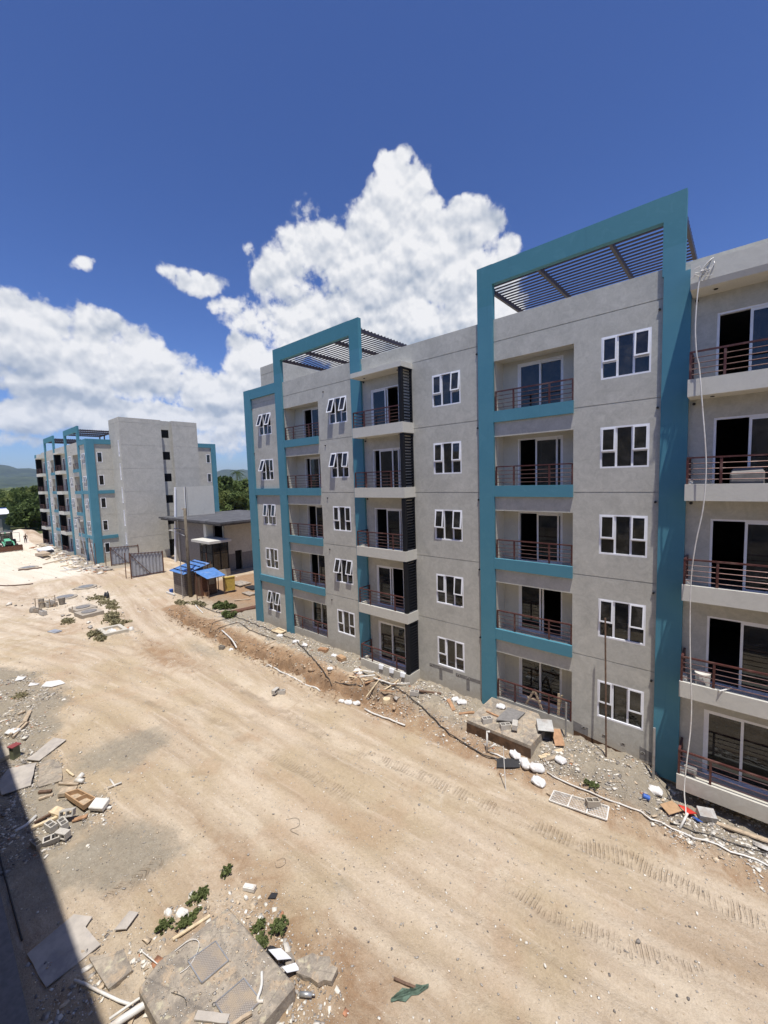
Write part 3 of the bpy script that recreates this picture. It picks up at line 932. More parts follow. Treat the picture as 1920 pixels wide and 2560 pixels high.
make_stuff('gravel', 230000, place_rub(1.1, -34, 2.4, -15, 0, .085), lambda rs, n, x, y: np.exp(rs.normal(-4.25, .45, n)), .6,
           [(S1, .36), (S2, .27), (S3, .22), (S4, .15)], 'grit and small stones strewn over the earth', 'gravel', 1)
make_stuff('rubble', 60000, place_rub(1.5, -34, 2.4, -15, 0), lambda rs, n, x, y: np.exp(rs.normal(-3.55, .45, n)), .45,
           [(S1, .34), (S2, .16), (S3, .40), (S4, .06), (S5, .04)], 'broken concrete and plaster rubble along the walls', 'rubble', 2, chunk=True)
make_stuff('gravel', 9000, place_rub(1.0, -95, -34, -14, 3, .03), lambda rs, n, x, y: np.exp(rs.normal(-2.9, .5, n)), .6,
           [(S1, .25), (S2, .35), (S3, .25), (S4, .15)], 'stones scattered over the far yard', 'gravel', 3)
make_stuff('rubble', 3200, place_rub(1.0, -95, -50, -4.5, -.7), lambda rs, n, x, y: np.exp(rs.normal(-2.1, .5, n)), .45,
           [(S1, .3), (S2, .3), (S3, .3), (S5, .10)], 'building rubble heaped along the foot of the far block', 'rubble', 4, chunk=True)


def place_trench(rs, n):
    px = rs.uniform(-36, -10.5, n); py = rs.uniform(-3.6, -1.2, n)
    d, s_, L = seg_dist(px, py, TRENCH)
    k = rs.uniform(0, 1, n) < np.exp(-((d-.35)/.45)**2)*.9
    return px[k], py[k]


SC = simple('clod_brown', (.36, .255, .165), .95, var=.3, scale=9)
make_stuff('clods', 9000, place_trench, lambda rs, n, x, y: np.exp(rs.normal(-3.65, .5, n)), .8, [(SC, .7), (S2, .2), (S1, .1)], 'clods of brown earth thrown up along the trench', 'earth', 8)


def place_pad(rs, n):
    px = rs.uniform(-9.0, -6.55, n); py = rs.uniform(-13.5, -11.6, n)
    return px, py


_pad = make_stuff('grit', 520, place_pad, lambda rs, n, x, y: np.exp(rs.normal(-4.4, .5, n)), .7, [(S1, .3), (S2, .3), (S3, .4)], 'grit lying on top of the concrete chamber', 'grit', 9)
for v_ in _pad.data.vertices: v_.co.z = -.352+abs(v_.co.z-float(-.7))*.15


# ================================================================== apartment blocks
def wall_sheet(mb, us, zs, holes, P, t=.14, skip=()):
    """sheet with openings. holes: (u0,u1,z0,z1,depth) depth None = open. P(u,d,z) -> world point"""
    eps = 1e-6
    U = sorted(set([us[0], us[1]] + [min(max(h[i], us[0]), us[1]) for h in holes for i in (0, 1)]))
    Zs = sorted(set([zs[0], zs[1]] + [min(max(h[i], zs[0]), zs[1]) for h in holes for i in (2, 3)]))
    nu, nz = len(U)-1, len(Zs)-1
    D = [[0.0]*nz for _ in range(nu)]
    for (a, b, c, d, dep) in holes:
        for i in range(nu):
            um = (U[i]+U[i+1])/2
            if um < a or um > b: continue
            for j in range(nz):
                zm = (Zs[j]+Zs[j+1])/2
                if c < zm < d:
                    if D[i][j] is not None and (dep is None or dep > D[i][j]):
                        D[i][j] = dep
    for i in range(nu):
        for j in range(nz):
            d = D[i][j]
            u0, u1, z0, z1 = U[i], U[i+1], Zs[j], Zs[j+1]
            if d is not None:
                mb.add([P(u0, d, z0), P(u1, d, z0), P(u1, d, z1), P(u0, d, z1)], [(0, 1, 2, 3)])
            dd = t if d is None else d
            if i+1 < nu:
                e = D[i+1][j]; ee = t if e is None else e
                if abs(dd-ee) > eps and not (d is None and e is None):
                    mb.add([P(u1, dd, z0), P(u1, ee, z0), P(u1, ee, z1), P(u1, dd, z1)], [(0, 1, 2, 3)])
            if j+1 < nz:
                e = D[i][j+1]; ee = t if e is None else e
                if abs(dd-ee) > eps and not (d is None and e is None):
                    mb.add([P(u0, dd, z1), P(u1, dd, z1), P(u1, ee, z1), P(u0, ee, z1)], [(0, 1, 2, 3)])


WB, WT_, WW = .83, 2.23, 1.45


def window_mesh():
    """white casement: outer ring, two mullions, two transoms (outer left/right light split)"""
    b = MB(); h = WT_-WB; w = WW
    f = .055
    b.box(0, w, .0, .13, 0, f); b.box(0, w, .0, .13, h-f, h)
    b.box(0, f, .0, .13, f, h-f); b.box(w-f, w, .0, .13, f, h-f)
    for u in (w*.335, w*.665):
        b.box(u-.032, u+.032, .03, .10, f, h-f)
    tz = h*.40
    b.box(f, w*.335-.032, .035, .095, tz-.028, tz+.028); b.box(w*.665+.032, w-f, .035, .095, tz-.028, tz+.028)
    return b


def pane_mesh():
    b = MB(); h = WT_-WB; w = WW; f = .055; tz = h*.40
    b.box(w*.335+.03, w*.665-.03, .062, .07, f, h-f)
    b.box(f, w*.335-.03, .062, .07, f, tz-.026); b.box(w*.665+.03, w-f, .062, .07, f, tz-.026)
    return b


def sash_mesh():
    """top-hung light, origin on its hinge line, hangs down"""
    b = MB(); w = WW*.335-.032-.055+.03; hh = (WT_-WB)*.60-.028-.055+.03
    g = .048
    b.box(0, w, -.022, .022, -g, 0); b.box(0, w, -.022, .022, -hh, -hh+g)
    b.box(0, g, -.022, .022, -hh+g, -g); b.box(w-g, w, -.022, .022, -hh+g, -g)
    b.mi = 1
    b.box(g, w-g, -.004, .004, -hh+g, -g)
    return b


_wm = window_mesh().build('tmp_w', M['frame'], local=True); WINME = _wm.data
_pm = pane_mesh().build('tmp_p', M['glass'], local=True); PANEME = _pm.data
_sm = sash_mesh().build('tmp_s', [M['frame'], M['glass']], local=True); SASHME = _sm.data
for o_, nme in ((_wm, 'window'), (_pm, 'pane'), (_sm, 'sash')):
    o_.data.name = nme
    bpy.data.objects.remove(o_)


def add_window(root, x, z, y, angs, rz=0, name='window'):
    """x = left edge, z = bottom, rz turns the window about its left edge"""
    w = link_mesh(name, WINME, root, (x, y, z), (0, 0, rz))
    p = bpy.data.objects.new('pane', PANEME); COL.objects.link(p); p.parent = w
    h = WT_-WB
    for k, a in enumerate(angs):
        s = bpy.data.objects.new('sash', SASHME); COL.objects.link(s); s.parent = w
        s.location = (.055-.015 + (0 if k == 0 else WW*.665+.032-.055), .012, h-.055+.015)
        s.rotation_euler = (R(-a*.58), 0, 0)
    return w


def add_door(root, x0, z, y, w, h, mode, mirror=False):
    """sliding door: outer frame with two leaves; mode tells which part stands open"""
    fr = MB()
    f = .06
    fr.box(x0, x0+f, y-.02, y+.12, z, z+h); fr.box(x0+w-f, x0+w, y-.02, y+.12, z, z+h)
    fr.box(x0+f, x0+w-f, y-.02, y+.12, z+h-f, z+h); fr.box(x0+f, x0+w-f, y-.02, y+.12, z, z+.03)
    d = fr.build('balcony_door', M['frame'], root, loc=(x0, y, z))
    lw = (w-2*f)/2+.03
    L0 = x0+f; R0 = x0+w-f-lw
    pos = {'closed': (L0, R0), 'left_open': (R0-.10, R0), 'right_open': (L0, L0+.10), 'middle': (L0+lw*.42, R0-.12), 'part': (L0+lw*.75, R0)}[mode]
    for k, lx in enumerate(pos):
        yy = y+.015+.05*k
        b = MB(); g = .065
        b.box(lx, lx+g, yy, yy+.04, z+.03, z+h-f); b.box(lx+lw-g, lx+lw, yy, yy+.04, z+.03, z+h-f)
        b.box(lx+g, lx+lw-g, yy, yy+.04, z+.03, z+.10); b.box(lx+g, lx+lw-g, yy, yy+.04, z+h-f-.07, z+h-f)
        b.mi = 1
        b.box(lx+g, lx+lw-g, yy+.016, yy+.024, z+.10, z+h-f-.07)
        b.build('door_leaf', [M['frame'], M['glass']], d, loc=(lx, yy, z))
    return d


def add_railing(root, x0, x1, y, z0, posts, ret=None, M_=None):
    """z0 = kerb top; posts at fractions; ret = (x, y_end) for a side return"""
    top = z0+.74
    b = MB()
    b.mi = 0
    b.box(x0-.02, x1+.02, y-.03, y+.03, top, top+.045)
    if ret: b.box(ret[0]-.03, ret[0]+.03, y, ret[1], top+.002, top+.043)
    for fx in posts:
        px = x0+(x1-x0)*fx
        b.box(px-.03, px+.03, y-.022, y+.022, z0, top)
    if ret: b.box(ret[0]-.025, ret[0]+.025, ret[1]-.06, ret[1]-.005, z0, top)
    r = b.build('railing', M['rail'], root, loc=((x0+x1)/2, y, z0))
    c = MB()
    for k in range(4):
        zz = z0+.13+k*.155
        c.tube([(x0, y, zz), (x1, y, zz)], .0125, 6)
        if ret: c.tube([(ret[0], y, zz), (ret[0], ret[1], zz)], .0125, 6)
    c.build('rail_bars', M['bar'], r)
    return r


def apartment(name, label, mirror, dx, dy, W, doors, detail=True, tower=None, group=None, right_end=2.0):
    """coordinates below are those of the near block (facade y=0, camera side negative); mirror turns x into dx-x"""
    sx = -1 if mirror else 1

    def mx(x): return dx + sx*x
    def q(p): return (mx(p[0]), p[1]+dy, p[2])
    cx = (-26.1+right_end)/2
    root = empty(name, (mx(cx), 8.5+dy, -.3), label, 'apartment building', group)

    def new():
        b = MB(); b.xf = q
        return b
    BK = 17.0
    ZB = -.9
    # ---------------- front wall
    w = new()
    P = lambda u, d, z: (u, d, z)
    holes = []
    wins = {'A': -24.79, 'B': -17.70, 'D': -10.72, 'E': -3.80}
    for x in wins.values():
        for n in range(5):
            holes.append((x, x+WW, 3*n+WB, 3*n+WT_, None))
    LOG = ((-21.92, -18.62, -21.10, 1.86), (-7.72, -4.68, -7.10, 1.80))
    for a, b, *_ in LOG:
        for n in range(5):
            holes.append((a, b, 3*n+.26, 3*n+2.25, None))
    for dxx in (-14.50, -.74):
        for n in range(5):
            holes.append((dxx, dxx+1.84, 3*n+.05, 3*n+2.2, None))
    g = .016
    for n in range(1, 6):
        z = 3*n
        for a, b in ((-18.60, -15.75), (-11.8, -8.35), (-4.66, -2.05)):
            holes.append((a, b, z-g, z+g, .022))
    for a, b in ((-25.45, -22.6), (-21.92, -15.75), (-7.72, -2.05)):
        holes.append((a, b, 15-g, 15+g, .022))
    wall_sheet(w, (-26.1, right_end), (ZB, 15.87), holes, P, t=.16)
    # roof edge, end walls, back wall
    wall_sheet(w, (0.0, BK), (ZB, 15.87), [(0.0, BK, 3*n-g, 3*n+g, .022) for n in range(1, 6)] +
               [(1.0, 1.62, 3*n+.95, 3*n+2.3, None) for n in range(5)] + [(15.6, 16.25, 3*n+.95, 3*n+2.3, None) for n in range(5)],
               lambda u, d, z: (-26.1+d, u, z), t=.16)
    wall_sheet(w, (0.0, BK), (ZB, 15.87), [], lambda u, d, z: (right_end-d, u, z))
    w.add([(-26.1, BK, ZB), (right_end, BK, ZB), (right_end, BK, 15.87), (-26.1, BK, 15.87)], [(0, 1, 2, 3)])
    # parapet coping and inner faces
    for x0, x1, y0, y1 in ((-26.1, right_end, 0.0, .17), (-26.1, right_end, BK-.17, BK), (-26.1, -25.93, .17, BK-.17), (right_end-.17, right_end, .17, BK-.17)):
        w.add([(x0, y0, 15.87), (x1, y0, 15.87), (x1, y1, 15.87), (x0, y1, 15.87)], [(0, 1, 2, 3)])
    w.add([(-26.1, .17, 15.0), (right_end, .17, 15.0), (right_end, .17, 15.87), (-26.1, .17, 15.87)], [(0, 1, 2, 3)])
    w.add([(-26.1, BK-.17, 15.0), (right_end, BK-.17, 15.0), (right_end, BK-.17, 15.87), (-26.1, BK-.17, 15.87)], [(0, 1, 2, 3)])
    w.add([(-25.93, .17, 15.0), (-25.93, BK, 15.0), (-25.93, BK, 15.87), (-25.93, .17, 15.87)], [(0, 1, 2, 3)])
    w.add([(right_end-.17, .17, 15.0), (right_end-.17, BK, 15.0), (right_end-.17, BK, 15.87), (right_end-.17, .17, 15.87)], [(0, 1, 2, 3)])
    w.build('wall', M['plaster'], root)
    r = new(); r.box(-26.0, right_end-.1, .1, BK-.1, 14.8, 15.1)
    r.build('roof', M['concrete'], root)
    # kerb below loggia openings at ground level, loggia shells
    for a, b, dxx, dw in LOG:
        sh = new()
        for n in range(5):
            z0, z1 = 3*n+.10, 3*n+2.30
            sh.add([(a, .15, z0), (a, .82, z0), (a, .82, z1), (a, .15, z1)], [(0, 1, 2, 3)])
            sh.add([(b, .15, z0), (b, .82, z0), (b, .82, z1), (b, .15, z1)], [(0, 1, 2, 3)])
            sh.add([(a, .15, z0), (b, .15, z0), (b, .82, z0), (a, .82, z0)], [(0, 1, 2, 3)])
            sh.add([(a, .15, z1), (b, .15, z1), (b, .82, z1), (a, .82, z1)], [(0, 1, 2, 3)])
            wall_sheet(sh, (a, b), (z0, z1), [(dxx, dxx+dw, z0, 3*n+2.16, None)], lambda u, d, z: (u, .82+d, z), t=.12)
        sh.build('loggia_wall', M['plaster_light'], root)
    # interior: floors, partitions, a back wall
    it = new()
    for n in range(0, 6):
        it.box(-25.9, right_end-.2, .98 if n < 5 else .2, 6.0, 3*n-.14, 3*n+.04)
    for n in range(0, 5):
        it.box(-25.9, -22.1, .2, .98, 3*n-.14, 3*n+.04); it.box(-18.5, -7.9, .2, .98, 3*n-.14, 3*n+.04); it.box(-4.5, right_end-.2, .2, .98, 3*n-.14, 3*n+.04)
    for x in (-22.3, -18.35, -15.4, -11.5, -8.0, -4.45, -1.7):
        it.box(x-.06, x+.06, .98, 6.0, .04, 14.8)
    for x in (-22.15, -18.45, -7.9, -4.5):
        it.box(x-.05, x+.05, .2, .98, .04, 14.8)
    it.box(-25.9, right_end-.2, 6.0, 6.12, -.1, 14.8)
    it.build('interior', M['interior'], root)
    # ---------------- windows, doors, railings
    for k, x in wins.items():
        for n in range(5):
            ang = W.get((k, n), (0, 0))
            xx = mx(x+WW) if mirror else x
            add_window(root, xx, 3*n+WB, dy+.0, ang[::-1] if mirror else ang)
    for (a, b, dxx, dw), key in zip(LOG, ('B', 'E')):
        for n in range(5):
            x0 = mx(dxx+dw) if mirror else dxx
            md = doors.get((key, n), 'closed')
            if mirror: md = {'left_open': 'right_open', 'right_open': 'left_open'}.get(md, md)
            add_door(root, x0, 3*n+.10, dy+.86, dw, 2.06, md)
            xs = sorted((mx(a+.06), mx(b-.03)))
            ps = (0, .25, .72, 1) if not mirror else (0, .28, .75, 1)
            add_railing(root, xs[0], xs[1], dy+.02, 3*n+.28, ps)
    for dxx, key in ((-14.50, 'C'), (-.74, 'F')):
        for n in range(5):
            x0 = mx(dxx+1.84) if mirror else dxx
            md = doors.get((key, n), 'closed')
            if mirror: md = {'left_open': 'right_open', 'right_open': 'left_open'}.get(md, md)
            add_door(root, x0, 3*n+.05, dy+.05, 1.84, 2.15, md)
    # ---------------- teal frames
    def T(b_, x0, x1, z0, z1, y0=-.12, y1=.03): b_.box(x0, x1, y0, y1, z0, z1)
    c1 = new()                                              # corner frame round the end bay
    T(c1, -26.25, -25.5, -.5, 15.96, -.15, .05)
    T(c1, -25.5, -22.62, 15.33, 15.96, -.118)
    T(c1, -25.5, -22.62, 8.83, 9.28, -.118); T(c1, -25.5, -22.62, 2.83, 3.28, -.118)
    # the same frame turned along the end wall
    c1.box(-26.25, -26.08, .05, .75, -.5, 15.96)
    for z0, z1 in ((15.33, 15.96), (8.83, 9.28), (2.83, 3.28)):
        c1.box(-26.22, -26.08, .75, tower[0]+.1 if tower else 16.4, z0, z1)
    c1.build('corner_frame', M['blue'], root)
    c1 = new()
    for z0, z1 in ((15.33, 15.96), (8.83, 9.28), (2.83, 3.28)): c1.box(-26.22, -26.08, 12.0, 16.4, z0, z1)
    c1.box(-26.25, -26.08, 16.4, 17.15, -.5, 15.96)
    c1.build('corner_frame', M['blue'], root)
    for (xa, xb, xc, xd, beams) in ((-22.62, -21.92, -15.79, -15.05, (-21.92, -18.66)), (-8.37, -7.72, -2.05, -1.35, (-7.72, -4.67))):
        fb = new()
        T(fb, xa, xb, -.5, 15.0, -.12, .03); T(fb, xc, xd, -.5, 15.0, -.12, .03)
        xt = xd-.17 if xd > -2 else xd-.04
        fb.box(xa, xb, -.12, .10, 15.0, 17.95); fb.box(xc-(.04 if xd > -2 else 0), xt, -.12, .10, 15.6, 17.93)
        fb.box(xc, xd, -.12, .10, 15.0, 15.6)
        fb.box(xb, xc-(.04 if xd > -2 else 0), -.12, .10, 17.20, 17.94)
        for n in range(1, 5):
            fb.box(beams[0], beams[1], -.10, .03, 3*n-.17, 3*n+.275)
        fb.build('roof_frame', M['blue'], root)
        # pergola behind it
        pg = new()
        x0, x1 = xa+.06, xd-.22
        for gx_ in (x0+.05, x0+(x1-x0)*.33, x0+(x1-x0)*.69, x1-.05):
            pg.box(gx_-.05, gx_+.05, .10, 4.5, 17.32, 17.50)
            pg.box(gx_-.06, gx_+.06, 4.3, 4.45, 15.1, 17.32)
        pg.box(x0, x1, 4.35, 4.47, 17.33, 17.49)
        pergola = pg.build('pergola', M['pergola'], root)
        sl = new()
        for k in range(16):
            yy = .30+k*.27
            sl.box(x0, x1, yy, yy+.055, 17.502, 17.55)
        sl.build('slats', M['pergola'], pergola)
    # ---------------- balconies with louvre screens
    for (x0, x1, key) in ((-15.74, -11.8, 'C'), (-1.40, right_end+.02, 'F')):
        xs0 = x0+.62 if key == 'C' else x0+.08
        xl = -15.04 if key == 'C' else -1.32
        for n in range(5):
            s = new()
            s.box(xl, x1, -.85, 0, 3*n-.21, 3*n+.10)
            s.box(xl, x1, -.85, -.72, 3*n+.10, 3*n+.275); s.box(x1-.13, x1, -.72, 0, 3*n+.10, 3*n+.275); s.box(xl, xl+.12, -.72, 0, 3*n+.10, 3*n+.275)
            if n == 0 and key == 'C':
                s.box(xl+.002, x1-.002, -.848, 0, -.8, -.21)
            sb = s.build('balcony_slab', M['plaster_light'], root)
            xr0, xr1 = xl+.05, x1-.22
            a_, b_ = sorted((mx(xr0), mx(xr1)))
            add_railing(root, a_, b_, dy-.785, 3*n+.275, ((.0, .25, .80) if not mirror else (.2, .75, 1)), ret=(mx(xr0), dy-.02))
            lv = new()
            lz0, lz1 = 3*n+.275, 3*n+2.76
            lv.box(x1-.20, x1-.02, -.83, -.68, lz0, lz1)
            lv.box(x1-.14, x1-.03, -.09, -.02, lz0, lz1)
            lv.box(x1-.14, x1-.03, -.68, -.09, lz1-.08, lz1)
            nsl = 17
            for k in range(nsl):
                zz = lz0+.06+k*(lz1-lz0-.16)/nsl
                lv.add([(x1-.15, -.68, zz+.09), (x1-.15, -.09, zz+.09), (x1-.02, -.09, zz), (x1-.02, -.68, zz),
                        (x1-.15, -.68, zz+.105), (x1-.15, -.09, zz+.105), (x1-.02, -.09, zz+.015), (x1-.02, -.68, zz+.015)],
                       [(0,3,2,1),(4,5,6,7),(0,1,5,4),(1,2,6,5),(2,3,7,6),(3,0,4,7)])
            lv.build('louvre_screen', M['black'], root)
            if mirror:
                bp_ = new(); bp_.box(x1-.028, x1-.022, -.68, -.09, lz0, lz1-.08)
                bp_.build('screen_backing', M['black'], root)
        s = new()
        if key == 'C':
            s.box(xl, x1, -.86, 0, 14.74, 14.97)
        else:
            s.box(xl, x1, -.85, 0, 14.92, 15.45)
            s.add([(xl, -.85, 14.92), (x1, -.85, 14.92), (x1, -.80, 14.76), (xl, -.80, 14.76), (xl, 0, 14.76), (x1, 0, 14.76), (x1, 0, 14.92), (xl, 0, 14.92)],
                  [(0, 1, 2, 3), (3, 2, 5, 4), (0, 3, 4, 7), (1, 6, 5, 2)])
        s.build('balcony_roof', M['plaster_light'], root)
        if key == 'F' and mirror:
            s = new(); s.box(right_end-1.3, right_end+.06, -.88, -.851, 14.93, 15.47)
            s.build('roof_panel', M['blue'], root)
        # ceiling lamp holes under the slabs
        for n in range(1, 6):
            zz = 3*n-.215 if n < 5 else 14.735 if key == 'C' else 14.755
            hb = new()
            for xx in (xl+.55, x1-.55):
                hb.tube([(xx, -.42, zz-.004), (xx, -.42, zz-.02)], .05, 10)
            hb.build('lamp_box', M['dark'], root)
    # ---------------- rain spouts (black stubs)
    for n in range(1, 6):
        for xx in ((-25.5, -18.10, -8.47, -2.15) if not mirror else (-18.10, -8.47, -2.15)):
            d_ = new(); d_.tube([(xx, .03, 3*n-.31), (xx, -.05, 3*n-.315)], .036, 10)
            d_.build('rain_spout', M['blackp'], root)
        for xx in (-14.93, -1.22):
            d_ = new(); d_.tube([(xx, .03, 3*n-.33), (xx, -.05, 3*n-.335)], .042, 10)
            d_.build('rain_spout', M['blackp'], root)
    # ---------------- end wall windows and stair tower
    for n in range(5):
        for yy, w_ in ((1.0, .62), (15.6, .65)):
            fr = new(); pz = 3*n+.95; hh = 1.35
            fr.box(-26.12, -25.97, yy, yy+.07, pz, pz+hh); fr.box(-26.12, -25.97, yy+w_-.07, yy+w_, pz, pz+hh)
            fr.box(-26.12, -25.97, yy+.07, yy+w_-.07, pz, pz+.07); fr.box(-26.12, -25.97, yy+.07, yy+w_-.07, pz+hh-.07, pz+hh)
            fo = fr.build('end_window', M['frame'], root)
            pn = new(); pn.box(-26.05, -26.04, yy+.07, yy+w_-.07, pz+.07, pz+hh-.07)
            pn.build('pane', M['glass'], fo)
    if tower:
        ty0, tx = tower[0], tower[1]
        tw = new()
        segs = ((ty0, ty0+5.0, tx), (ty0+5.0, ty0+6.45, tx+.65), (ty0+6.45, ty0+9.9, tx))
        for k, (a, b, xx) in enumerate(segs):
            hol = [(a, b, z-g, z+g, .022) for z in (3, 6, 9, 12, 15, 17.9)]
            if k == 1:
                hol += [(a+.1, b-.25, 3*n+1.2, 3*n+2.3, None) for n in range(1, 6)] + [(a+.2, b-.35, -.2, 2.1, None)]
            wall_sheet(tw, (a, b), (ZB, 18.5), hol, lambda u, d, z, xx=xx: (xx+d, u, z), t=.15)
        # side walls
        side = [(tx+.55, tx+.95, 3*n+1.55, 3*n+3.65, None) for n in range(5)]
        wall_sheet(tw, (tx, -25.95), (ZB, 18.5), side + [(tx, -25.95, z-g, z+g, .022) for z in (3, 6, 9, 12, 15, 17.9)], lambda u, d, z: (u, ty0+d, z), t=.12)
        wall_sheet(tw, (tx, -25.95), (ZB, 18.5), [], lambda u, d, z: (u, ty0+9.9-d, z))
        for yy in (ty0+5.0, ty0+6.45):
            tw.add([(tx, yy, ZB), (tx+.65, yy, ZB), (tx+.65, yy, 18.5), (tx, yy, 18.5)], [(0, 1, 2, 3)])
        tw.add([(-25.95, ty0, 15.1), (-25.95, ty0+9.9, 15.1), (-25.95, ty0+9.9, 18.5), (-25.95, ty0, 18.5)], [(0, 1, 2, 3)])
        for (a, b, xx) in segs:
            tw.add([(xx, a, 18.5), (-25.95, a, 18.5), (-25.95, b, 18.5), (xx, b, 18.5)], [(0, 1, 2, 3)])
        tw.build('stair_tower', M['plaster'], root)
        a, b = segs[1][:2]
        for n in range(1, 6):
            pn = new()
            pn.box(tx+.75, tx+.78, a+.1, b-.25, 3*n+1.2, 3*n+2.3)
            for k in range(7):
                zz = 3*n+1.24+k*.15
                pn.box(tx+.67, tx+.75, a+.1, b-.25, zz, zz+.05)
            pn.build('stair_louvre', M['black'], root)
        dn = new(); dn.box(tx+.74, tx+.77, a+.2, b-.35, -.2, 2.1)
        dp = dn.build('stair_door', M['glass'], root)
        dn = new()
        for y_ in (a+.2, (a+b)/2-.1, b-.42): dn.box(tx+.68, tx+.74, y_, y_+.06, -.2, 2.1)
        dn.box(tx+.681, tx+.739, a+.26, b-.42, 1.2, 1.26)
        dn.build('door_frame', M['black'], dp)
        for n in range(5):
            z0, z1 = 3*n+1.55, 3*n+3.65
            fr = new(); x0_, x1_ = tx+.55, tx+.95
            fr.box(x0_, x0_+.06, ty0-.02, ty0+.1, z0, z1); fr.box(x1_-.06, x1_, ty0-.02, ty0+.1, z0, z1)
            for zz in (z0, z0+.62, z1-.06): fr.box(x0_+.06, x1_-.06, ty0-.02, ty0+.1, zz, zz+.06)
            fo = fr.build('stair_window', M['frame'], root)
            pn = new(); pn.box(x0_+.06, x1_-.06, ty0+.04, ty0+.05, z0+.06, z1-.06)
            pn.build('pane', M['glass'], fo)
    return root


near_W = {('A', 4): (33, 30), ('A', 3): (33, 0), ('A', 2): (14, 14), ('A', 1): (5, 2), ('A', 0): (22, 22),
          ('B', 4): (32, 28), ('B', 3): (30, 16), ('B', 2): (2, 0), ('B', 1): (26, 20), ('B', 0): (0, 0),
          ('D', 4): (3, 11), ('D', 3): (5, 8), ('D', 2): (14, 12), ('D', 1): (4, 11), ('D', 0): (0, 0),
          ('E', 4): (3, 9), ('E', 3): (5, 5), ('E', 2): (5, 7), ('E', 1): (7, 12), ('E', 0): (3, 3)}
near_D = {('B', 4): 'left_open', ('B', 3): 'middle', ('B', 2): 'left_open', ('B', 1): 'left_open', ('B', 0): 'closed',
          ('C', 4): 'right_open', ('C', 3): 'middle', ('C', 2): 'left_open', ('C', 1): 'right_open', ('C', 0): 'closed',
          ('E', 4): 'closed', ('E', 3): 'part', ('E', 2): 'left_open', ('E', 1): 'right_open', ('E', 0): 'closed',
          ('F', 4): 'part', ('F', 3): 'left_open', ('F', 2): 'left_open', ('F', 1): 'left_open', ('F', 0): 'closed'}
near = apartment('apartment_block', 'large grey rendered five storey apartment block with teal frames filling the right half', False, 0.0, 0.0,
                 near_W, near_D, tower=None, group='five storey apartment blocks of one estate')
# top of the near block's stair head, seen over its far corner
tb = MB()
wall_sheet(tb, (-28.4, -26.12), (-.9, 18.5), [(-28.4, -26.12, 17.88, 17.92, .022)], lambda u, d, z: (u, 2.7+d, z))
wall_sheet(tb, (2.7, 7.6), (-.9, 18.5), [], lambda u, d, z: (-28.4+d, u, z))
wall_sheet(tb, (2.7, 7.6), (15.1, 18.5), [], lambda u, d, z: (-26.1, u, z))
tb.add([(-28.4, 7.6, -.9), (-26.1, 7.6, -.9), (-26.1, 7.6, 18.5), (-28.4, 7.6, 18.5)], [(0, 1, 2, 3)])
tb.add([(-28.4, 2.7, 18.5), (-26.1, 2.7, 18.5), (-26.1, 7.6, 18.5), (-28.4, 7.6, 18.5)], [(0, 1, 2, 3)])
tb.build('stair_tower', M['plaster'], near)
# grey mortar patches with socket boxes low on the wall
for x0, x1, z in ((-11.2, -9.9, .62), (-9.75, -8.5, .55)):
    pt = MB()
    pt.prism([(x0, -.004), (x1, -.004), (x1, .01), (x0, .01)], z, z+.16)
    pt.box(x0+.55, x0+.72, -.004, .01, z-.5, z)
    pt.build('mortar_patch', M['grayrender'], near)
for x0, x1, z0, z1 in ((-4.62, -4.1, -.05, .35), (-2.45, -2.1, -.2, .25)):
    pt = MB(); pt.prism([(x0, -.004), (x1, -.004), (x1, .01), (x0, .01)], z0, [z1, z1-.1, z1-.1, z1]); pt.build('mortar_patch', M['grayrender'], near)
for x, z in ((-11.1, .70), (-10.55, .70), (-9.6, .63), (-9.1, .63), (-4.25, .22), (-3.55, .18), (-2.95, .12), (-2.35, .05)):
    sb = MB(); sb.box(x-.07, x+.07, -.012, .01, z-.035, z+.035)
    so = sb.build('socket_box', M['steel'], near)
    sb = MB(); sb.box(x-.035, x+.035, -.016, -.0125, z-.015, z+.015); sb.build('socket_hole', M['dark'], so)
# unpainted damp strip where the earth has slumped from the wall
dp = MB(); dp.prism([(-4.6, -.008), (-2.1, -.008), (-2.1, .01), (-4.6, .01)], [-.9, -.9, -.9, -.9], [-.02, -.30, -.30, -.02])
dp.build('damp_plinth', M['damp_shade'], near)

far_W = {('A', 4): (26, 30), ('A', 3): (24, 26), ('A', 2): (24, 10), ('A', 1): (18, 22), ('A', 0): (16, 0),
         ('B', 4): (3, 0), ('B', 3): (0, 3), ('B', 2): (18, 14), ('B', 1): (16, 8), ('B', 0): (0, 0),
         ('D', 3): (20, 10), ('D', 2): (12, 12), ('E', 4): (0, 0), ('E', 3): (26, 0), ('E', 2): (10, 0), ('E', 0): (20, 0)}
far_D = {(k, n): m_ for k in 'BCEF' for n, m_ in enumerate(('closed', 'left_open', 'closed', 'part', 'left_open'))}
farb = apartment('apartment_block', 'grey apartment block with teal frames and blank stair tower standing far off at left', True, -90.0, -.40,
                 far_W, far_D, tower=(2.67, -30.05), group='five storey apartment blocks of one estate')

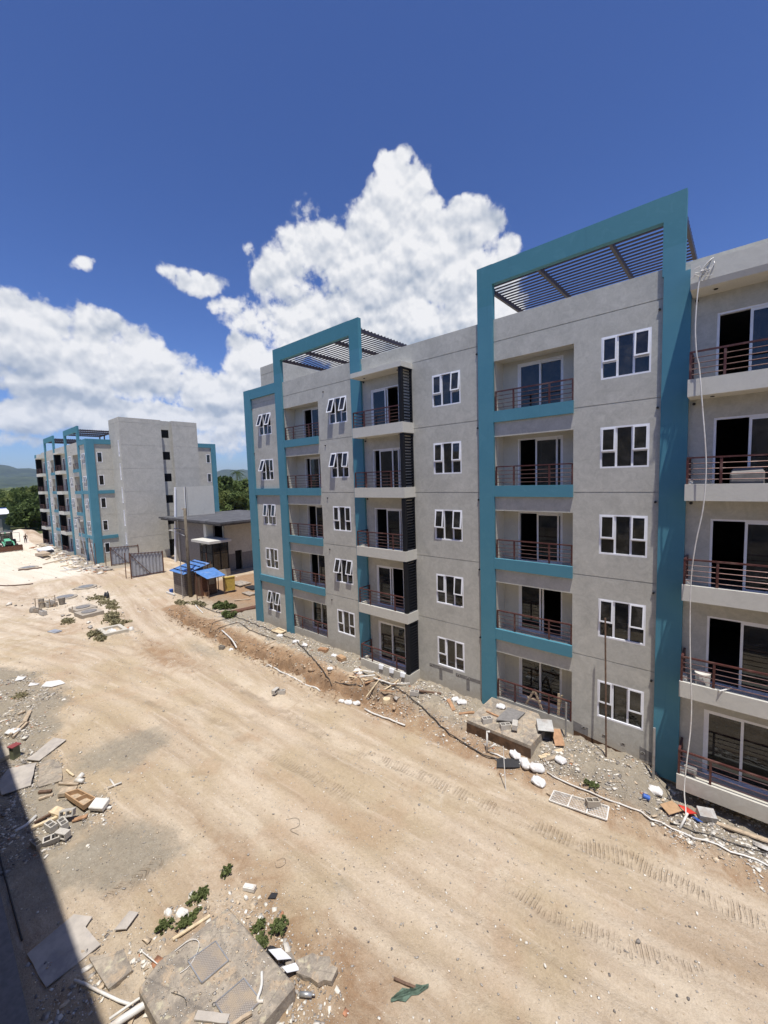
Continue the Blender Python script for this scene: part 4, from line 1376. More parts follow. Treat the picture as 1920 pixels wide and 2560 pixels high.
# ---------------- the block the photographer stands on: only its foot shows, and its shadow
own = empty('apartment_block', (-14, -23, -.9), 'dark concrete plinth and wall of the near block in the bottom left corner', 'apartment building')
ob = MB()
ob.box(-42, 14, -33, -17.02, -.9, 14.75)
ob.build('wall', M['plaster'], own)
for n in range(0, 4):
    ob = MB(); ob.box(-42, 14, -17.0, -15.9, 3*n-.95, 3*n-.65)
    ob.build('balcony_slab', M['concrete'], own)
ob = MB(); ob.box(-42, 14, -15.50, -15.12, -1.2, -.55)
ob.build('plinth', M['grayrender'], own)
ob = MB(); ob.box(-42, 14, -15.9, -15.50, -1.6, -1.0)
ob.build('shade_strip', M['damp_shade'], own)  # dark brown strip: shade behind the plinth put into the colour


# ================================================================== community hall with tilted fins
GZ0 = -.75
hall = empty('community_hall', (-51, 10, -.7), 'unfinished grey hall with flat dark roof and tall tilted fin walls', 'building')
b = MB(); b.box(-59.0, -42.3, 5.75, 17.5, 5.30, 5.52); b.box(-58.8, -42.5, 5.95, 17.3, 5.10, 5.30)
b.build('roof', M['roofdark'], hall)
def fin(name, y0t, y1t, y0b, y1b, x, z1, th=.22, mat=None):
    b = MB()
    vs = [(x, y0b, GZ0), (x, y1b, GZ0), (x, y1t, z1), (x, y0t, z1)]
    b.add(vs + [(p[0]-th, p[1], p[2]) for p in vs], [(0, 1, 2, 3), (7, 6, 5, 4), (0, 4, 5, 1), (1, 5, 6, 2), (2, 6, 7, 3), (3, 7, 4, 0)])
    return b.build(name, mat or M['plaster'], hall)
fin('fin_wall', 6.95, 12.1, 6.30, 12.1, -56.0, 9.40, .25, M['plaster_light'])
fin('fin_wall', 8.15, 8.35, 8.0, 8.35, -55.9, 9.40, .12, M['plaster_light'])
for y0_ in (6.30, 8.0):
    b = MB(); zt_ = 9.40; k_ = (6.95-6.30) if y0_ < 7 else .15
    b.add([(-55.9, y0_-.05, GZ0), (-55.9, y0_+.09, GZ0), (-55.9, y0_+.09+k_, zt_), (-55.9, y0_-.05+k_, zt_), (-56.2, y0_-.05, GZ0), (-56.2, y0_+.09, GZ0), (-56.2, y0_+.09+k_, zt_), (-56.2, y0_-.05+k_, zt_)],
                  [(0, 1, 2, 3), (7, 6, 5, 4), (0, 4, 5, 1), (1, 5, 6, 2), (2, 6, 7, 3), (3, 7, 4, 0)])
    b.build('fin_sunlit_edge', M['whitepaint'], hall)  # white strips paint in the sunlight on the fins' narrow sides
# recessed wall, the roof's shade painted in as a darker grey
b = MB(); b.box(-56.0, -46.6, 7.05, 7.25, GZ0, 5.10); b.build('wall', M['grayrender'], hall)
b = MB(); b.box(-47.2, -46.6, 6.2, 7.05, GZ0, 5.10); b.build('wall', M['plaster_light'], hall)
# side wall with a doorway
b = MB()
def Ph(u, d, z):
    return (-45.5-d, u + .035*(5.1-z)*(1 if u > 8 else -1)*0, z)
wall_sheet(b, (7.75, 17.3), (GZ0, 4.85), [(9.03, 9.92, -.75, 1.66, None)], lambda u, d, z: (-45.5-d, u if u > 7.8 else u+.10*(z-GZ0)/5.6*1.0, z), t=.25)
b.build('wall', M['plaster'], hall)
b = MB(); b.box(-45.75, -45.5, 7.75, 7.74, GZ0, 4.85); b.add([(-45.5, 7.75, GZ0), (-45.8, 7.75, GZ0), (-45.8, 7.85, 4.85), (-45.5, 7.85, 4.85)], [(0, 1, 2, 3)])
b.build('wall_edge', M['plaster_light'], hall)
b = MB(); b.box(-50, -45.9, 8.2, 17.2, GZ0, 4.8); b.build('interior', M['dark'], hall)
b = MB(); b.box(-45.495, -45.49, 7.76, 9.0, GZ0, 1.35); b.box(-45.495, -45.49, 9.95, 17.3, GZ0, 1.35)
b.build('base_coat', M['grayrender'], hall)
# glazed porch
b = MB(); b.box(-47.3, -43.05, 4.75, 7.35, 3.22, 3.48); b.build('porch_roof', M['plaster_light'], hall)
b = MB(); b.box(-46.6, -43.6, 5.3, 7.3, GZ0, .12); b.build('porch_plinth', M['concrete'], hall)
b = MB()
for x, y in ((-46.5, 5.4), (-43.7, 5.4), (-43.7, 7.2), (-45.1, 5.4), (-43.7, 6.3)):
    b.box(x-.05, x+.05, y-.05, y+.05, .12, 3.22)
b.box(-46.5, -43.7, 5.37, 5.43, 1.95, 2.03); b.box(-43.73, -43.67, 5.4, 7.2, 1.95, 2.03)
b.build('porch_frame', M['black'], hall)
b = MB(); b.box(-46.45, -43.75, 5.39, 5.41, .15, 3.2); b.box(-43.71, -43.69, 5.45, 7.15, .15, 3.2)
b.build('porch_glass', M['glass'], hall)

bench = empty('trestle_bench', (-45.6, 4.6, -.7), 'rough white plank laid on trestles in front of the hall porch', 'bench')
b = MB(); b.box(-47.0, -44.2, 4.45, 4.80, .02, .09); b.build('plank', M['pvc'], bench)
for x in (-46.7, -44.5):
    b = MB(); b.bar((x, 4.40, -.72), (x+.08, 4.62, .02), .05); b.bar((x, 4.85, -.72), (x+.08, 4.63, .02), .05)
    b.build('trestle', M['wood_dark'], bench)
for x, y, h, l in ((-43.2, 4.5, 2.3, 'thin leaning steel bar before the hall porch, nearest its corner'), (-41.7, 4.2, 1.6, 'short thin steel bar standing right of the hall porch')):
    b = MB(); b.bar((x, y, -.72), (x-.35, y+.1, h), .05); tag(b.build('steel_bar', M['rust']), l, 'bar')

# ================================================================== watchman's hut
hut = empty('block_hut', (-40, .9, -.7), 'small cinder block hut with sloping blue sheet roof', 'hut')
def blockwork():
    mt, N_, bs, pos, out = material('blockwork')
    br = N_.n.new('ShaderNodeTexBrick')
    mp = N_.n.new('ShaderNodeMapping'); mp.inputs['Rotation'].default_value = (R(90), 0, 0)
    N_.l.new(pos, mp.inputs['Vector'])
    N_.l.new(mp.outputs[0], br.inputs['Vector'])
    for k, v in (('Scale', 1.0), ('Mortar Size', .012), ('Brick Width', .42), ('Row Height', .21)):
        br.inputs[k].default_value = v
    br.inputs['Color1'].default_value = (.22, .19, .165, 1); br.inputs['Color2'].default_value = (.30, .265, .23, 1); br.inputs['Mortar'].default_value = (.10, .09, .08, 1)
    N_.l.new(N_.mix(.5, br.outputs[0], N_.mix(N_.noise(pos, 5, 5), (.12, .11, .10), (.40, .36, .31)), 'OVERLAY'), bs.inputs['Base Color'])
    bs.inputs['Roughness'].default_value = .95
    return mt
M['blockwork'] = blockwork()
b = MB(); b.prism([(-41.35, .24), (-38.95, .25), (-38.95, 2.1), (-41.35, 2.1)], [-.8]*4, [1.45, 1.40, 1.9, 1.9]); b.build('wall', M['blockwork'], hut)
b = MB()
for (x0, x1) in ((-41.6, -38.45),):
    n = 16
    for i in range(n):
        a = x0+(x1-x0)*i/n; c = x0+(x1-x0)*(i+1)/n; hmid = .025 if i % 4 == 0 else 0
        b.add([(a, .0, 1.50+hmid), (c, .0, 1.50+hmid), (c, 2.5, 2.12+hmid), (a, 2.5, 2.12+hmid), (a, .0, 1.47), (c, .0, 1.47), (c, 2.5, 2.09), (a, 2.5, 2.09)],
              [(0, 1, 2, 3), (7, 6, 5, 4), (0, 4, 5, 1), (1, 5, 6, 2), (2, 6, 7, 3), (3, 7, 4, 0)])
b.build('roof', M['roofblue'], hut)
b = MB()
for y in (.35, .95, 1.55, 2.1): b.box(-41.5, -38.5, y, y+.07, 1.545+y*.25, 1.585+y*.25)
b.build('roof_batten', M['blackp'], hut)
shed2 = empty('timber_shed', (-37.6, 2.2, -.7), 'brown timber lean-to with blue sheet awning against the block hut', 'shed')
b = MB(); b.box(-38.9, -37.7, 1.1, 2.7, -.75, 1.22); b.build('wall', M['wood_dark'], shed2)
b = MB(); b.box(-37.7, -37.66, 1.15, 1.75, -.72, 1.1); b.build('door', M['rust'], shed2)
b = MB(); b.box(-37.7, -37.65, 1.95, 2.5, .25, .85); b.build('hatch', M['blockdark'], shed2)
b = MB(); b.add([(-38.6, .95, 1.62), (-36.35, 1.2, 1.14), (-36.35, 2.95, 1.16), (-38.6, 2.95, 1.60), (-38.6, .95, 1.59), (-36.35, 1.2, 1.11), (-36.35, 2.95, 1.13), (-38.6, 2.95, 1.57)],
               [(0, 1, 2, 3), (7, 6, 5, 4), (0, 4, 5, 1), (1, 5, 6, 2), (2, 6, 7, 3), (3, 7, 4, 0)]); b.build('awning', M['roofblue'], shed2)
for x, y in ((-36.5, 1.3), (-36.5, 2.85), (-38.1, 1.05)):
    b = MB(); b.bar((x, y, -.75), (x, y, 1.12), .05); b.build('awning_post', M['wood_dark'], shed2)
up = empty('utility_pole', (-38.39, .49, -.7), 'tall grey-brown timber pole rising beside the block hut', 'pole')
b = MB(); b.tube([(-38.39, .49, -.8), (-38.39, .49, 3.5), (-38.36, .49, 7.55)], .16, 12, r1=.12); b.build('shaft', M['pole'], up, smooth=True)
b = MB(); b.tube([(-38.36, .49, 7.4), (-38.6, .40, 7.5)], .025, 6); b.tube([(-38.36, .49, 5.2), (-38.36, .25, 5.2)], .02, 6); b.build('bracket', M['rust'], up)
b = MB(); b.box(-38.75, -38.6, .36, .44, 7.42, 7.6); b.build('insulator', M['pvc'], up)
sl = empty('solar_lamp_post', (-38.6, -.12, -.7), 'slim steel post carrying a small solar panel lamp', 'lamp post')
b = MB(); b.tube([(-38.6, -.12, -.8), (-38.6, -.12, 6.5)], .04, 8, r1=.03); b.build('post', M['steel'], sl)
b = MB(); b.tube([(-38.6, -.12, 5.35), (-39.5, -.3, 5.55)], .03, 6); b.tube([(-38.6, -.12, 5.35), (-38.0, .15, 5.1)], .03, 6); b.build('arm', M['steel'], sl)
b = MB(); b.obox((-38.55, -.05, 5.68), (.85, .55, .05), R(10), R(-18)); b.build('solar_panel', M['solar'], sl)
b = MB(); b.obox((-39.65, -.33, 5.56), (.45, .16, .06), R(10)); b.build('lamp_head', M['pvc'], sl)
for i, (x, y, h, lab) in enumerate(((-36.8, .37, 1.9, 'thin rusty post standing right of the timber pole'), (-36.95, .9, 1.3, 'short leaning rusty post at the awning corner'), (-38.2, 3.1, 1.1, 'thin rusty post between awning and yellow cabinet'))):
    b = MB(); b.bar((x, y, -.75), (x+.05, y, h), .06); tag(b.build('steel_post', M['rust']), lab, 'post')
cab = empty('yellow_cabinet', (-36.7, 3.4, -.7), 'yellow metal cabinet on short legs beside the blue roofed hut', 'cabinet')
b = MB(); b.obox((-36.75, 3.45, .15), (.35, 1.0, 1.25), R(-12)); b.build('case', M['yellow'], cab)
b = MB(); b.obox((-36.75, 3.45, .80), (.42, 1.08, .06), R(-12)); b.build('lid', M['yellow'], cab)
for dx, dy in ((-.12, -.42), (.14, -.42), (-.12, .42), (.14, .42)):
    b = MB(); b.bar((-36.75+dx, 3.45+dy, -.75), (-36.75+dx, 3.45+dy, -.47), .05); b.build('leg', M['rust'], cab)
for nm, mt_, (x, y), r_, h_, lab, cat in (('bucket', 'bluep', (-41.6, .05), .16, .34, 'small blue bucket left of the block hut', 'bucket'), ('oil_drum', 'rust', (-38.0, 4.0), .26, .5, 'dark rusty drum behind the yellow cabinet', 'drum')):
    b = MB(); b.tube([(x, y, -.72), (x, y, -.72+h_)], r_, 14, r1=r_*1.12); b.tube([(x, y, -.72+h_*.92), (x, y, -.70+h_)], r_*1.18, 14)
    tag(b.build(nm, M[mt_]), lab, cat)
b = MB(); b.obox((-37.55, 1.62, -.52), (.34, .34, .38), R(20)); b.obox((-37.55, 1.62, -.32), (.38, .38, .03), R(20)); tag(b.build('wooden_box', M['orange']), 'orange-brown box at the foot of the timber shed', 'box')
b = MB(); b.obox((-41.0, -.25, -.62), (1.7, .16, .12), R(2)); b.obox((-41.0, -.25, -.55), (1.6, .10, .03), R(2)); tag(b.build('concrete_post', M['pvc']), 'white concrete post lying left of the block hut', 'post')
for (x, y, sx, sy, rz, lab) in ((-38.8, 5.8, 2.2, 1.3, .3, 'thin grey slab lying on the earth behind the yellow cabinet'), (-36.2, 5.6, 1.6, .9, -.2, 'dark flat sheet propped near the corner of the large block'), (-34.5, 4.2, 1.5, .7, .1, 'long flat board on the earth left of the large block')):
    b = MB(); b.prism([(x-sx/2, y-sy/2), (x+sx/2, y-sy/2-.1), (x+sx/2*.9, y+sy/2), (x-sx/2*.8, y+sy/2*.8)], -.62, -.53); b.obox((x, y, -.66), (sx*.5, .1, .1), rz)
    tag(b.build('slab', M['concrete_dirty'] if 'dark' not in lab else M['blackp']), lab, 'slab')

# ================================================================== sheet metal gates
def gate(x, y0, y1, z0, z1, lab, slant=0.0):
    g_ = empty('sheet_gate', (x, (y0+y1)/2, z0), lab, 'gate', 'corrugated sheet gates of the site')
    b = MB(); n = int((y1-y0)/.06)
    for i in range(n):
        a = y0+(y1-y0)*i/n; c = y0+(y1-y0)*(i+1)/n; d0 = .035*math.sin(i*1.05); d1 = .035*math.sin((i+1)*1.05)
        zt = lambda yy: z1+slant*(yy-y0)
        b.add([(x+d0, a, z0+.15), (x+d1, c, z0+.15), (x+d1, c, zt(c)), (x+d0, a, zt(a))], [(0, 1, 2, 3)])
    b.build('sheet', M['zinc'], g_)
    b = MB()
    for yy in (y0, y1): b.bar((x+.06, yy, z0-.05), (x+.06, yy, z1+.05+slant*(yy-y0)), .09)
    for zz in (z0+.2, z1-.08): b.bar((x+.06, y0, zz), (x+.06, y1, zz+slant*(y1-y0)*(zz > 1)), .06)
    b.bar((x+.07, y0, z1-.1), (x+.07, (y0+y1)*.5+.3, z0+.2), .05)
    b.build('gate_frame', M['rust'], g_)
    return g_
gate(-60.0, .15, 3.3, -.35, 2.12, 'plain corrugated zinc gate leaf further from the camera', -.04)
gate(-51.3, -.37, 3.05, -.6, 2.28, 'rusty framed zinc gate leaf nearer the blue roofed hut', -.08)
for (x, y, h, lx, lab) in ((-60.3, -.35, 2.2, .05, 'thin post at the left edge of the far gate leaf'), (-62.4, -1.0, 3.2, -1.6, 'long leaning post before the far block corner'), (-63.0, -.7, 2.5, -.1, 'upright thin post before the far block corner'), (-51.7, -.75, 2.35, .1, 'rusty post left of the nearer gate leaf')):
    b = MB(); b.bar((x, y, gh(x, y)-.1), (x+lx, y, h), .07); tag(b.build('wooden_post', M['rust']), lab, 'post')
sp = empty('street_lamp', (-64.6, -1.3, -.3), 'tall leaning solar lamp post before the far block facade', 'lamp post')
b = MB(); b.tube([(-64.0, -1.4, -.35), (-66.2, -1.5, 5.6)], .05, 8); b.build('post', M['steel'], sp)
b = MB(); b.obox((-66.5, -1.6, 5.75), (1.3, .5, .06), 0, R(10)); b.build('solar_panel', M['solar'], sp)
b = MB(); b.obox((-65.6, -1.3, 5.35), (.35, .25, .14)); b.build('lamp_head', M['pvc'], sp)

# fence behind the hall
fn_ = empty('mesh_fence', (-108, 46, -.4), 'pale wire mesh fence in front of the trees at right of the far block', 'fence')
fn_['kind'] = 'thing'
b = MB()
for k in range(19): b.bar((-112+k*1.6, 36+k*1.35, -.4), (-112+k*1.6, 36+k*1.35, 1.9), .09)
b.build('post', M['steel'], fn_)
b = MB()
for zz in (.2, 1.0, 1.85): b.bar((-112, 36, zz), (-83.2, 60.3, zz), .05)
b.build('rail', M['steel'], fn_)
w_ = MB(); w_.box(-104, -70, 32, 32.3, -.5, 1.1); tag(w_.build('boundary_wall', M['plaster_light']), 'low pale wall behind the community hall', 'wall')

# metal shed at the left edge
ms = empty('metal_shed', (-131, -8, -.1), 'grey shed with white sloping roof at the left edge', 'shed')
b = MB(); b.prism([(-127.4, -16), (-127.4, -1.3), (-135.5, -1.3), (-135.5, -16)], -.3, 4.2); b.build('wall', simple('green_grey_cladding', (.16, .19, .17), .7), ms)
b = MB(); b.box(-127.39, -127.3, -6.6, -2.6, -.2, 3.2); b.build('door', simple('beige_shutter', (.42, .39, .33), .7), ms)
b = MB(); b.add([(-126.7, -16.5, 4.3), (-126.7, -.9, 4.3), (-131.5, -1.2, 5.42), (-131.5, -16.5, 5.42), (-136.3, -16.5, 4.3), (-136.3, -.9, 4.3),
                (-126.7, -16.5, 4.2), (-126.7, -.9, 4.2), (-136.3, -16.5, 4.2), (-136.3, -.9, 4.2)],
               [(0, 1, 2, 3), (3, 2, 5, 4), (0, 6, 7, 1), (4, 5, 9, 8), (1, 7, 9, 5, 2), (0, 3, 4, 8, 6), (6, 8, 9, 7)])
b.build('roof', M['whitepaint'], ms)
b = MB(); b.box(-131.8, -131.2, -16.5, -1.15, 5.43, 5.53); b.build('ridge_cap', M['bluep'], ms)
# small far houses
for (x, y, s, lab) in ((-175, 6.5, 1, 'tiny white house among the trees at far left'), (-205, 11, 1.6, 'pale far house high among the trees at left'), (-150, 74, 1.2, 'long white roofed building behind the trees right of the far block')):
    h_ = empty('house', (x, y, -.4), lab, 'house')
    L = 5*s if 'long' not in lab else 14
    b = MB(); b.box(x-3*s, x+3*s, y-L/2, y+L/2, -.5, (5.2 if 'long' not in lab else 7.4)); b.build('wall', M['plaster_light'], h_)
    z_ = 5.2 if 'long' not in lab else 7.4
    b = MB(); b.box(x-3.3*s, x+3.3*s, y-L/2-.4, y+L/2+.4, z_, z_+.5); b.build('roof', M['whitepaint'], h_)
    b = MB()
    for k in range(3): b.box(x+3*s, x+3*s+.05, y-L/2+L*(k+.4)/3.3, y-L/2+L*(k+.75)/3.3, z_-2.2, z_-1.0)
    b.build('window', M['glass'], h_)


# ================================================================== backhoe and worker
bh = empty('backhoe', (-90.5, -6.4, -.1), 'green backhoe loader with wide front bucket at the left edge', 'backhoe')
BX, BY, BZ = -91.5, -6.0, gh(-91, -6)-.02
def wheel(cx, cy, r_, w, nm='wheel'):
    b = MB(); b.tube([(cx-.0, cy-w/2, BZ+r_), (cx, cy+w/2, BZ+r_)], r_, 20)
    wv = b.build(nm, M['tyre'], bh)
    b = MB(); b.tube([(cx, cy-w/2-.02, BZ+r_), (cx, cy+w/2+.02, BZ+r_)], r_*.5, 14); b.build('rim', M['pvc'], wv)
for cx, r_, w in ((BX+1.5, .52, .38), (BX-1.1, .80, .50)):
    for cy in (BY-1.0, BY+1.0): wheel(cx, cy, r_, w)
b = MB(); b.box(BX-1.8, BX+1.9, BY-.45, BY+.45, BZ+.6, BZ+1.1); b.build('chassis', M['blackp'], bh)
b = MB(); b.prism([(BX+.5, BY-.42), (BX+2.0, BY-.38), (BX+2.0, BY+.38), (BX+.5, BY+.42)], BZ+1.05, [BZ+1.9, BZ+1.65, BZ+1.65, BZ+1.9]); b.build('hood', M['green_metal'], bh, bevel=.06)
b = MB(); b.box(BX+2.0, BX+2.05, BY-.33, BY+.33, BZ+1.1, BZ+1.6); b.build('grille', M['blackp'], bh)
b = MB()
for x in (BX-.9, BX+.5):
    for y in (BY-.7, BY+.7): b.bar((x, y, BZ+1.1), (x, y, BZ+2.9), .10)
b.build('cab_frame', M['blackp'], bh)
b = MB(); b.box(BX-.85, BX+.45, BY-.71, BY-.69, BZ+1.2, BZ+2.8); b.box(BX-.85, BX+.45, BY+.69, BY+.71, BZ+1.2, BZ+2.8); b.box(BX+.49, BX+.51, BY-.65, BY+.65, BZ+1.5, BZ+2.8)
b.build('cab_glass', M['glass'], bh)
b = MB(); b.box(BX-1.05, BX+.7, BY-.85, BY+.85, BZ+2.9, BZ+3.05); b.build('cab_roof', M['roofdark'], bh, bevel=.05)
b = MB(); b.box(BX-.5, BX+.1, BY-.3, BY+.3, BZ+1.2, BZ+1.6); b.box(BX-.55, BX-.4, BY-.3, BY+.3, BZ+1.6, BZ+2.2); b.build('seat', M['blackp'], bh)
for s_ in (-.6, .6):
    b = MB(); b.bar((BX+.6, BY+s_, BZ+1.35), (BX+2.2, BY+s_, BZ+1.25), .16, .2); b.bar((BX+2.2, BY+s_, BZ+1.25), (BX+2.75, BY+s_, BZ+.4), .14, .18); b.build('loader_arm', M['green_metal'], bh)
b = MB()
for i in range(6):
    t0, t1 = R(-100+i*30), R(-100+(i+1)*30)
    p = lambda t: (BX+3.15-.42*math.cos(t), BZ+.5+.45*math.sin(t))
    (xa, za), (xb, zb) = p(t0), p(t1)
    b.add([(xa, BY-1.5, za), (xb, BY-1.5, zb), (xb, BY+1.5, zb), (xa, BY+1.5, za), (xa+.06, BY-1.5, za), (xb+.06, BY-1.5, zb), (xb+.06, BY+1.5, zb), (xa+.06, BY+1.5, za)],
          [(0, 1, 2, 3), (7, 6, 5, 4), (0, 4, 5, 1), (3, 2, 6, 7)])
b.box(BX+2.9, BX+3.3, BY-1.52, BY-1.47, BZ+.08, BZ+.9); b.box(BX+2.9, BX+3.3, BY+1.47, BY+1.52, BZ+.08, BZ+.9)
b.box(BX+3.24, BX+3.30, BY-1.5, BY+1.5, BZ+.06, BZ+.85)
b.build('front_bucket', M['rust'], bh)
b = MB(); b.bar((BX-1.9, BY+.2, BZ+1.0), (BX-3.0, BY+.2, BZ+2.7), .22, .28); b.bar((BX-3.0, BY+.2, BZ+2.7), (BX-3.7, BY+.2, BZ+1.2), .18, .24); b.build('backhoe_boom', M['green_metal'], bh)
b = MB(); b.prism([(BX-4.0, BY-.15), (BX-3.4, BY-.15), (BX-3.4, BY+.55), (BX-4.0, BY+.55)], BZ+.6, BZ+1.2); b.build('digging_bucket', M['rust'], bh, bevel=.05)
b = MB(); b.tube([(BX+1.2, BY+.3, BZ+1.8), (BX+1.2, BY+.3, BZ+2.4)], .05, 8); b.build('exhaust', M['blackp'], bh)
dr = MB()
dr.bar((BX+.5, BY+.75, BZ+1.3), (BX+.9, BY+1.55, BZ+1.2), .05); dr.bar((BX+.5, BY+.75, BZ+2.75), (BX+.9, BY+1.55, BZ+2.75), .05); dr.bar((BX+.9, BY+1.55, BZ+1.2), (BX+.9, BY+1.55, BZ+2.75), .05)
dr.build('cab_door', M['blackp'], bh)


def skin_figure(name, J, E_, mat, parent, loc):
    """one continuous body grown over a stick skeleton"""
    me = bpy.data.meshes.new(name)
    me.from_pydata([tuple(Vector(p)) for p, r_ in J], E_, [])
    o = bpy.data.objects.new(name, me); COL.objects.link(o)
    o.location = Vector(loc) - (worldloc(parent) if parent else Vector((0, 0, 0)))
    if parent: o.parent = parent
    o['wl'] = tuple(loc)
    sk = o.modifiers.new('skin', 'SKIN'); sk.use_smooth_shade = True
    su = o.modifiers.new('sub', 'SUBSURF'); su.levels = 1; su.render_levels = 1
    lay = me.skin_vertices[0].data
    for i, (p, r_) in enumerate(J):
        lay[i].radius = r_ if isinstance(r_, tuple) else (r_, r_)
    lay[0].use_root = True
    me.materials.append(mat)
    return o


PX, PY = -98.0, -2.75
PZ = gh(PX, PY)-.02
man = empty('person', (PX, PY, PZ), 'person in dark shirt bending over the earth heap near the far block', 'person')
skin = simple('brown_skin', (.16, .085, .05), .6)
cloth = simple('dark_clothes', (.018, .018, .022), .9)
J = [((0, 0, .92), (.13, .10)), ((0, .02, 1.12), (.13, .10)), ((.10, 0, 1.34), (.17, .11)), ((.17, 0, 1.46), .055), ((.24, 0, 1.55), (.08, .09)), ((.27, 0, 1.66), (.085, .09)), ((.28, 0, 1.74), .05),
     ((.05, -.11, .84), .085), ((.12, -.13, .47), .055), ((.02, -.14, .08), .038), ((.16, -.16, .04), .035),
     ((-.02, .11, .84), .085), ((-.02, .13, .47), .055), ((-.14, .14, .08), .038), ((.0, .16, .04), .035),
     ((.12, -.21, 1.36), .05), ((.24, -.26, 1.10), .04), ((.42, -.22, .92), .028), ((.48, -.21, .86), .024),
     ((.12, .21, 1.36), .05), ((.22, .27, 1.10), .04), ((.40, .24, .90), .028), ((.46, .23, .84), .024)]
for k, (hx, hy, hz) in enumerate(((.48, -.21, .86), (.46, .23, .84))):
    root_i = 18 if k == 0 else 22
    for q_ in range(4):
        J.append(((hx+.05+.004*q_, hy-.03+.02*q_, hz-.05-.006*q_), .007)); J.append(((hx+.06, hy-.03+.02*q_, hz-.09-.004*q_), .006))
    J.append(((hx+.01, hy+(.04 if k == 0 else -.04), hz-.04), .008))
E_ = [(0, 1), (1, 2), (2, 3), (3, 4), (4, 5), (5, 6), (0, 7), (7, 8), (8, 9), (9, 10), (0, 11), (11, 12), (12, 13), (13, 14), (2, 15), (15, 16), (16, 17), (17, 18), (2, 19), (19, 20), (20, 21), (21, 22)]
for k, ri in ((0, 18), (1, 22)):
    s0 = 23+k*9
    for q_ in range(4): E_ += [(ri, s0+2*q_), (s0+2*q_, s0+2*q_+1)]
    E_.append((ri, s0+8))
skin_figure('body', J, E_, skin, man, (PX, PY, PZ))
Js = [((0, 0, .95), (.15, .12)), ((0, .02, 1.14), (.15, .12)), ((.10, 0, 1.35), (.19, .13)), ((.14, 0, 1.42), .09), ((.12, -.21, 1.37), .07), ((.20, -.25, 1.20), .06), ((.12, .21, 1.37), .07), ((.19, .26, 1.20), .06)]
skin_figure('shirt', Js, [(0, 1), (1, 2), (2, 3), (2, 4), (4, 5), (2, 6), (6, 7)], cloth, man, (PX, PY, PZ))
Jt = [((0, 0, .95), (.145, .115)), ((.05, -.11, .84), .10), ((.12, -.13, .47), .075), ((.03, -.14, .12), .06), ((-.02, .11, .84), .10), ((-.02, .13, .47), .075), ((-.13, .14, .12), .06)]
skin_figure('trousers', Jt, [(0, 1), (1, 2), (2, 3), (0, 4), (4, 5), (5, 6)], simple('dark_trousers', (.05, .05, .07), .9), man, (PX, PY, PZ))
Jh = [((.24, 0, 1.60), .06), ((.26, 0, 1.70), (.09, .092)), ((.27, 0, 1.77), .06)]
skin_figure('hair', Jh, [(0, 1), (1, 2)], M['blackp'], man, (PX-.02, PY, PZ+.02))


# ================================================================== things lying about the site
def plank(p0, p1, w, t, mat, name, label, cat, group=None, lift=.0, z0=None, z1=None):
    (x0, y0), (x1, y1) = p0, p1
    a = Vector((x0, y0, (gh(x0, y0) if z0 is None else z0)+t/2+lift)); c = Vector((x1, y1, (gh(x1, y1) if z1 is None else z1)+t/2+lift))
    b = MB()
    d = (c-a).normalized(); s_ = d.cross(Vector((0, 0, 1))).normalized(); u = s_.cross(d)
    n = 4; vs = []
    for i in range(n+1):
        p = a+(c-a)*i/n + u*(rng.uniform(-.004, .004)) + s_*rng.uniform(-.006, .006)
        for q_, r_ in ((-1, -1), (1, -1), (1, 1), (-1, 1)): vs.append(p + s_*q_*w/2*rng.uniform(.95, 1.03) + u*r_*t/2)
    fs = [(0, 3, 2, 1), tuple(n*4+k for k in range(4))]
    for i in range(n):
        for k in range(4): fs.append((i*4+k, i*4+(k+1) % 4, (i+1)*4+(k+1) % 4, (i+1)*4+k))
    b.add(vs, fs)
    o = b.build(name, mat, loc=(a+c)/2)
    return tag(o, label, cat, group)


def sheet(poly, t, mat, name, label, cat, lift=.01, dz=None, group=None):
    b = MB()
    zs = [gh(x, y)+lift+(dz[i] if dz else 0) for i, (x, y) in enumerate(poly)]
    # ragged outline
    P_ = []; Z_ = []
    n = len(poly)
    for i in range(n):
        (x0, y0), (x1, y1) = poly[i], poly[(i+1) % n]
        k = max(1, int(math.hypot(x1-x0, y1-y0)/.35))
        for j in range(k):
            t_ = j/k
            jx = rng.uniform(-.018, .018) if j else 0
            P_.append((x0+(x1-x0)*t_+jx, y0+(y1-y0)*t_+jx)); Z_.append(zs[i]*(1-t_)+zs[(i+1) % n]*t_)
    b.prism(P_, Z_, [z+t for z in Z_])
    cx = sum(p[0] for p in poly)/n; cy = sum(p[1] for p in poly)/n
    o = b.build(name, mat, loc=(cx, cy, sum(zs)/n))
    return tag(o, label, cat, group)


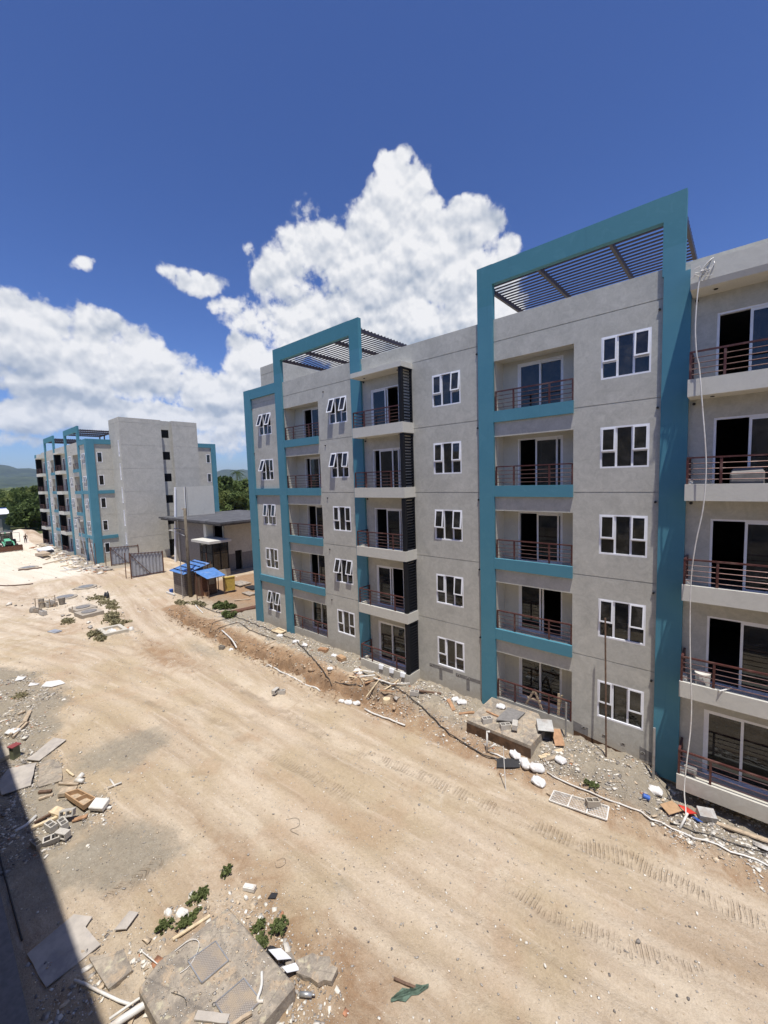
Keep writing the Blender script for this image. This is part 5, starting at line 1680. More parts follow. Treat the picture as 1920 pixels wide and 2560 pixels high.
def block(x, y, rz, label, z=None, tip=0.0, mat=None, group='hollow concrete blocks lying about', ry=0.0):
    """hollow concrete block, two cores"""
    L, W_, H = .39, .19, .19
    z = gh(x, y) if z is None else z
    b = MB(); t = .032
    core = (L-3*t)/2
    outer = [(-L/2, -W_/2), (L/2, -W_/2), (L/2, W_/2), (-L/2, W_/2)]
    c1 = [(-L/2+t, -W_/2+t), (-L/2+t+core, -W_/2+t), (-L/2+t+core, W_/2-t), (-L/2+t, W_/2-t)]
    c2 = [(q_[0]+core+t, q_[1]) for q_ in c1]
    def ring(zz): return [(px, py, zz) for px, py in outer+c1+c2]
    vs = ring(-H/2)+ring(H/2)
    fs = []
    for o_ in (0, 12):
        fs += [(0+o_, 1+o_, 5+o_, 4+o_), (3+o_, 7+o_, 6+o_, 2+o_), (0+o_, 4+o_, 7+o_, 3+o_), (5+o_, 8+o_, 11+o_, 6+o_), (9+o_, 1+o_, 2+o_, 10+o_), (1+o_, 9+o_, 8+o_, 5+o_), (2+o_, 6+o_, 11+o_, 10+o_)]
    for r_ in ((0, 1, 2, 3), (4, 5, 6, 7), (8, 9, 10, 11)):
        for k in range(4):
            a_, c_ = r_[k], r_[(k+1) % 4]
            fs.append((a_, c_, c_+12, a_+12))
    b.add(vs, fs)
    o = b.build('concrete_block', mat or M['block'], loc=(0, 0, 0), local=True)
    o.location = (x, y, z+H/2+abs(math.sin(tip))*.1); o.rotation_euler = (tip, ry, rz)
    return tag(o, label, 'concrete block', group)


def bag(x, y, rz, s, label, z=None, group='white bags dropped by the walls', mat=None, flat=.32):
    z = gh(x, y) if z is None else z
    bm = bmesh.new()
    bmesh.ops.create_icosphere(bm, subdivisions=3, radius=1)
    sd_ = rng.random()*50
    for v in bm.verts:
        c = v.co
        p = Vector((math.copysign(abs(c.x)**.6, c.x), math.copysign(abs(c.y)**.65, c.y), c.z))
        n_ = math.sin(c.x*5+sd_)*math.cos(c.y*6+sd_*2)+math.sin(c.x*13+c.y*9+sd_)*.5+math.sin(c.y*17-sd_)*.35
        v.co = Vector((p.x*.36*s, p.y*.25*s, max(p.z, -.55)*flat*.5*s*(1+.22*n_)+.02*n_*s + .05*s*math.sin(c.x*9+c.y*4+sd_)*abs(math.cos(c.y*8)) ))
    me = bpy.data.meshes.new('cement_bag'); bm.to_mesh(me); bm.free()
    me.materials.append(mat or M['bag'])
    me.polygons.foreach_set('use_smooth', [True]*len(me.polygons))
    o = bpy.data.objects.new('cement_bag', me); COL.objects.link(o)
    o.location = (x, y, z+.08*s); o.rotation_euler = (rng.uniform(-.15, .15), rng.uniform(-.1, .1), rz)
    return tag(o, label, 'bag', group)


def tube_on_ground(pts, r_, mat, name, label, cat, lift=0.0, n=8, group=None, dens=.25, wob=0.0, zs=None):
    P_ = []
    for i in range(len(pts)-1):
        (x0, y0), (x1, y1) = pts[i][:2], pts[i+1][:2]
        k = max(1, int(math.hypot(x1-x0, y1-y0)/dens))
        for j in range(k+(i == len(pts)-2)):
            t = j/k; x = x0+(x1-x0)*t; y = y0+(y1-y0)*t
            P_.append([x+rng.uniform(-wob, wob), y+rng.uniform(-wob, wob), 0])
    # smooth the polyline
    for _ in range(3):
        Q = [p[:] for p in P_]
        for i in range(1, len(P_)-1):
            for k in (0, 1): Q[i][k] = (P_[i-1][k]+2*P_[i][k]+P_[i+1][k])/4
        P_ = Q
    for p in P_: p[2] = gh(p[0], p[1])+r_+lift
    if zs:
        for i, p in enumerate(P_): p[2] = zs[0]+(zs[1]-zs[0])*i/(len(P_)-1)
    b = MB(); b.tube(P_, r_, n)
    o = b.build(name, mat, loc=P_[len(P_)//2], smooth=True)
    return tag(o, label, cat, group)


# ---- concrete tank by the wall, with what lies on it
tank = empty('concrete_tank', (-6.6, -1.3, -.5), 'raised concrete box with dark wet side against the wall, blocks on its top', 'tank')
b = MB(); b.prism([(-7.98, -2.08), (-5.42, -2.10), (-5.34, -.9), (-5.9, -.13), (-7.9, -.13)], [-.9]*5, [.10, .12, .18, .22, .22]); b.build('top_slab', M['concrete_dirty'], tank)
b = MB(); b.box(-7.985, -5.42, -2.112, -2.104, -.9, -.0); b.build('wet_face', M['damp_shade'], tank)
sheet([(-6.98, -1.60), (-6.35, -1.30), (-6.30, -.45), (-7.0, -.50)], .05, M['grayrender'], 'cover_slab', 'dark grey square slab lying on the concrete tank', 'slab', lift=-gh(-6.6, -1)+.22, dz=[-gh(-6.98, -1.6)+gh(-6.6, -1), -gh(-6.35, -1.3)+gh(-6.6, -1), -gh(-6.3, -.45)+gh(-6.6, -1), -gh(-7, -.5)+gh(-6.6, -1)])
block(-7.28, -1.78, .9, 'hollow block at the left edge of the concrete tank top', z=.13, tip=R(0))
block(-6.55, -1.72, .8, 'hollow block at the middle of the concrete tank front', z=.13)
block(-6.22, -1.60, 1.9, 'hollow block on its side right of the middle one on the tank', z=.14, tip=R(90))
bag(-7.25, -.62, .1, .55, 'white bag lying on the concrete tank near the wall', z=.2)
plank((-7.6, -1.2), (-7.0, -1.25), .07, .05, M['orange'], 'timber', 'short reddish timber on top of the concrete tank', 'timber', z0=.16, z1=.17)
# ---- right hand strip
for x, y, rz, s, lab in ((-5.95, -2.22, -.5, .62, 'white bag slumped at the front corner of the concrete tank'), (-5.52, -2.38, -.8, .66, 'white bag just right of the tank corner one'), (-5.10, -2.36, .3, .72, 'largest white bag in front of the loose planks'),
                         (-4.9, -2.76, -.1, .66, 'white folded bag alone on the dirt nearest the track'), (-4.48, -1.85, -.3, .55, 'white bag beside the two short planks'), (-1.85, -1.05, .2, .62, 'white bag under the right hand balcony corner'),
                         (-9.0, -.75, .5, .62, 'white bag left of the concrete tank at the teal pillar'), (-9.35, -.7, 1.2, .5, 'small white bag upright by orange board left of the tank'),
                         (-13.6, -3.2, .4, .55, 'white bag left of the broken pipe at the trench end'), (-13.2, -3.05, 1.0, .5, 'smaller white bag touching another at the trench end'), (-13.9, -3.35, .2, .4, 'small reddish white bag furthest left at the trench end')):
    bag(x, y, rz, s, lab)
for p0, p1, w, lab, mt_ in (((-5.40, -.5), (-4.72, -1.05), .12, 'pale plank between metal crate and rubble slope', 'wood_pale'), ((-5.15, -2.0), (-4.60, -1.25), .16, 'broad pale plank pointing at the wall above the bags', 'wood_pale'),
                            ((-4.28, -1.35), (-4.16, -1.75), .11, 'short brownish plank right of the bags', 'wood'), ((-5.0, -2.05), (-4.65, -1.8), .13, 'short plank lying across behind the largest bag', 'wood'),
                            ((-2.6, -1.35), (-2.25, -1.6), .06, 'thin stick on the grey rubble left of the cardboard', 'wood'), ((-.85, -1.3), (.85, -1.0), .13, 'long plank under the right hand balcony, longest there', 'wood'),
                            ((-4.55, -2.95), (-4.25, -3.0), .10, 'short pale stick beside the window grille', 'wood')):
    plank(p0, p1, w, .04, M[mt_], 'plank', lab, 'plank', 'loose planks', lift=.02)
sheet([(-6.47, -2.60), (-6.33, -2.92), (-5.62, -2.58), (-5.74, -2.28)], .02, M['blackp'], 'black_board', 'black rubber mat lying in front of the concrete tank', 'mat', lift=.03)
# metal crate and cardboard
cr = empty('metal_crate', (-5.4, -.7, -.1), 'open grey metal crate tipped on the concrete tank end', 'crate')
b = MB()
MR = Matrix.Rotation(.5, 3, 'Z') @ Matrix.Rotation(.35, 3, 'X')
def cb(b, c, s_): 
    M3 = MR; h = Vector(s_)/2; vs = []
    for dz in (-1, 1):
        for dx, dy in ((-1, -1), (1, -1), (1, 1), (-1, 1)): vs.append(Vector((-5.35, -.95, .17)) + M3 @ (Vector(c)+Vector((dx*h.x, dy*h.y, dz*h.z))))
    b.add(vs, [(0, 3, 2, 1), (4, 5, 6, 7), (0, 1, 5, 4), (1, 2, 6, 5), (2, 3, 7, 6), (3, 0, 4, 7)])
cb(b, (0, 0, .24), (.55, .5, .03)); cb(b, (0, .24, 0), (.55, .03, .45)); cb(b, (-.26, 0, 0), (.03, .45, .45)); cb(b, (.26, 0, 0), (.03, .45, .45)); cb(b, (0, 0, -.24), (.55, .5, .03))
b.build('shell', M['steel'], cr)
b = MB()
for k in (-.25, .25): cb(b, (0, -.25, k*.9), (.5, .02, .03)); cb(b, (k, -.25, 0), (.03, .02, .48))
cb(b, (-.1, -.25, 0), (.02, .015, .5)); b.build('frame', M['blackp'], cr)
plank((-5.02, -.75), (-4.72, -1.15), .34, .02, M['orange'], 'cardboard', 'orange-brown board leaning behind the metal crate', 'board', z0=.22, z1=-.1)
# window grille with block
gr = empty('window_grille', (-3.6, -3.05, -.62), 'white metal window grille lying flat beside the track', 'grille')
A_, B_, C_, D_ = Vector((-4.38, -3.24, gh(-4.38, -3.24)+.05)), Vector((-2.78, -3.02, gh(-2.78, -3.02)+.06)), Vector((-2.80, -2.66, gh(-2.80, -2.66)+.06)), Vector((-4.36, -2.84, gh(-4.36, -2.84)+.08))
b = MB()
for p, q_ in ((A_, B_), (B_, C_), (C_, D_), (D_, A_), ((A_+B_*2)/3, (D_+C_*2)/3), ((A_*2+B_)/3, (D_*2+C_)/3)): b.bar(p, q_, .035)
b.build('frame', M['pvc'], gr)
b = MB()
for k in range(1, 40):
    t = k/40; b.bar(A_+(B_-A_)*t, D_+(C_-D_)*t, .009)
for k in range(1, 6):
    t = k/6; b.bar(A_+(D_-A_)*t, B_+(C_-B_)*t, .009)
b.build('mesh', M['pvc'], gr)
block(-3.22, -2.80, .7, 'small grey brick resting on the window grille', z=gh(-3.22, -2.8)+.08, mat=M['concrete'])
# poles
for p0, p1, r_, lab, mt_ in (((-3.35, -.60, -.25), (-3.48, -.40, 4.68), .028, 'very tall thin brown pole leaning on the wall between windows', 'wood_dark'),
                             ((-1.97, -.47, -.6), (-1.98, -.42, 1.30), .04, 'grey steel pipe standing against the widest teal pillar', 'steel'),
                             ((-4.80, -.32, -.3), (-4.79, -.28, 1.12), .035, 'short grey post at the right end of the ground floor railing', 'steel'),
                             ((-5.64, -3.67, -.72), (-5.9, -3.3, .55), .014, 'thin pale stick leaning over the black mat', 'pvc')):
    b = MB(); b.tube([p0, p1], r_, 8); tag(b.build('pole', M[mt_], loc=p0), lab, 'pole')
vp = empty('vent_pipe', (-6.93, -2.5, -.56), 'dirty white branched pipe standing before the concrete tank', 'pipe')
b = MB(); b.tube([(-6.93, -2.5, -.7), (-6.9, -2.5, .28)], .035, 8); b.tube([(-6.9, -2.5, .25), (-6.8, -2.5, .3)], .035, 8); b.build('riser', M['pvc'], vp, smooth=True)
b = MB(); b.tube([(-6.92, -2.5, -.45), (-6.55, -2.55, -.05)], .03, 8); b.build('branch', M['pvc'], vp, smooth=True)
tube_on_ground([(-6.8, -2.5), (-5.6, -2.45)], .03, M['pvc'], 'pipe', 'dirty white pipe along the foot of the concrete tank', 'pipe')
tube_on_ground([(-4.75, -2.38), (-3.95, -2.48), (-3.38, -2.5), (-2.5, -2.5), (-1.5, -2.47), (-.24, -2.38), (.8, -2.2), (2.2, -2.0)], .024, M['pvc'], 'pipe', 'long pale plastic pipe running along the rubble to the right edge', 'pipe', lift=.03)
tube_on_ground([(-1.3, -2.3), (-.54, -2.12), (0, -2.0), (.77, -1.66), (2.0, -1.5)], .018, M['cable'], 'cable', 'black cable between long pale pipe and plank at right', 'cable', lift=.03, wob=.02)
tube_on_ground([(-.6, -.9), (.2, -1.2), (.9, -1.1)], .013, M['cable'], 'cable', 'short black cable in the shade of the lowest right balcony', 'cable', lift=.03, wob=.03)
tube_on_ground([(-1.08, -2.33), (-.93, -2.0)], .03, M['pvc'], 'pipe', 'short white pipe where the hanging rope meets the ground', 'pipe', zs=(-.38, -.05))
sheet([(-1.60, -1.95), (-1.35, -2.15), (-1.05, -1.55), (-1.38, -1.25)], .015, M['card'], 'cardboard', 'flattened brown cardboard on the rubble below the right balcony', 'cardboard', lift=.10, dz=[.03, 0, .05, .1])
sheet([(-1.22, -1.35), (-.98, -1.6), (-.76, -1.35), (-1.02, -1.1)], .02, M['red'], 'plastic_bag', 'bright red plastic bag beside the brown cardboard', 'bag', lift=.10, dz=[.06, 0, .05, 0])
sheet([(-.86, -1.65), (-.72, -1.75), (-.6, -1.5), (-.76, -1.42)], .02, M['bluep'], 'plastic_bag', 'blue and white wrapper beside the red bag', 'bag', lift=.09)
b = MB(); b.obox((-.55, -1.2, gh(-.55, -1.2)+.16), (.42, .3, .28), .4, .3); tag(b.build('plastic_box', M['steel']), 'translucent grey box tipped over right of the red bag', 'box')
b = MB(); b.tube([(-2.02, -2.05, gh(-2, -2.05)+.06), (-1.86, -2.0, gh(-1.9, -2)+.08)], .07, 12); tag(b.build('paint_tin', M['bluep']), 'small blue tin on the grey rubble', 'tin')
b = MB(); b.tube([(.70, -1.32, gh(.7, -1.32)+.02), (.70, -1.28, gh(.7, -1.3)+.10)], .24, 18); tag(b.build('white_disc', M['pvc']), 'round white disc at the right edge of the photo', 'disc')
# ---- hanging rope from the roof of the right balconies
rp = [(-.83, -.80, 15.47), (-.90, -.87, 15.40), (-1.05, -.88, 15.22), (-1.12, -.90, 14.9), (-1.16, -.92, 14.3), (-1.17, -.95, 13.6), (-1.12, -.96, 12.9), (-1.07, -.93, 12.66), (-1.02, -.97, 12.2), (-.95, -1.0, 11.4), (-.86, -1.05, 10.4), (-.82, -1.08, 9.6),
      (-.86, -1.1, 8.6), (-1.0, -1.1, 7.6), (-1.08, -1.1, 6.6), (-1.08, -1.08, 5.2), (-1.03, -1.1, 3.8), (-.98, -1.15, 2.8), (-.98, -1.25, 2.0), (-1.04, -1.4, 1.0), (-1.06, -1.55, .3), (-1.0, -1.75, -.1), (-.98, -1.9, -.2)]
Q_ = []
for i in range(len(rp)-1):
    p0, p1, p2, p3 = (Vector(rp[max(i-1, 0)]), Vector(rp[i]), Vector(rp[i+1]), Vector(rp[min(i+2, len(rp)-1)]))
    for k in range(4):
        t = k/4
        Q_.append(.5*((2*p1)+(-p0+p2)*t+(2*p0-5*p1+4*p2-p3)*t*t+(-p0+3*p1-3*p2+p3)*t**3))
Q_.append(Vector(rp[-1]))
rope = empty('hose', (-.83, -.8, 15.45), 'long pale hose hanging from the roof edge past the right balconies', 'hose')
b = MB(); b.tube(Q_, .017, 6); b.build('line', M['pvc'], rope, smooth=True)
b = MB()
for k in range(9):
    a = rng.uniform(0, 6.28); c0 = Vector((-1.02, -.90, 15.15))+Vector((rng.uniform(-.1, .12), 0, rng.uniform(-.12, .12)))
    b.tube([c0, c0+Vector((math.cos(a)*.14, -.05, math.sin(a)*.14)), c0+Vector((math.cos(a+.7)*.2, -.03, math.sin(a+.7)*.17))], .012, 5)
b.tube([(-.83, -.80, 15.47), (-.80, -.87, 15.3), (-.93, -.9, 15.05), (-1.05, -.9, 14.9)], .014, 5)
b.build('knot', M['pvc'], rope)
# things kept on the balconies
tr = empty('covered_appliance', (.1, -.3, 9.1), 'grey cloth covered unit on the right balcony two floors from the top', 'appliance')
b = MB(); b.prism([(-.32, -.62), (.42, -.62), (.38, -.2), (-.28, -.2)], 9.1, [9.56, 9.60, 9.72, 9.70]); b.build('cover', M['grayrender'], tr, bevel=.04)
bk = empty('paint_bucket', (-.85, -.45, 3.2), 'pale bucket on the right balcony of the first floor', 'bucket')
b = MB(); b.tube([(-.78, -.45, 3.1), (-.78, -.45, 3.55)], .17, 14, r1=.2); b.build('pail', M['pvc'], bk)
b = MB(); b.tube([(-.55, -.6, 3.2), (-.35, -.9, 3.3), (-.1, -.7, 3.38)], .02, 6); b.build('handle', M['pvc'], bk)
b = MB(); b.tube([(-1.0, -.5, .1), (-1.0, -.5, .42)], .14, 14, r1=.17); tag(b.build('bucket', M['steel']), 'grey bucket at the corner of the lowest right balcony', 'bucket')
for n in range(0, 4):
    b = MB(); b.obox((-1.2, -.69, 3*n+.36), (.12, .09, .14), .2); tag(b.build('brick_piece', M['pvc']), ('pale block at the railing foot of the lowest right balcony', 'pale block at the railing foot of the second lowest right balcony', 'pale block at the railing foot of the middle right balcony', 'pale block at the railing foot of the second highest right balcony')[n], 'block')
b = MB()
b.bar((-6.6, .3, .12), (-6.2, .28, .95), .07); b.bar((-6.2, .28, .95), (-5.9, .3, .12), .07); b.bar((-6.5, .29, .5), (-5.95, .29, .5), .06)
tag(b.build('trestle', M['wood']), 'wooden trestle behind the lowest railing above the concrete tank', 'trestle')
b = MB(); b.bar((-5.25, .25, .1), (-5.2, .15, 1.15), .09, .02); b.bar((-5.3, .3, .1), (-5.1, .2, 1.1), .09, .02); tag(b.build('leaning_board', M['wood_pale']), 'pale boards leaning inside the lowest railing by the metal crate', 'board')
for px, pz, lab in ((-13.6, -.0, 'left'), (-12.9, 0, 'middle'), (-12.2, 0, 'right')):
    b = MB(); w_ = .16
    b.add([(px-w_, -.86, .30), (px+w_, -.86, .30), (px+w_*.9, -.90, .12), (px-w_*.7, -.90, .08), (px-w_, -.75, .31), (px+w_, -.75, .31)], [(0, 1, 2, 3), (4, 5, 1, 0)])
    tag(b.build('plaster_rag', M['whitepaint']), {'left': 'white rag over the kerb of the lowest louvred balcony, nearest the teal pillar', 'middle': 'middle white rag over the kerb of the lowest louvred balcony', 'right': 'white rag over the kerb of the lowest louvred balcony, nearest the louvres'}[lab], 'rag')

# ---- along the trench
tube_on_ground([(-35.5, -.3), (-30.5, -.5), (-26.97, -.75), (-23.45, -.75), (-20.9, -.75), (-18.2, -1.75), (-15.5, -2.6), (-14.1, -2.3), (-13.35, -1.7), (-11.7, -1.55), (-9.83, -2.06), (-8.6, -2.5), (-7.0, -2.7), (-6.3, -2.6)], .022, M['cable'], 'cable',
               'long black cable winding over the trench towards the concrete tank', 'cable', lift=.05, wob=.03)
tube_on_ground([(-28.2, -2.75), (-28.6, -2.4), (-28.5, -2.1), (-28.1, -1.6), (-27.9, -1.4)], .02, M['cable'], 'hose', 'looped dark hose at the left part of the trench', 'hose', lift=.04)
tube_on_ground([(-27.6, -2.6), (-27.0, -2.3), (-27.0, -1.6), (-26.6, -1.2), (-25.0, -1.6), (-23.1, -1.6), (-21.9, -1.5)], .02, M['cable'], 'hose', 'dark hose climbing from the trench to the rubble strip', 'hose', lift=.04)
tube_on_ground([(-30.6, .1), (-31.5, -.5), (-32.3, -.2), (-31.4, .5), (-30.2, .3), (-29.6, -.3), (-30.8, -.6)], .02, M['cable'], 'hose', 'tangle of dark hose beside the green plants', 'hose', lift=.05, wob=.05)
tube_on_ground([(-35.9, -.3), (-34.4, -.7), (-32.5, -1.15)], .045, M['pvc'], 'pipe', 'white pipe left of the green plants near the trench start', 'pipe')
tube_on_ground([(-26.8, -2.5), (-26.0, -2.6), (-24.9, -2.75), (-23.8, -3.1)], .045, M['pvc'], 'pipe', 'white pipe lying into the trench', 'pipe', zs=(-.35, -.62))
tube_on_ground([(-20.2, -3.3), (-17.8, -3.35), (-15.5, -3.3)], .04, M['pvc'], 'pipe', 'long white pipe on the track side of the trench', 'pipe')
tube_on_ground([(-12.6, -3.15), (-11.5, -3.1), (-10.4, -3.0)], .035, M['pvc'], 'pipe', 'white pipe at the right end of the trench', 'pipe', lift=.04)
for p0, p1, w, mt_, lab in (((-22.2, -2.45), (-21.6, -1.65), .22, 'wood', 'broad plank on the bank above the trench'), ((-11.2, -1.2), (-10.1, -.7), .10, 'wood_dark', 'dark brown beam by the wall under the mortar patch'),
                            ((-9.6, -.9), (-9.0, -1.4), .16, 'orange', 'orange-brown board left of the concrete tank'), ((-8.7, -1.5), (-8.2, -1.1), .12, 'orange', 'short orange board touching the concrete tank'),
                            ((-33.8, 2.3), (-33.0, 3.4), .2, 'wood', 'grey board on the earth behind the green plants')):
    plank(p0, p1, w, .05, M[mt_], 'plank', lab, 'plank', 'loose planks', lift=.02)
for i, (x, y, rz, L, w) in enumerate([(-14.2, -1.9, .2, 1.1, .08), (-13.9, -1.65, .5, .9, .10), (-13.6, -2.0, -.2, 1.2, .06), (-13.3, -1.8, .9, .8, .09), (-13.1, -2.05, 1.2, .7, .07), (-12.9, -1.6, .1, 1.0, .07), (-12.7, -1.9, 1.0, .9, .05),
                                     (-12.5, -1.75, .7, 1.0, .06), (-12.3, -1.55, 1.3, .8, .06), (-14.0, -1.4, .0, .8, .14), (-13.4, -1.35, -.3, .9, .07), (-12.2, -2.0, .3, .7, .05), (-14.5, -1.6, 1.0, .6, .06), (-12.0, -1.3, .8, .9, .05)]):
    c_, s_ = math.cos(rz)*L/2, math.sin(rz)*L/2
    plank((x-c_, y-s_), (x+c_, y+s_), w, .03, M[('wood_pale', 'pvc', 'wood', 'orange')[i % 4]], 'stick', 'stick in the heap of split sticks below the lowest louvred balcony', 'stick', 'heap of split sticks', lift=.03+.012*i)
b = MB(); b.bar((-12.25, -.95, .05), (-12.6, -1.5, -.15), .03); b.bar((-12.25, -.9, .10), (-12.1, -1.3, -.2), .02); tag(b.build('leaning_stick', M['wood']), 'thin stick leaning on the base of the lowest louvred balcony', 'stick')
b = MB(); b.tube([(-12.1, -2.2, gh(-12.1, -2.2)+.02), (-12.1, -2.2, gh(-12.1, -2.2)+.2)], .2, 16, r1=.17); tag(b.build('upturned_bucket', M['wood_pale']), 'cream upturned bucket right of the stick heap', 'bucket')
block(-11.05, -1.45, .5, 'pale hollow block below the mortar patches')
block(-24.5, -3.7, .3, 'dark block on the track side of the trench, left', mat=M['blockdark'])
block(-16.9, -4.6, .8, 'broken block alone on the track', mat=M['block'])
block(-17.0, -4.85, 1.9, 'smaller broken block beside the one alone on the track', tip=R(90))
b = MB(); cx_, cy_ = -22.9, -.55; z_ = gh(cx_, cy_)+.10
for p, q_ in (((-.45, -.25), (.45, -.25)), ((.45, -.25), (.45, .25)), ((.45, .25), (-.45, .25)), ((-.45, .25), (-.45, -.25))): b.bar((cx_+p[0], cy_+p[1], z_), (cx_+q_[0], cy_+q_[1], z_+.04), .10, .05)
b.box(cx_-.4, cx_+.4, cy_-.2, cy_+.2, z_-.05, z_-.03); tag(b.build('box_frame', M['wood_pale']), 'pale wooden frame on the rubble under the first loggia', 'frame')
for k, (x, y, rz, mt_, lab) in enumerate(((-18.2, -.75, .3, 'orange', 'orange brick like box on the rubble strip, left one'), (-16.5, -.9, -.2, 'card', 'brown carton on the rubble strip, right one'), (-29.3, .8, .2, 'rust', 'long rust-brown slab on the white rubble by the block corner'))):
    b = MB(); zz = gh(x, y)+.08
    if k < 2: b.obox((x, y, zz), (.55, .32, .18), rz); b.obox((x, y, zz+.1), (.4, .2, .03), rz)
    else: b.obox((x, y, zz), (.7, 2.6, .08), -.2); b.obox((x+.1, y, zz+.05), (.4, 2.2, .03), -.2)
    tag(b.build(('brick', 'carton', 'long_slab')[k], M[mt_]), lab, ('brick', 'carton', 'slab')[k])
for x, y, s, rz, lab in ((-17.2, -.8, .5, .3, 'white bag beside the brown carton'), (-20.6, -.9, .6, 1, 'white bag under the window left of the louvred balconies'), (-19.6, -1.0, .5, .2, 'grey-white bag heaped on the rubble strip'), (-14.6, -1.5, .75, .1, 'large white cloth bag below the lowest louvred balcony'), (-16.2, -2.0, .45, .6, 'round white bag on the bank above the trench'),
                         (-23.9, -3.4, .5, .2, 'white lump beside the pipe in the trench'), (-22.3, -.9, .6, .6, 'white bag by the pale wooden frame')):
    bag(x, y, rz, s, lab)

# ---- left strip in the foreground: plywood sheets, blocks, timber
sheet([(-19.6, -14.6), (-20.3, -14.25), (-19.86, -13.5), (-18.5, -13.87), (-18.75, -14.6)], .03, M['ply'], 'plywood_sheet', 'grey plywood sheet half in the shadow at the left edge', 'plywood', lift=.05)
sheet([(-19.7, -13.45), (-19.8, -13.12), (-19.15, -12.88), (-17.95, -13.1), (-18.25, -13.7)], .03, M['concrete_dirty'], 'plywood_sheet', 'plywood sheet crusted with dark grit, right of the bare one', 'plywood', lift=.04)
sheet([(-21.4, -12.7), (-20.8, -12.4), (-20.0, -13.4), (-20.5, -13.7)], .03, M['ply'], 'plywood_sheet', 'long pointed plywood sheet furthest up the left strip', 'plywood', lift=.05)
sheet([(-12.0, -14.02), (-11.55, -13.75), (-11.42, -13.92), (-10.72, -13.80), (-10.7, -14.78), (-11.8, -14.93)], .025, M['ply'], 'plywood_sheet', 'big plywood sheet cut by the shadow edge in the bottom left', 'plywood', lift=.05)
sheet([(-11.0, -13.12), (-10.8, -12.99), (-10.56, -13.32), (-10.82, -13.5)], .02, M['ply'], 'plywood_sheet', 'small pale plywood offcut above the big one', 'plywood', lift=.06)
sheet([(-22.3, -14.6), (-22.2, -14.1), (-21.3, -14.05), (-21.2, -14.5)], .14, M['concrete'], 'concrete_slab', 'thick pale concrete slab at the left picture edge', 'slab', lift=.02)
sheet([(-10.6, -14.05), (-10.15, -13.5), (-9.6, -13.5), (-9.6, -13.95)], .09, M['concrete_dirty'], 'concrete_slab', 'dirt covered slab between the big plywood and the raised pad', 'slab', lift=-.02)
for p, lab in (([(-30.2, -12.7), (-29.7, -12.9), (-29.4, -12.6), (-29.8, -12.4)], 'white scrap of paper furthest left on the grey dirt'), ([(-28.6, -12.4), (-28.3, -12.55), (-28.0, -12.2), (-28.3, -12.05)], 'small pale board between two other scraps'), ([(-28.2, -11.8), (-27.6, -12.1), (-27.2, -11.75), (-27.0, -11.2), (-27.7, -11.3)], 'angular pale board on the edge of the track')):
    sheet(p, .02, M['bag'], 'board_scrap', lab, 'scrap', lift=.03)
for p0, p1, w, t, mt_, lab in (((-23.86, -13.3), (-24.9, -12.95), .16, .08, 'wood', 'single weathered beam above the crossed planks'), ((-23.1, -13.86), (-23.8, -13.35), .12, .09, 'wood', 'upper plank of the crossed pair by white wrapper'), ((-22.95, -13.8), (-23.7, -13.22), .10, .09, 'wood', 'lower plank of the crossed pair'),
                            ((-25.05, -13.35), (-25.15, -13.1), .12, .06, 'wood', 'short board furthest up the left strip'), ((-16.23, -14.2), (-16.12, -13.4), .10, .06, 'wood_pale', 'long pale timber beside the hollow blocks'), ((-16.35, -14.1), (-16.45, -13.45), .07, .06, 'wood_dark', 'dark brown timber parallel to the long pale one'),
                            ((-16.55, -13.62), (-15.9, -13.35), .26, .10, 'wood_pale', 'thick pale board sloping onto the hollow block'), ((-17.25, -13.3), (-17.0, -12.9), .30, .12, 'wood', 'chunky grey board above the drawer'), ((-17.9, -13.2), (-17.35, -12.75), .09, .05, 'wood', 'thin board pointing at the white elbow pipe'),
                            ((-15.55, -13.3), (-15.35, -12.95), .14, .04, 'orange', 'orange offcut next to the hollow blocks'), ((-16.2, -12.85), (-15.6, -12.5), .16, .06, 'wood', 'grey plank end below the drawer'), ((-17.9, -13.75), (-17.65, -13.45), .10, .06, 'wood_dark', 'dark short timber at the edge of the gritty plywood'), ((-17.6, -13.8), (-17.4, -13.45), .10, .05, 'wood', 'short grey timber beside the dark short one'),
                            ((-15.6, -12.7), (-15.2, -12.35), .09, .04, 'pvc', 'white strip at the right end of the timber heap'), ((-18.6, -12.85), (-18.0, -12.75), .06, .03, 'wood_pale', 'thin lath along the top of the gritty plywood'), ((-9.58, -12.68), (-9.43, -11.88), .07, .03, 'wood_pale', 'pale lath lying over the green weeds'),
                            ((-9.0, -13.55), (-8.6, -13.9), .08, .03, 'wood', 'short board leaning on the pipes by the pad')):
    plank(p0, p1, w, t, M[mt_], 'plank', lab, 'plank', 'loose planks', lift=.03)
bag(-23.4, -13.75, .6, .8, 'crumpled white wrapper under the crossed planks', flat=.2)
dw = empty('drawer', (-16.3, -12.95, -.6), 'shallow brown wooden drawer lying open among the rubble', 'drawer')
C4 = [Vector((-16.82, -13.22, -.5)), Vector((-16.70, -12.90, -.5)), Vector((-15.82, -12.62, -.54)), Vector((-15.74, -12.96, -.54))]
b = MB()
for k in range(4):
    p, q_ = C4[k], C4[(k+1) % 4]
    b.bar(p, q_, .03, .16)
b.bar((C4[0]+C4[3])/2, (C4[1]+C4[2])/2, .025, .13)
b.build('sides', M['card'], dw)
b = MB(); b.add([c-Vector((0, 0, .07)) for c in C4]+[c-Vector((0, 0, .085)) for c in C4], [(0, 1, 2, 3), (7, 6, 5, 4), (0, 4, 5, 1), (1, 5, 6, 2), (2, 6, 7, 3), (3, 7, 4, 0)]); b.build('bottom', M['wood'], dw)
block(-15.62, -13.82, .25, 'hollow block with both cores up, lowest of the group at the heap', z=-.62)
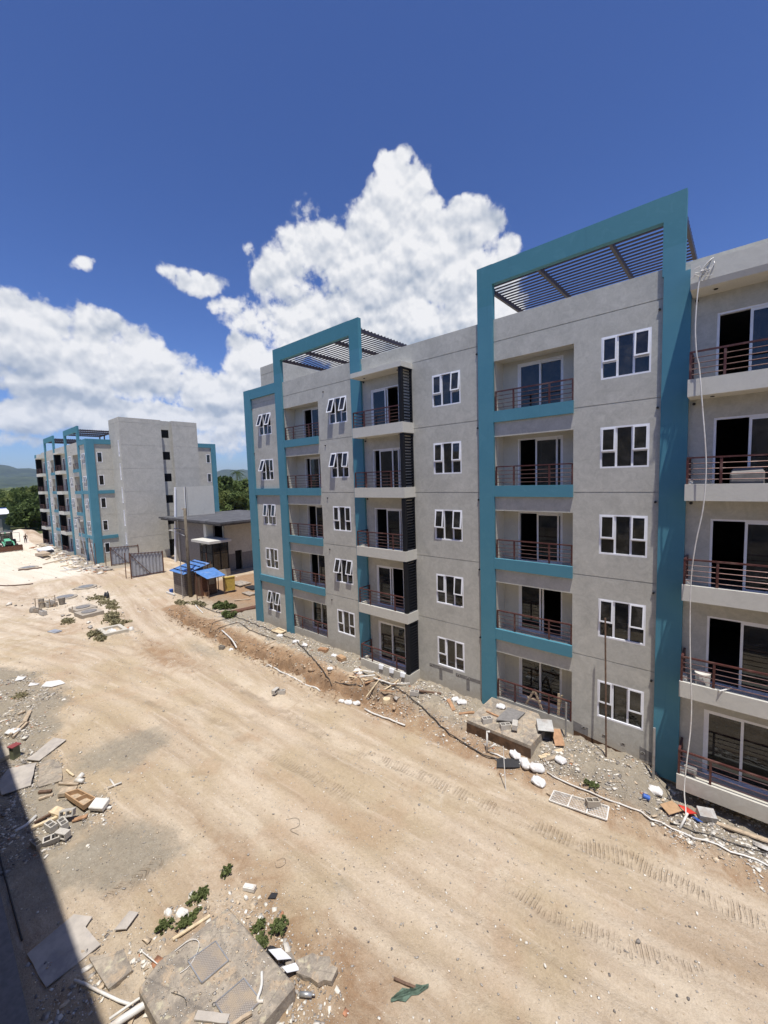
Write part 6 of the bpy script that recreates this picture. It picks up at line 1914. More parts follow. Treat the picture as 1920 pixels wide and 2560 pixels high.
block(-15.45, -13.56, .1, 'hollow block right of the lowest one, cores up', z=-.62)
block(-15.72, -13.38, .9, 'hollow block stood up with its core facing the track', tip=R(70), z=-.62)
block(-15.0, -13.65, .5, 'pale block half buried by the shadow edge, right one', tip=R(90), mat=M['block'])
block(-15.1, -13.9, 1.3, 'pale block half buried by the shadow edge, left one', tip=R(20), mat=M['block'])
block(-15.3, -14.2, .2, 'grey block in the corner of the heap and shadow', mat=M['blockdark'])
rb = empty('red_topped_box', (-21.1, -13.95, -.6), 'small green box with red lid casting a shadow', 'box')
b = MB(); b.obox((-21.12, -13.95, -.45), (.22, .24, .5), .4); b.build('body', simple('olive', (.16, .17, .10), .8), rb)
b = MB(); b.obox((-21.12, -13.95, -.185), (.30, .32, .03), .4); b.build('lid', simple('dark_red', (.24, .05, .05), .7), rb)
el = empty('pipe_elbow', (-17.4, -12.6, -.6), 'white plastic pipe elbow on the grey dirt', 'pipe')
b = MB(); b.tube([(-17.55, -12.78, -.60), (-17.3, -12.62, -.60)], .07, 12); b.build('barrel', M['pvc'], el, smooth=True)
b = MB(); b.tube([(-17.52, -12.72, -.58), (-17.6, -12.55, -.52)], .085, 12); b.build('socket', M['pvc'], el, smooth=True)
tube_on_ground([(-16.77, -11.95), (-16.22, -11.95)], .03, M['pvc'], 'pipe', 'short white pipe crossing another near the grey patch', 'pipe')
tube_on_ground([(-16.3, -12.15), (-16.2, -11.75)], .03, M['pvc'], 'pipe', 'shorter white pipe crossing another near the grey patch', 'pipe', lift=.04)
tube_on_ground([(-16.4, -14.55), (-16.6, -14.3), (-16.7, -14.0)], .05, M['pvc'], 'pipe', 'bent white pipe crossing the shadow edge', 'pipe')
b = MB(); b.obox((-15.45, -12.6, -.52), (.5, .34, .16), .6, .3); tag(b.build('foam_block', M['pvc'], bevel=.02), 'white rounded foam block right of the drawer', 'foam')
tube_on_ground([(-20, -15.0), (-12.3, -14.95)], .02, M['cable'], 'hose', 'dark hose along the plinth in the shadow', 'hose')

# ---- raised pad in the bottom foreground
pad = empty('manhole_pad', (-7.8, -12.4, -.6), 'large square concrete chamber top with two mesh covers in the foreground', 'manhole')
b = MB(); b.prism([(-9.10, -13.15), (-9.0, -11.62), (-6.5, -11.52), (-6.48, -13.5), (-8.9, -13.6)], -.9, -.36); b.build('chamber', M['concrete_dirty'], pad, bevel=.03)
def cover(c4, lab):
    b = MB(); b.prism(c4, -.356, -.335)
    o = b.build('cover', MESHM, pad); o['label'] = lab
    b = MB()
    n = 4
    for k in range(4):
        p, q_ = c4[k], c4[(k+1) % 4]; b.bar((p[0], p[1], -.335), (q_[0], q_[1], -.335), .022, .03)
    b.build('cover_frame', M['steel'], o)
def mesh_mat():
    mt, N_, bs, pos, out = material('expanded_mesh')
    w1 = N_.n.new('ShaderNodeTexChecker'); w1.inputs['Scale'].default_value = 42
    N_.l.new(pos, w1.inputs['Vector'])
    c = N_.mix(w1.outputs[1], (.22, .19, .16), (.33, .29, .25))
    c = N_.mix(N_.ramp(N_.noise(pos, 3, 5), .4, .65), c, (.36, .29, .21))
    N_.l.new(c, bs.inputs['Base Color']); bs.inputs['Roughness'].default_value = .8
    bp = N_.n.new('ShaderNodeBump'); bp.inputs['Distance'].default_value = .01; bp.inputs['Strength'].default_value = .8
    N_.l.new(w1.outputs[1], bp.inputs['Height']); N_.l.new(bp.outputs[0], bs.inputs['Normal'])
    return mt
MESHM = mesh_mat()
cover([(-8.58, -12.75), (-8.49, -12.19), (-7.92, -12.19), (-7.97, -12.74)], 'upper mesh cover')
cover([(-7.45, -12.72), (-7.38, -12.15), (-6.79, -12.13), (-6.86, -12.70)], 'lower mesh cover')
plank((-7.55, -13.05), (-7.02, -12.68), .14, .03, M['ply'], 'plank', 'pale board at the bottom picture edge on the concrete pad', 'plank', 'loose planks', z0=-.34, z1=-.34)
plank((-6.95, -12.9), (-6.75, -12.35), .06, .05, M['wood'], 'plank', 'grey stick crossing the lower mesh cover', 'plank', 'loose planks', z0=-.33, z1=-.33)
plank((-6.85, -12.95), (-6.55, -12.5), .06, .05, M['wood'], 'plank', 'second stick at the bottom edge right of the lower cover', 'plank', 'loose planks', z0=-.35, z1=-.3)
def wire(pts, r_, mt_, name, lab, cat):
    b = MB(); P_ = [Vector(p) for p in pts]
    for _ in range(2):
        Q = [P_[0]]
        for i in range(len(P_)-1): Q += [P_[i]*.75+P_[i+1]*.25, P_[i]*.25+P_[i+1]*.75]
        P_ = Q+[P_[-1]]
    b.tube(P_, r_, 6); return tag(b.build(name, mt_, smooth=True, loc=pts[0]), lab, cat)
wire([(-9.0, -12.85, -.34), (-8.95, -12.5, -.3), (-8.7, -12.4, -.33), (-8.45, -12.75, -.34), (-8.5, -12.95, -.34)], .008, M['pvc'], 'wire', 'curved white wire on the concrete pad', 'wire')
wire([(-7.2, -11.85, -.34), (-6.95, -12.0, -.30), (-6.85, -12.2, -.33), (-6.75, -12.1, -.33)], .03, M['pvc'], 'pipe', 'curved white pipe piece on the concrete pad by the lower cover', 'pipe')
wire([(-8.3, -13.2, -.345), (-8.0, -13.05, -.34), (-7.85, -13.1, -.345)], .006, M['cable'], 'wire', 'short black wire on the concrete pad', 'wire')
wire([(-9.95, -13.25, -.68), (-9.6, -13.2, -.6), (-9.3, -13.1, -.66)], .012, M['pvc'], 'wire', 'pale bent wire left of the concrete pad', 'wire')
tube_on_ground([(-8.62, -13.32), (-8.85, -14.2)], .065, M['pvc'], 'pipe', 'thick white pipe at the bottom left of the concrete pad', 'pipe', lift=.1, n=14)
tube_on_ground([(-8.85, -13.40), (-8.98, -14.1)], .025, M['pvc'], 'pipe', 'thin white pipe parallel to the thick one', 'pipe', lift=.1)
tube_on_ground([(-10.3, -14.38), (-8.95, -13.74)], .028, M['pvc'], 'pipe', 'long thin white pipe leaving the shadow towards the pad', 'pipe', lift=.05)
b = MB(); b.tube([(-6.48, -11.45, -.63), (-6.28, -11.30, -.63)], .045, 12); b.tube([(-6.28, -11.30, -.63), (-6.23, -11.262, -.63)], .018, 8); tag(b.build('plastic_bottle', M['steel'], smooth=True), 'small clear plastic bottle right of the concrete pad', 'bottle')
sheet([(-7.5, -11.5), (-7.15, -11.5), (-7.05, -11.22), (-7.4, -11.25)], .01, M['whitepaint'], 'paper', 'white paper wedged at the far edge of the concrete pad', 'paper', lift=.16, dz=[.1, .1, 0, 0])
sheet([(-7.0, -11.5), (-6.85, -11.48), (-6.8, -11.2), (-6.95, -11.2)], .01, M['whitepaint'], 'paper', 'smaller white paper right of the other at the pad edge', 'paper', lift=.12, dz=[.1, .1, 0, 0])
bag(-7.58, -11.38, .4, .32, 'small black plastic bag at the far edge of the concrete pad', mat=M['blackp'], flat=.5, z=-.66)
sheet([(-7.0,-11.15),(-6.8,-10.85),(-6.62,-10.78),(-6.46,-10.66),(-6.30,-10.74),(-6.16,-10.7),(-6.10,-10.92),(-6.24,-11.02),(-6.28,-11.13),(-6.5,-11.16),(-6.62,-11.22),(-6.82,-11.28)], .11, M['concrete_dirty'], 'broken_slab', 'jagged broken concrete slab right of the concrete pad', 'slab', lift=-.02, dz=[0,.02,.03,.06,.07,.08,.05,.04,.03,.02,0,0])
sheet([(-7.32,-11.24),(-7.2,-11.12),(-7.05,-11.14),(-6.96,-11.28),(-7.07,-11.36)], .08, M['concrete_dirty'], 'broken_slab', 'small jagged piece between pad corner and broken slab', 'slab', lift=.0)
bag(-10.0, -12.3, .5, .42, 'pale boulder among the green weeds', mat=M['white_stone'], flat=.6, z=-.74, group=None)
bag(-10.3, -12.5, .1, .3, 'small pale stone left of the boulder', mat=M['white_stone'], flat=.6, z=-.73, group=None)
bag(-9.15, -11.08, .1, .16, 'small yellowish stone below the white brick', mat=M['white_stone'], flat=.9, z=-.72, group=None)
b = MB(); b.obox((-9.28, -10.9, -.66), (.32, .13, .09), .5); b.obox((-9.28, -10.9, -.61), (.28, .09, .02), .5); tag(b.build('brick', M['pvc']), 'white brick on the sandy track above the pad', 'brick')
sheet([(-8.7, -10.75), (-8.55, -10.62), (-8.62, -10.5), (-8.75, -10.6)], .01, M['blackp'], 'scrap', 'small dark curled scrap right of the white brick', 'scrap', lift=.03)
def crumple(pts, mat, name, label, cat, h=.10, n=13, seed=3):
    """crumpled cloth over an outline given by centre line points and half width"""
    rs = np.random.RandomState(seed); b = MB(); rows = []
    m_ = len(pts)
    for i, (x, y, w) in enumerate(pts):
        p0 = pts[max(0, i-1)]; p1 = pts[min(m_-1, i+1)]
        d = Vector((p1[0]-p0[0], p1[1]-p0[1], 0)).normalized(); sd = Vector((-d.y, d.x, 0))
        row = []
        for j in range(n):
            t = (j/(n-1)-.5)*2
            q_ = Vector((x, y, 0))+sd*(t*w*rs.uniform(.8, 1.15))
            row.append((q_.x+rs.uniform(-.01, .01), q_.y+rs.uniform(-.01, .01), gh(q_.x, q_.y)+.01+h*rs.uniform(0, 1)*(1-t*t*.7)))
        rows.append(row)
    vs = [v for r_ in rows for v in r_]
    b.add(vs, [(i*n+j, i*n+j+1, (i+1)*n+j+1, (i+1)*n+j) for i in range(m_-1) for j in range(n-1)])
    return tag(b.build(name, mat, loc=vs[len(vs)//2]), label, cat)


crumple([(-5.02, -10.32, .02), (-4.95, -10.2, .06), (-4.87, -10.08, .09), (-4.80, -9.95, .05), (-4.72, -9.84, .08), (-4.62, -9.74, .03), (-4.56, -9.66, .01)], simple('green_cloth', (.10, .15, .11), .9, var=.35, scale=12), 'green_rag', 'torn green cloth on the sandy track at bottom centre', 'rag')
plank((-5.2, -10.0), (-4.75, -9.85), .05, .03, M['wood_dark'], 'stick', 'brown stick beside the torn green cloth', 'stick', lift=.03)
wire([(-10.35, -9.0, -.68), (-10.1, -8.7, -.66), (-9.8, -8.9, -.68), (-10.0, -9.2, -.67), (-9.6, -9.1, -.68)], .004, M['cable'], 'wire', 'loop of thin wire on the open track', 'wire')
wire([(-9.4, -10.0, -.68), (-9.3, -9.8, -.66), (-9.1, -9.9, -.68), (-9.2, -10.15, -.68), (-9.42, -10.05, -.68)], .0035, M['cable'], 'wire', 'small ring of wire above the concrete pad', 'wire')

# ---- yard at left: manholes, posts, blocks
def manhole(x, y, r_, lab, square=False, z=None):
    z = gh(x, y) if z is None else z
    e = empty('manhole', (x, y, z), lab, 'manhole', 'manholes in the yard')
    if square:
        b = MB(); b.obox((x, y, z+.10), (1.7, 1.5, .30), .12); b.build('curb', M['concrete'], e)
        zt = z+.255
    else:
        b = MB(); b.tube([(x, y, z-.1), (x, y, z+.10)], r_*1.5, 22, r1=r_*1.45); b.build('curb', M['concrete'], e); zt = z+.10
    b = MB(); b.tube([(x, y, zt), (x, y, zt+.05)], r_, 20); b.build('cover', M['steel'] if not square else M['grayrender'], e)
manhole(-51.0, -4.65, .65, 'round manhole cover furthest from the camera')
manhole(-48.2, -6.95, .65, 'round manhole cover beside the thin posts')
manhole(-41.6, -7.05, .50, 'round cover on a low square slab, left of the pair', True)
manhole(-39.6, -7.1, .52, 'round cover on a low square slab, right of the pair', True)
manhole(-69, -6.6, .7, 'round manhole on the white dust near the far block')
of = empty('open_frame', (-33.8, -7.0, -.65), 'open rectangular concrete frame half filled with white rubble', 'chamber')
P4 = [(-34.9, -7.75), (-33.1, -7.75), (-32.9, -6.35), (-34.7, -6.35)]; I4 = [(-34.6, -7.5), (-33.35, -7.5), (-33.2, -6.6), (-34.45, -6.6)]
b = MB()
vs = [(p[0], p[1], z_) for z_ in (-.45,) for p in P4+I4]+[(p[0], p[1], -.9) for p in P4+I4]
b.add(vs, [(0, 1, 5, 4), (1, 2, 6, 5), (2, 3, 7, 6), (3, 0, 4, 7), (0, 8, 9, 1), (1, 9, 10, 2), (2, 10, 11, 3), (3, 11, 8, 0), (4, 5, 13, 12), (5, 6, 14, 13), (6, 7, 15, 14), (7, 4, 12, 15)])
b.build('curb', M['plaster_light'], of)
bag(-34.0, -7.1, .2, 1.0, 'white rubble heap inside the open concrete frame', mat=M['white_stone'], flat=.35, z=-.75, group=None)
bag(-33.2, -6.1, .2, .55, 'white stone at the far corner of the open concrete frame', mat=M['white_stone'], flat=.7, group=None)
for (x, y, h, lab) in ((-45.9, -9.5, 1.0, 'thin post furthest left in the fenced yard corner'), (-45.86, -8.15, .95, 'thin post right of the block stack in the yard'), (-45.5, -8.6, .8, 'middle thin post in the yard corner'), (-41.6, -7.8, .55, 'short thin post beside the pair of slab covers')):
    b = MB(); b.bar((x, y, gh(x, y)-.05), (x+.02, y+.02, gh(x, y)+h), .05); tag(b.build('wooden_post', M['wood']), lab, 'post', 'thin wooden posts in the yard')
b = MB(); b.bar((-45.9, -9.5, .25), (-45.86, -8.15, .2), .03, .04); b.bar((-45.9, -9.5, -.1), (-45.86, -8.15, -.2), .03, .04); tag(b.build('batten', M['wood_pale']), 'pale battens nailed between the thin yard posts', 'batten')
b = MB(); b.tube([(-46.1, -9.05, -.7), (-46.1, -9.05, .15)], .22, 12); tag(b.build('concrete_stump', M['concrete']), 'upright pale concrete stump among the yard posts', 'stump')
b = MB(); b.tube([(-45.6, -7.7, -.7), (-45.6, -7.7, -.0)], .2, 12, r1=.27); tag(b.build('rubble_basket', M['blockdark']), 'dark stump beside the round yard manhole', 'stump')
for i, (x, y, rz, z, lab) in enumerate(((-45.9, -8.65, .2, None, 'lower left block of the stack between the yard posts'), (-45.8, -8.25, .2, None, 'lower right block of the stack between the yard posts'), (-45.85, -8.45, .3, -.47, 'top block of the stack between the yard posts'), (-44.6, -9.55, .3, None, 'pale block in front of the yard posts, left'), (-43.4, -9.4, .2, None, 'brown block in front of the yard posts, right'))):
    o = block(x, y, rz, lab, z=z, mat=M['block'] if i % 2 == 0 else M['concrete_dirty']); o.scale = (1.9, 1.6, 1.7); o.location.z += .1
bag(-45.3, -9.75, .2, .9, 'heap of grey stones at the left yard post', mat=M['blockdark'], flat=.8, group=None)
bk2 = bag(-45.0, -4.45, .4, .7, 'black plastic sack standing on the dry weeds', mat=M['blackp'], flat=1.4, group=None)
b = MB(); b.obox((-37.6, -9.7, gh(-37.6, -9.7)+.05), (.9, .5, .08), .3); b.obox((-37.5, -9.65, gh(-37.6, -9.7)+.1), (.5, .25, .04), .5); tag(b.build('grey_scrap', M['zinc']), 'grey-blue metal scrap on the left track edge', 'scrap')
# scrap in front of the far block
for (poly, mt_, lab, nm) in (([(-85.5, -3.2), (-81, -3.4), (-80.0, -1.9), (-84.5, -1.6)], 'whitepaint', 'white metal sheet dumped before the far block', 'metal_sheet'), ([(-80.2, -3.2), (-77.2, -3.5), (-76.8, -2.5), (-79.9, -2.2)], 'blackp', 'black sheet dumped before the far block', 'plastic_sheet'),
                             ([(-79, -4.4), (-74.5, -4.3), (-74.2, -3.4), (-78.5, -3.5)], 'wood', 'stack of grey boards before the far block', 'board_stack')):
    sheet(poly, .25 if mt_ != 'wood' else .35, M[mt_], nm, lab, 'sheet' if mt_ != 'wood' else 'boards', lift=.08, dz=[0, .3, .25, .35])
for i in range(12):
    x = -60.5-rng.random()*14; y = -2.4-rng.random()*2.0; a = rng.uniform(0, 3.1); L = rng.uniform(.8, 2.2)
    plank((x-math.cos(a)*L/2, y-math.sin(a)*L/2), (x+math.cos(a)*L/2, y+math.sin(a)*L/2), .16, .07, M[('wood', 'pvc', 'wood_pale', 'concrete')[i % 4]], 'plank', 'board scattered on the rubble before the far block', 'plank', 'boards before the far block', lift=.06)
tube_on_ground([(-60.5, -11.2), (-57.8, -9.8), (-56.8, -8.0)], .06, M['wood_dark'], 'pole', 'bent dark pole lying on the white dust', 'pole')
tube_on_ground([(-67.5, -7.8), (-66.8, -5.6)], .08, M['wood_dark'], 'pole', 'short dark pole lying near the far round manhole', 'pole')


# ================================================================== vegetation
def leaf_material(name, lo, hi):
    mt, N_, bs, pos, out = material(name)
    at_ = N_.n.new('ShaderNodeAttribute'); at_.attribute_name = 'tone'
    n_ = N_.noise(pos, .8, 3, .5)
    f_ = N_.math('ADD', N_.math('MULTIPLY', at_.outputs['Fac'], .7), N_.math('MULTIPLY', n_, .3))
    N_.l.new(N_.mix(f_, lo, hi), bs.inputs['Base Color'])
    bs.inputs['Roughness'].default_value = .75
    bs.inputs['Specular IOR Level'].default_value = .2
    tl = N_.n.new('ShaderNodeBsdfTranslucent'); N_.l.new(N_.mix(f_, lo, hi), tl.inputs[0])
    mx_ = N_.n.new('ShaderNodeMixShader'); mx_.inputs[0].default_value = .25
    N_.l.new(bs.outputs[0], mx_.inputs[1]); N_.l.new(tl.outputs[0], mx_.inputs[2]); N_.l.new(mx_.outputs[0], out.inputs[0])
    return mt


LEAF = [leaf_material('leaf_dark', (.022, .038, .012), (.075, .105, .03)), leaf_material('leaf_olive', (.035, .05, .016), (.12, .14, .045)), leaf_material('leaf_weed', (.06, .085, .03), (.21, .24, .09)),
        leaf_material('leaf_dry', (.16, .15, .08), (.42, .37, .22))]
BARK = simple('bark', (.13, .10, .075), .95, var=.3)


LEAF[0:2] = [leaf_material('leaf_dark', (.03, .052, .016), (.15, .20, .06)), leaf_material('leaf_olive', (.06, .085, .024), (.23, .27, .085))]


def leaves(rs, centres, radii, n, size):
    """leaf-sized quads spread through ellipsoid clumps"""
    k = rs.randint(0, len(centres), n)
    c = centres[k]; r_ = radii[k]
    d = rs.normal(0, 1, (n, 3)); d /= np.linalg.norm(d, axis=1)[:, None]
    rad = rs.uniform(.35, 1.0, n)**.5
    p = c + d*r_[:, None]*rad[:, None]*np.array([1, 1, .75])
    a = rs.normal(0, 1, (n, 3)); a /= np.linalg.norm(a, axis=1)[:, None]
    b_ = np.cross(a, rs.normal(0, 1, (n, 3))); b_ /= np.linalg.norm(b_, axis=1)[:, None]
    s = size*np.exp(rs.normal(-.1, .45, n))[:, None]
    q_ = np.stack([p-a*s-b_*s*.5, p+a*s-b_*s*.5, p+a*s+b_*s*.5, p-a*s+b_*s*.5], 1)
    tone = np.repeat(np.clip(rs.uniform(0, 1, len(centres))[k]*.5+rs.uniform(0, .5, n), 0, 1), 4)
    return q_.reshape(-1, 3), tone


def quads_obj(name, co_, tone, mat, parent, loc):
    me = bpy.data.meshes.new(name)
    co_ = co_ - np.array(loc)
    n = len(co_)//4
    me.vertices.add(4*n); me.vertices.foreach_set('co', co_.ravel())
    me.loops.add(4*n); me.loops.foreach_set('vertex_index', np.arange(4*n, dtype=np.int32))
    me.polygons.add(n); me.polygons.foreach_set('loop_start', (np.arange(n)*4).astype(np.int32)); me.polygons.foreach_set('loop_total', np.full(n, 4, np.int32))
    me.materials.append(mat); me.update(calc_edges=True)
    t_ = me.attributes.new('tone', 'FLOAT', 'POINT'); t_.data.foreach_set('value', tone.astype(np.float32))
    o = bpy.data.objects.new(name, me); COL.objects.link(o)
    o['wl'] = tuple(loc)
    if parent: o.parent = parent; o.location = Vector(loc)-worldloc(parent)
    else: o.location = loc
    return o


def tree(az, d, h, r_, label, kind=0, seed=1, n=5200, ls=.26, group='trees beyond the site'):
    rs = np.random.RandomState(seed)
    x = d*math.sin(R(az)); y = -15.8+d*math.cos(R(az)); z = -.45
    t = empty('tree', (x, y, z), label, 'tree', group)
    b = MB()
    th = h*.38
    b.tube([(x, y, z-.2), (x+.2, y, z+th*.5), (x+.1, y+.2, z+th)], .26, 8, r1=.17)
    cs = []; rr = []
    for k in range(15):
        a = rs.uniform(0, 6.28); q_ = rs.uniform(.1, .95)*r_; zz = z+th+(h-th)*rs.uniform(.05, .86)*(1-.35*(q_/r_)**2)
        c = np.array([x+math.cos(a)*q_, y+math.sin(a)*q_, zz]); cs.append(c); rr.append(rs.uniform(.20, .40)*r_*1.1)
        if k < 9: b.tube([(x+.1, y+.2, z+th*rs.uniform(.6, 1)), tuple(c)], .10, 6, r1=.04)
    for k in range(4):
        a = rs.uniform(0, 6.28); q_ = rs.uniform(.5, 1.0)*r_
        cs.append(np.array([x+math.cos(a)*q_, y+math.sin(a)*q_, z+h*rs.uniform(.12, .35)])); rr.append(.3*r_)
    b.build('trunk', BARK, t)
    co_, tn = leaves(rs, np.array(cs), np.array(rr), n, ls)
    quads_obj('crown', co_, tn, LEAF[kind], t, (x, y, z+h*.6))
    return t


left_trees = [(-81.25, 150, 12.0, 5.2, 0, 'tall dark tree touching the far block edge at left'), (-81.9, 138, 10.2, 4.8, 0, 'dark tree second from the far block at left'), (-82.55, 150, 9.8, 4.6, 1, 'olive tree in the middle of the left tree belt'),
              (-83.2, 168, 9.6, 5.0, 0, 'dark tree just behind the white shed roof'), (-83.9, 175, 9.0, 5.5, 1, 'olive tree cut by the left picture edge above the shed'), (-81.6, 190, 12.6, 6.0, 1, 'highest olive crown behind the dark left trees'),
              (-82.4, 205, 11.2, 6.5, 0, 'broad dark crown furthest back in the left belt'), (-83.3, 215, 10.5, 7, 1, 'pale olive crown furthest back at far left'), (-81.0, 128, 7.5, 3.8, 0, 'low dark bush-like tree behind the earth heap'),
              (-82.3, 130, 6.2, 3.8, 0, 'low dark tree between shed and earth heap'), (-84.6, 190, 9, 6, 0, 'dark tree at the extreme left horizon')]
for i, (az, d, h, r_, k, lab) in enumerate(left_trees):
    tree(az, d, h, r_, lab, k, 100+i)
right_trees = [(-62.2, 135, 12.7, 5.0, 0, 'tall dark tree directly right of the far block'), (-61.2, 140, 12.1, 5.2, 0, 'dark round tree left of the palm'), (-60.2, 136, 11.0, 4.9, 0, 'dark tree under the palm'),
               (-59.2, 138, 9.6, 4.9, 1, 'olive tree touching the near block edge'), (-61.7, 122, 8.4, 3.9, 1, 'lower olive tree behind the wire fence, left one'), (-60.6, 120, 8.0, 4.0, 0, 'lower dark tree behind the wire fence, middle one'),
               (-59.5, 121, 7.4, 3.9, 0, 'lower dark tree behind the wire fence, right one'), (-63.2, 130, 9, 5, 0, 'dark tree hidden partly by the far block right end')]
for i, (az, d, h, r_, k, lab) in enumerate(right_trees):
    tree(az, d, h, r_, lab, k, 200+i)
# palm
def palm(az, d, h, label):
    x = d*math.sin(R(az)); y = -15.8+d*math.cos(R(az)); z = -.4
    t = empty('palm_tree', (x, y, z), label, 'palm tree')
    b = MB(); b.tube([(x, y, z), (x+.3, y, z+h*.5), (x+.2, y+.2, z+h)], .2, 8, r1=.13); b.build('trunk', BARK, t)
    rs = np.random.RandomState(5)
    top = Vector((x+.2, y+.2, z+h))
    for k in range(15):
        a = k*2.4; el_ = rs.uniform(-.2, 1.0); L = rs.uniform(2.6, 3.4)
        fb = MB(); n = 9; pts = []
        for i in range(n+1):
            q_ = i/n; rad = L*q_*math.cos(el_*(1-q_*.4)); zz = L*q_*math.sin(el_)-1.5*q_*q_*L*.5
            pts.append(top+Vector((math.cos(a)*rad, math.sin(a)*rad, zz)))
        fb.tube(pts, .03, 4)
        side = Vector((-math.sin(a), math.cos(a), 0))
        for i in range(1, n):
            for s_ in (-1, 1):
                for j in (0, .5):
                    p = pts[i]+(pts[i+1]-pts[i])*j; w_ = .75*math.sin(math.pi*min(.95, (i+j)/n*.9+.08))
                    e = p+side*s_*w_+Vector((0, 0, -.35*w_))+(pts[min(n, i+1)]-pts[i])*.5
                    dd = (pts[i+1]-pts[i])*.22
                    fb.add([p-dd*.3, p+dd, e], [(0, 1, 2)])
        fb.build('frond', LEAF[0], t)
palm(-60.65, 146, 13.6, 'coconut palm rising above the dark trees right of the far block')


def weed(x, y, rx, ry, h, seed, label, kind=2, n=900, ls=.022, name='weed', group='green weeds among the rubble', cat='weed'):
    rs = np.random.RandomState(seed); z = gh(x, y)
    o_cs = []; o_r = []
    m_ = 11
    for k in range(m_):
        a = rs.uniform(0, 6.28); q_ = rs.uniform(0, 1.15)**.8
        sc_ = rs.uniform(.08, .24)
        o_cs.append((x+math.cos(a)*q_*rx, y+math.sin(a)*q_*ry, z+h*rs.uniform(.05, .75)*(1.1-q_*.8))); o_r.append(sc_*min(rx, ry))
    # stems reaching out
    for k in range(20):
        a = rs.uniform(0, 6.28); L = rs.uniform(.5, 1.5)
        for j in range(5):
            q_ = L*(j+1)/5
            o_cs.append((x+math.cos(a)*q_*rx, y+math.sin(a)*q_*ry, z+h*(.3+.5*math.sin(q_*2))*rs.uniform(.5, 1))); o_r.append(.07*min(rx, ry)+.01)
    co_, tn = leaves(rs, np.array(o_cs), np.array(o_r), n, ls)
    co_[:, 2] = np.maximum(co_[:, 2], z-.02)
    o = quads_obj(name, co_, tn, LEAF[kind], None, (x, y, z))
    return tag(o, label, cat, group)


weed(-10.1, -11.85, .15, .2, .14, 1, 'green weed tuft furthest left above the concrete pad', n=900)
weed(-9.75, -12.25, .12, .28, .14, 2, 'green weed patch under the pale lath', n=1100)
weed(-10.0, -12.7, .12, .16, .13, 3, 'low end of the green weed patch left of the pad corner', n=900)
weed(-10.15, -11.05, .12, .14, .2, 4, 'small lone green tuft on the sandy track', n=500)
weed(-7.85, -10.95, .13, .18, .25, 5, 'taller green weed behind the concrete pad, right one', n=1000)
weed(-8.25, -11.25, .12, .15, .14, 6, 'lower green weed behind the concrete pad, left one', n=600)
weed(-7.95, -11.4, .13, .13, .18, 16, 'dark green weed against the far edge of the concrete pad', n=800)
weed(-3.35, -2.3, .2, .12, .12, 7, 'green weed beside the long pale pipe', n=1000)
weed(-32.6, .6, .6, .5, .6, 8, 'large green bush near the start of the trench', n=2600, ls=.07, cat='bush', group='bushes near the trench')
weed(-28.6, -.9, .5, .42, .4, 9, 'smaller green bush on the rubble by the teal corner', n=2000, ls=.06, cat='bush', group='bushes near the trench')
weed(-31.6, .9, .35, .3, .4, 10, 'small green plant right of the large bush', n=800, ls=.05, cat='bush', group='bushes near the trench')
WL = ['largest patch of dry weeds right of the paired slab covers', 'dry weeds touching the right slab cover', 'dry weeds between slab cover and open concrete frame', 'dry weeds left of the black sack', 'dry weeds behind the black sack', 'dry weeds behind the paired slab covers',
      'dry weeds at the near side of the open concrete frame', 'dry weeds at the left foot of the block hut', 'dry weeds in front of the block hut pole', 'dry weeds below the left slab cover', 'small dry weed tuft right of the open concrete frame']
for i, (x, y, rx, ry, h) in enumerate(((-36.4, -6.4, 1.6, .7, .55), (-37.8, -6.0, 1.2, .6, .45), (-35.3, -6.2, .9, .6, .5), (-42.6, -5.0, 1.6, .7, .4), (-45.5, -5.2, 1.2, .6, .35), (-40.6, -5.2, 1.4, .5, .35), (-34.2, -8.1, .8, .4, .3), (-37.0, -.9, 1.0, .4, .35), (-35.2, -.2, 1.2, .4, .3), (-39.4, -8.6, 1.0, .4, .3), (-33.0, -8.0, .6, .3, .3))):
    weed(x, y, rx*.8, ry*.8, h*.6, 30+i, WL[i], 3, n=650, ls=.06, name='dry_weed', group='dry weeds in the yard')
weed(-27.3, -13.0, .5, .3, .15, 60, 'tuft of dry weeds on the grey dirt at left', 3, n=300, ls=.03, name='dry_weed', group=None)

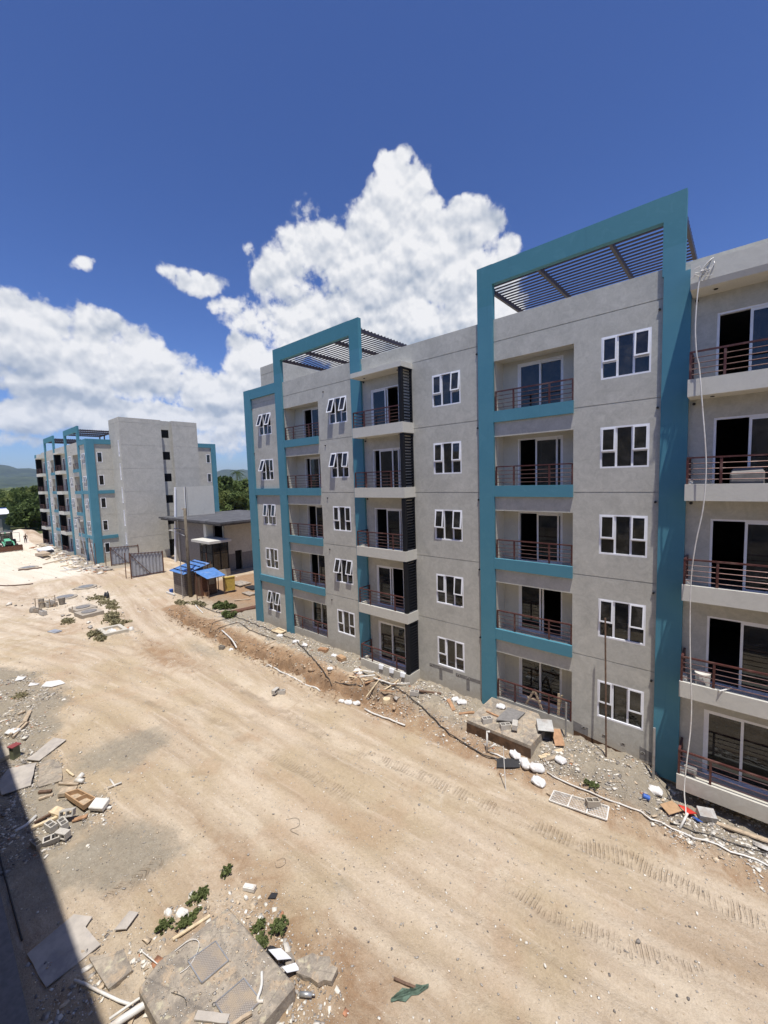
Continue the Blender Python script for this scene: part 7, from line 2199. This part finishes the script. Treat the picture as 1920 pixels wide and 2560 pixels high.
# far-off wood: one mass of crowns
def canopy():
    rs = np.random.RandomState(3)
    n = 9000
    az = np.radians(rs.uniform(-100, -46, n)); d = 215*np.exp(rs.uniform(0, 1, n)*math.log(2600/215))
    x = d*np.sin(az); y = -15.8+d*np.cos(az)
    s = np.minimum(2.0+d*.012, 16)*rs.uniform(.6, 1.3, n)
    bm = bmesh.new(); bmesh.ops.create_icosphere(bm, subdivisions=2, radius=1)
    V0 = np.array([v.co[:] for v in bm.verts]); F0 = np.array([[v.index for v in f.verts] for f in bm.faces]); bm.free()
    V = np.repeat(V0[None], n, 0)*(1+rs.uniform(-.28, .28, (n, len(V0), 1)))
    V[..., 2] *= .55
    V *= s[:, None, None]
    V += np.stack([x, y, np.minimum(4.0+s*.12, 6.5)-s*.2], -1)[:, None, :]
    me = bpy.data.meshes.new('far_wood'); nv = len(V0)*n
    me.vertices.add(nv); me.vertices.foreach_set('co', V.ravel())
    li = (F0[None]+(np.arange(n)*len(V0))[:, None, None]).ravel()
    me.loops.add(len(li)); me.loops.foreach_set('vertex_index', li.astype(np.int32))
    nf = len(li)//3
    me.polygons.add(nf); me.polygons.foreach_set('loop_start', (np.arange(nf)*3).astype(np.int32)); me.polygons.foreach_set('loop_total', np.full(nf, 3, np.int32))
    me.update(calc_edges=True)
    mt, N_, bs, pos, out = material('wood_canopy')
    c = N_.mix(N_.ramp(N_.noise(pos, .25, 6, .7), .35, .65), (.028, .042, .013), (.10, .125, .035))
    c = N_.mix(N_.ramp(N_.noise(pos, .012, 3, .5), .45, .62), c, (.12, .15, .045))
    N_.l.new(c, bs.inputs['Base Color']); bs.inputs['Roughness'].default_value = .9
    me.materials.append(mt)
    o = bpy.data.objects.new('far_wood', me); COL.objects.link(o)
    tag(o, 'green woodland covering the plain up to the hills', 'woodland', None, 'stuff')
canopy()

# hills on the horizon
def hills():
    na, nd = 420, 46
    A = np.radians(np.linspace(-125, 5, na)); Dd = np.linspace(2300, 8600, nd)
    AA, DD = np.meshgrid(A, Dd)
    x = DD*np.sin(AA); y = -15.8+DD*np.cos(AA)
    deg = np.degrees(AA)
    prof = 1.0+.10*np.sin(deg*.9+1)+.06*np.sin(deg*2.3) + .22*(fbm(deg*.55+40, DD*0, 9, 5)-.5)
    lift = .0 + .55*np.exp(-((deg+60)/2.4)**2)
    h1 = 285*prof*np.exp(-((DD-7400)/900)**2)
    h2 = 120*(.75+.5*fbm(deg*.4, DD*0+3, 19, 4))*np.exp(-((DD-5200)/600)**2)
    h3 = 55*(.5+1.0*fbm(deg*.35, DD*0+8, 29, 4))*np.exp(-((DD-3700)/420)**2)
    k = np.where(deg > -72, .62, 1.0)
    k = 1.0-.42*ss((deg+76)/6)
    h = (h1*k*(1+lift)+h2*k+h3)*(.86+.28*fbm(x*.0012, y*.0012, 4, 5)) + 30*(fbm(x*.004, y*.004, 14, 4)-.5)*ss((DD-2600)/800)
    h = h*ss((DD-2300)/500) - 2
    co_ = np.stack([x, y, h], -1).reshape(-1, 3)
    me = bpy.data.meshes.new('hills')
    me.vertices.add(len(co_)); me.vertices.foreach_set('co', co_.ravel())
    ii = (np.arange(nd-1)[:, None]*na+np.arange(na-1)[None, :]).ravel()
    fc_ = np.stack([ii, ii+1, ii+na+1, ii+na], -1)
    me.loops.add(fc_.size); me.loops.foreach_set('vertex_index', fc_.ravel().astype(np.int32))
    me.polygons.add(len(fc_)); me.polygons.foreach_set('loop_start', (np.arange(len(fc_))*4).astype(np.int32)); me.polygons.foreach_set('loop_total', np.full(len(fc_), 4, np.int32))
    me.polygons.foreach_set('use_smooth', np.ones(len(fc_), bool)); me.update(calc_edges=True)
    mt, N_, bs, pos, out = material('wooded_hills')
    c = N_.mix(N_.ramp(N_.noise(pos, .006, 8, .7), .35, .65), (.018, .032, .012), (.055, .075, .03))
    N_.l.new(c, bs.inputs['Base Color']); bs.inputs['Roughness'].default_value = .95
    bp = N_.n.new('ShaderNodeBump'); bp.inputs['Distance'].default_value = 25; bp.inputs['Strength'].default_value = .8
    N_.l.new(N_.noise(pos, .012, 6, .65), bp.inputs['Height']); N_.l.new(bp.outputs[0], bs.inputs['Normal'])
    me.materials.append(mt)
    o = bpy.data.objects.new('hills', me); COL.objects.link(o)
    structure(o, 'low wooded hills on the horizon')
hills()

# air between here and the hills
hz = MB(); hz.box(-9400, 9400, -9400, 9400, -3.5, 420)
hzm = bpy.data.materials.new('haze_air'); hzm.use_nodes = True
for n in list(hzm.node_tree.nodes): hzm.node_tree.nodes.remove(n)
ho = hzm.node_tree.nodes.new('ShaderNodeOutputMaterial'); hv = hzm.node_tree.nodes.new('ShaderNodeVolumePrincipled')
hv.inputs['Color'].default_value = (.55, .72, 1.0, 1); hv.inputs['Density'].default_value = 5.0e-5; hv.inputs['Anisotropy'].default_value = .2
hzm.node_tree.links.new(hv.outputs[0], ho.inputs['Volume'])
haze = hz.build('haze', hzm)
tag(haze, 'pale blue air thickening towards the hills', 'haze', None, 'stuff')
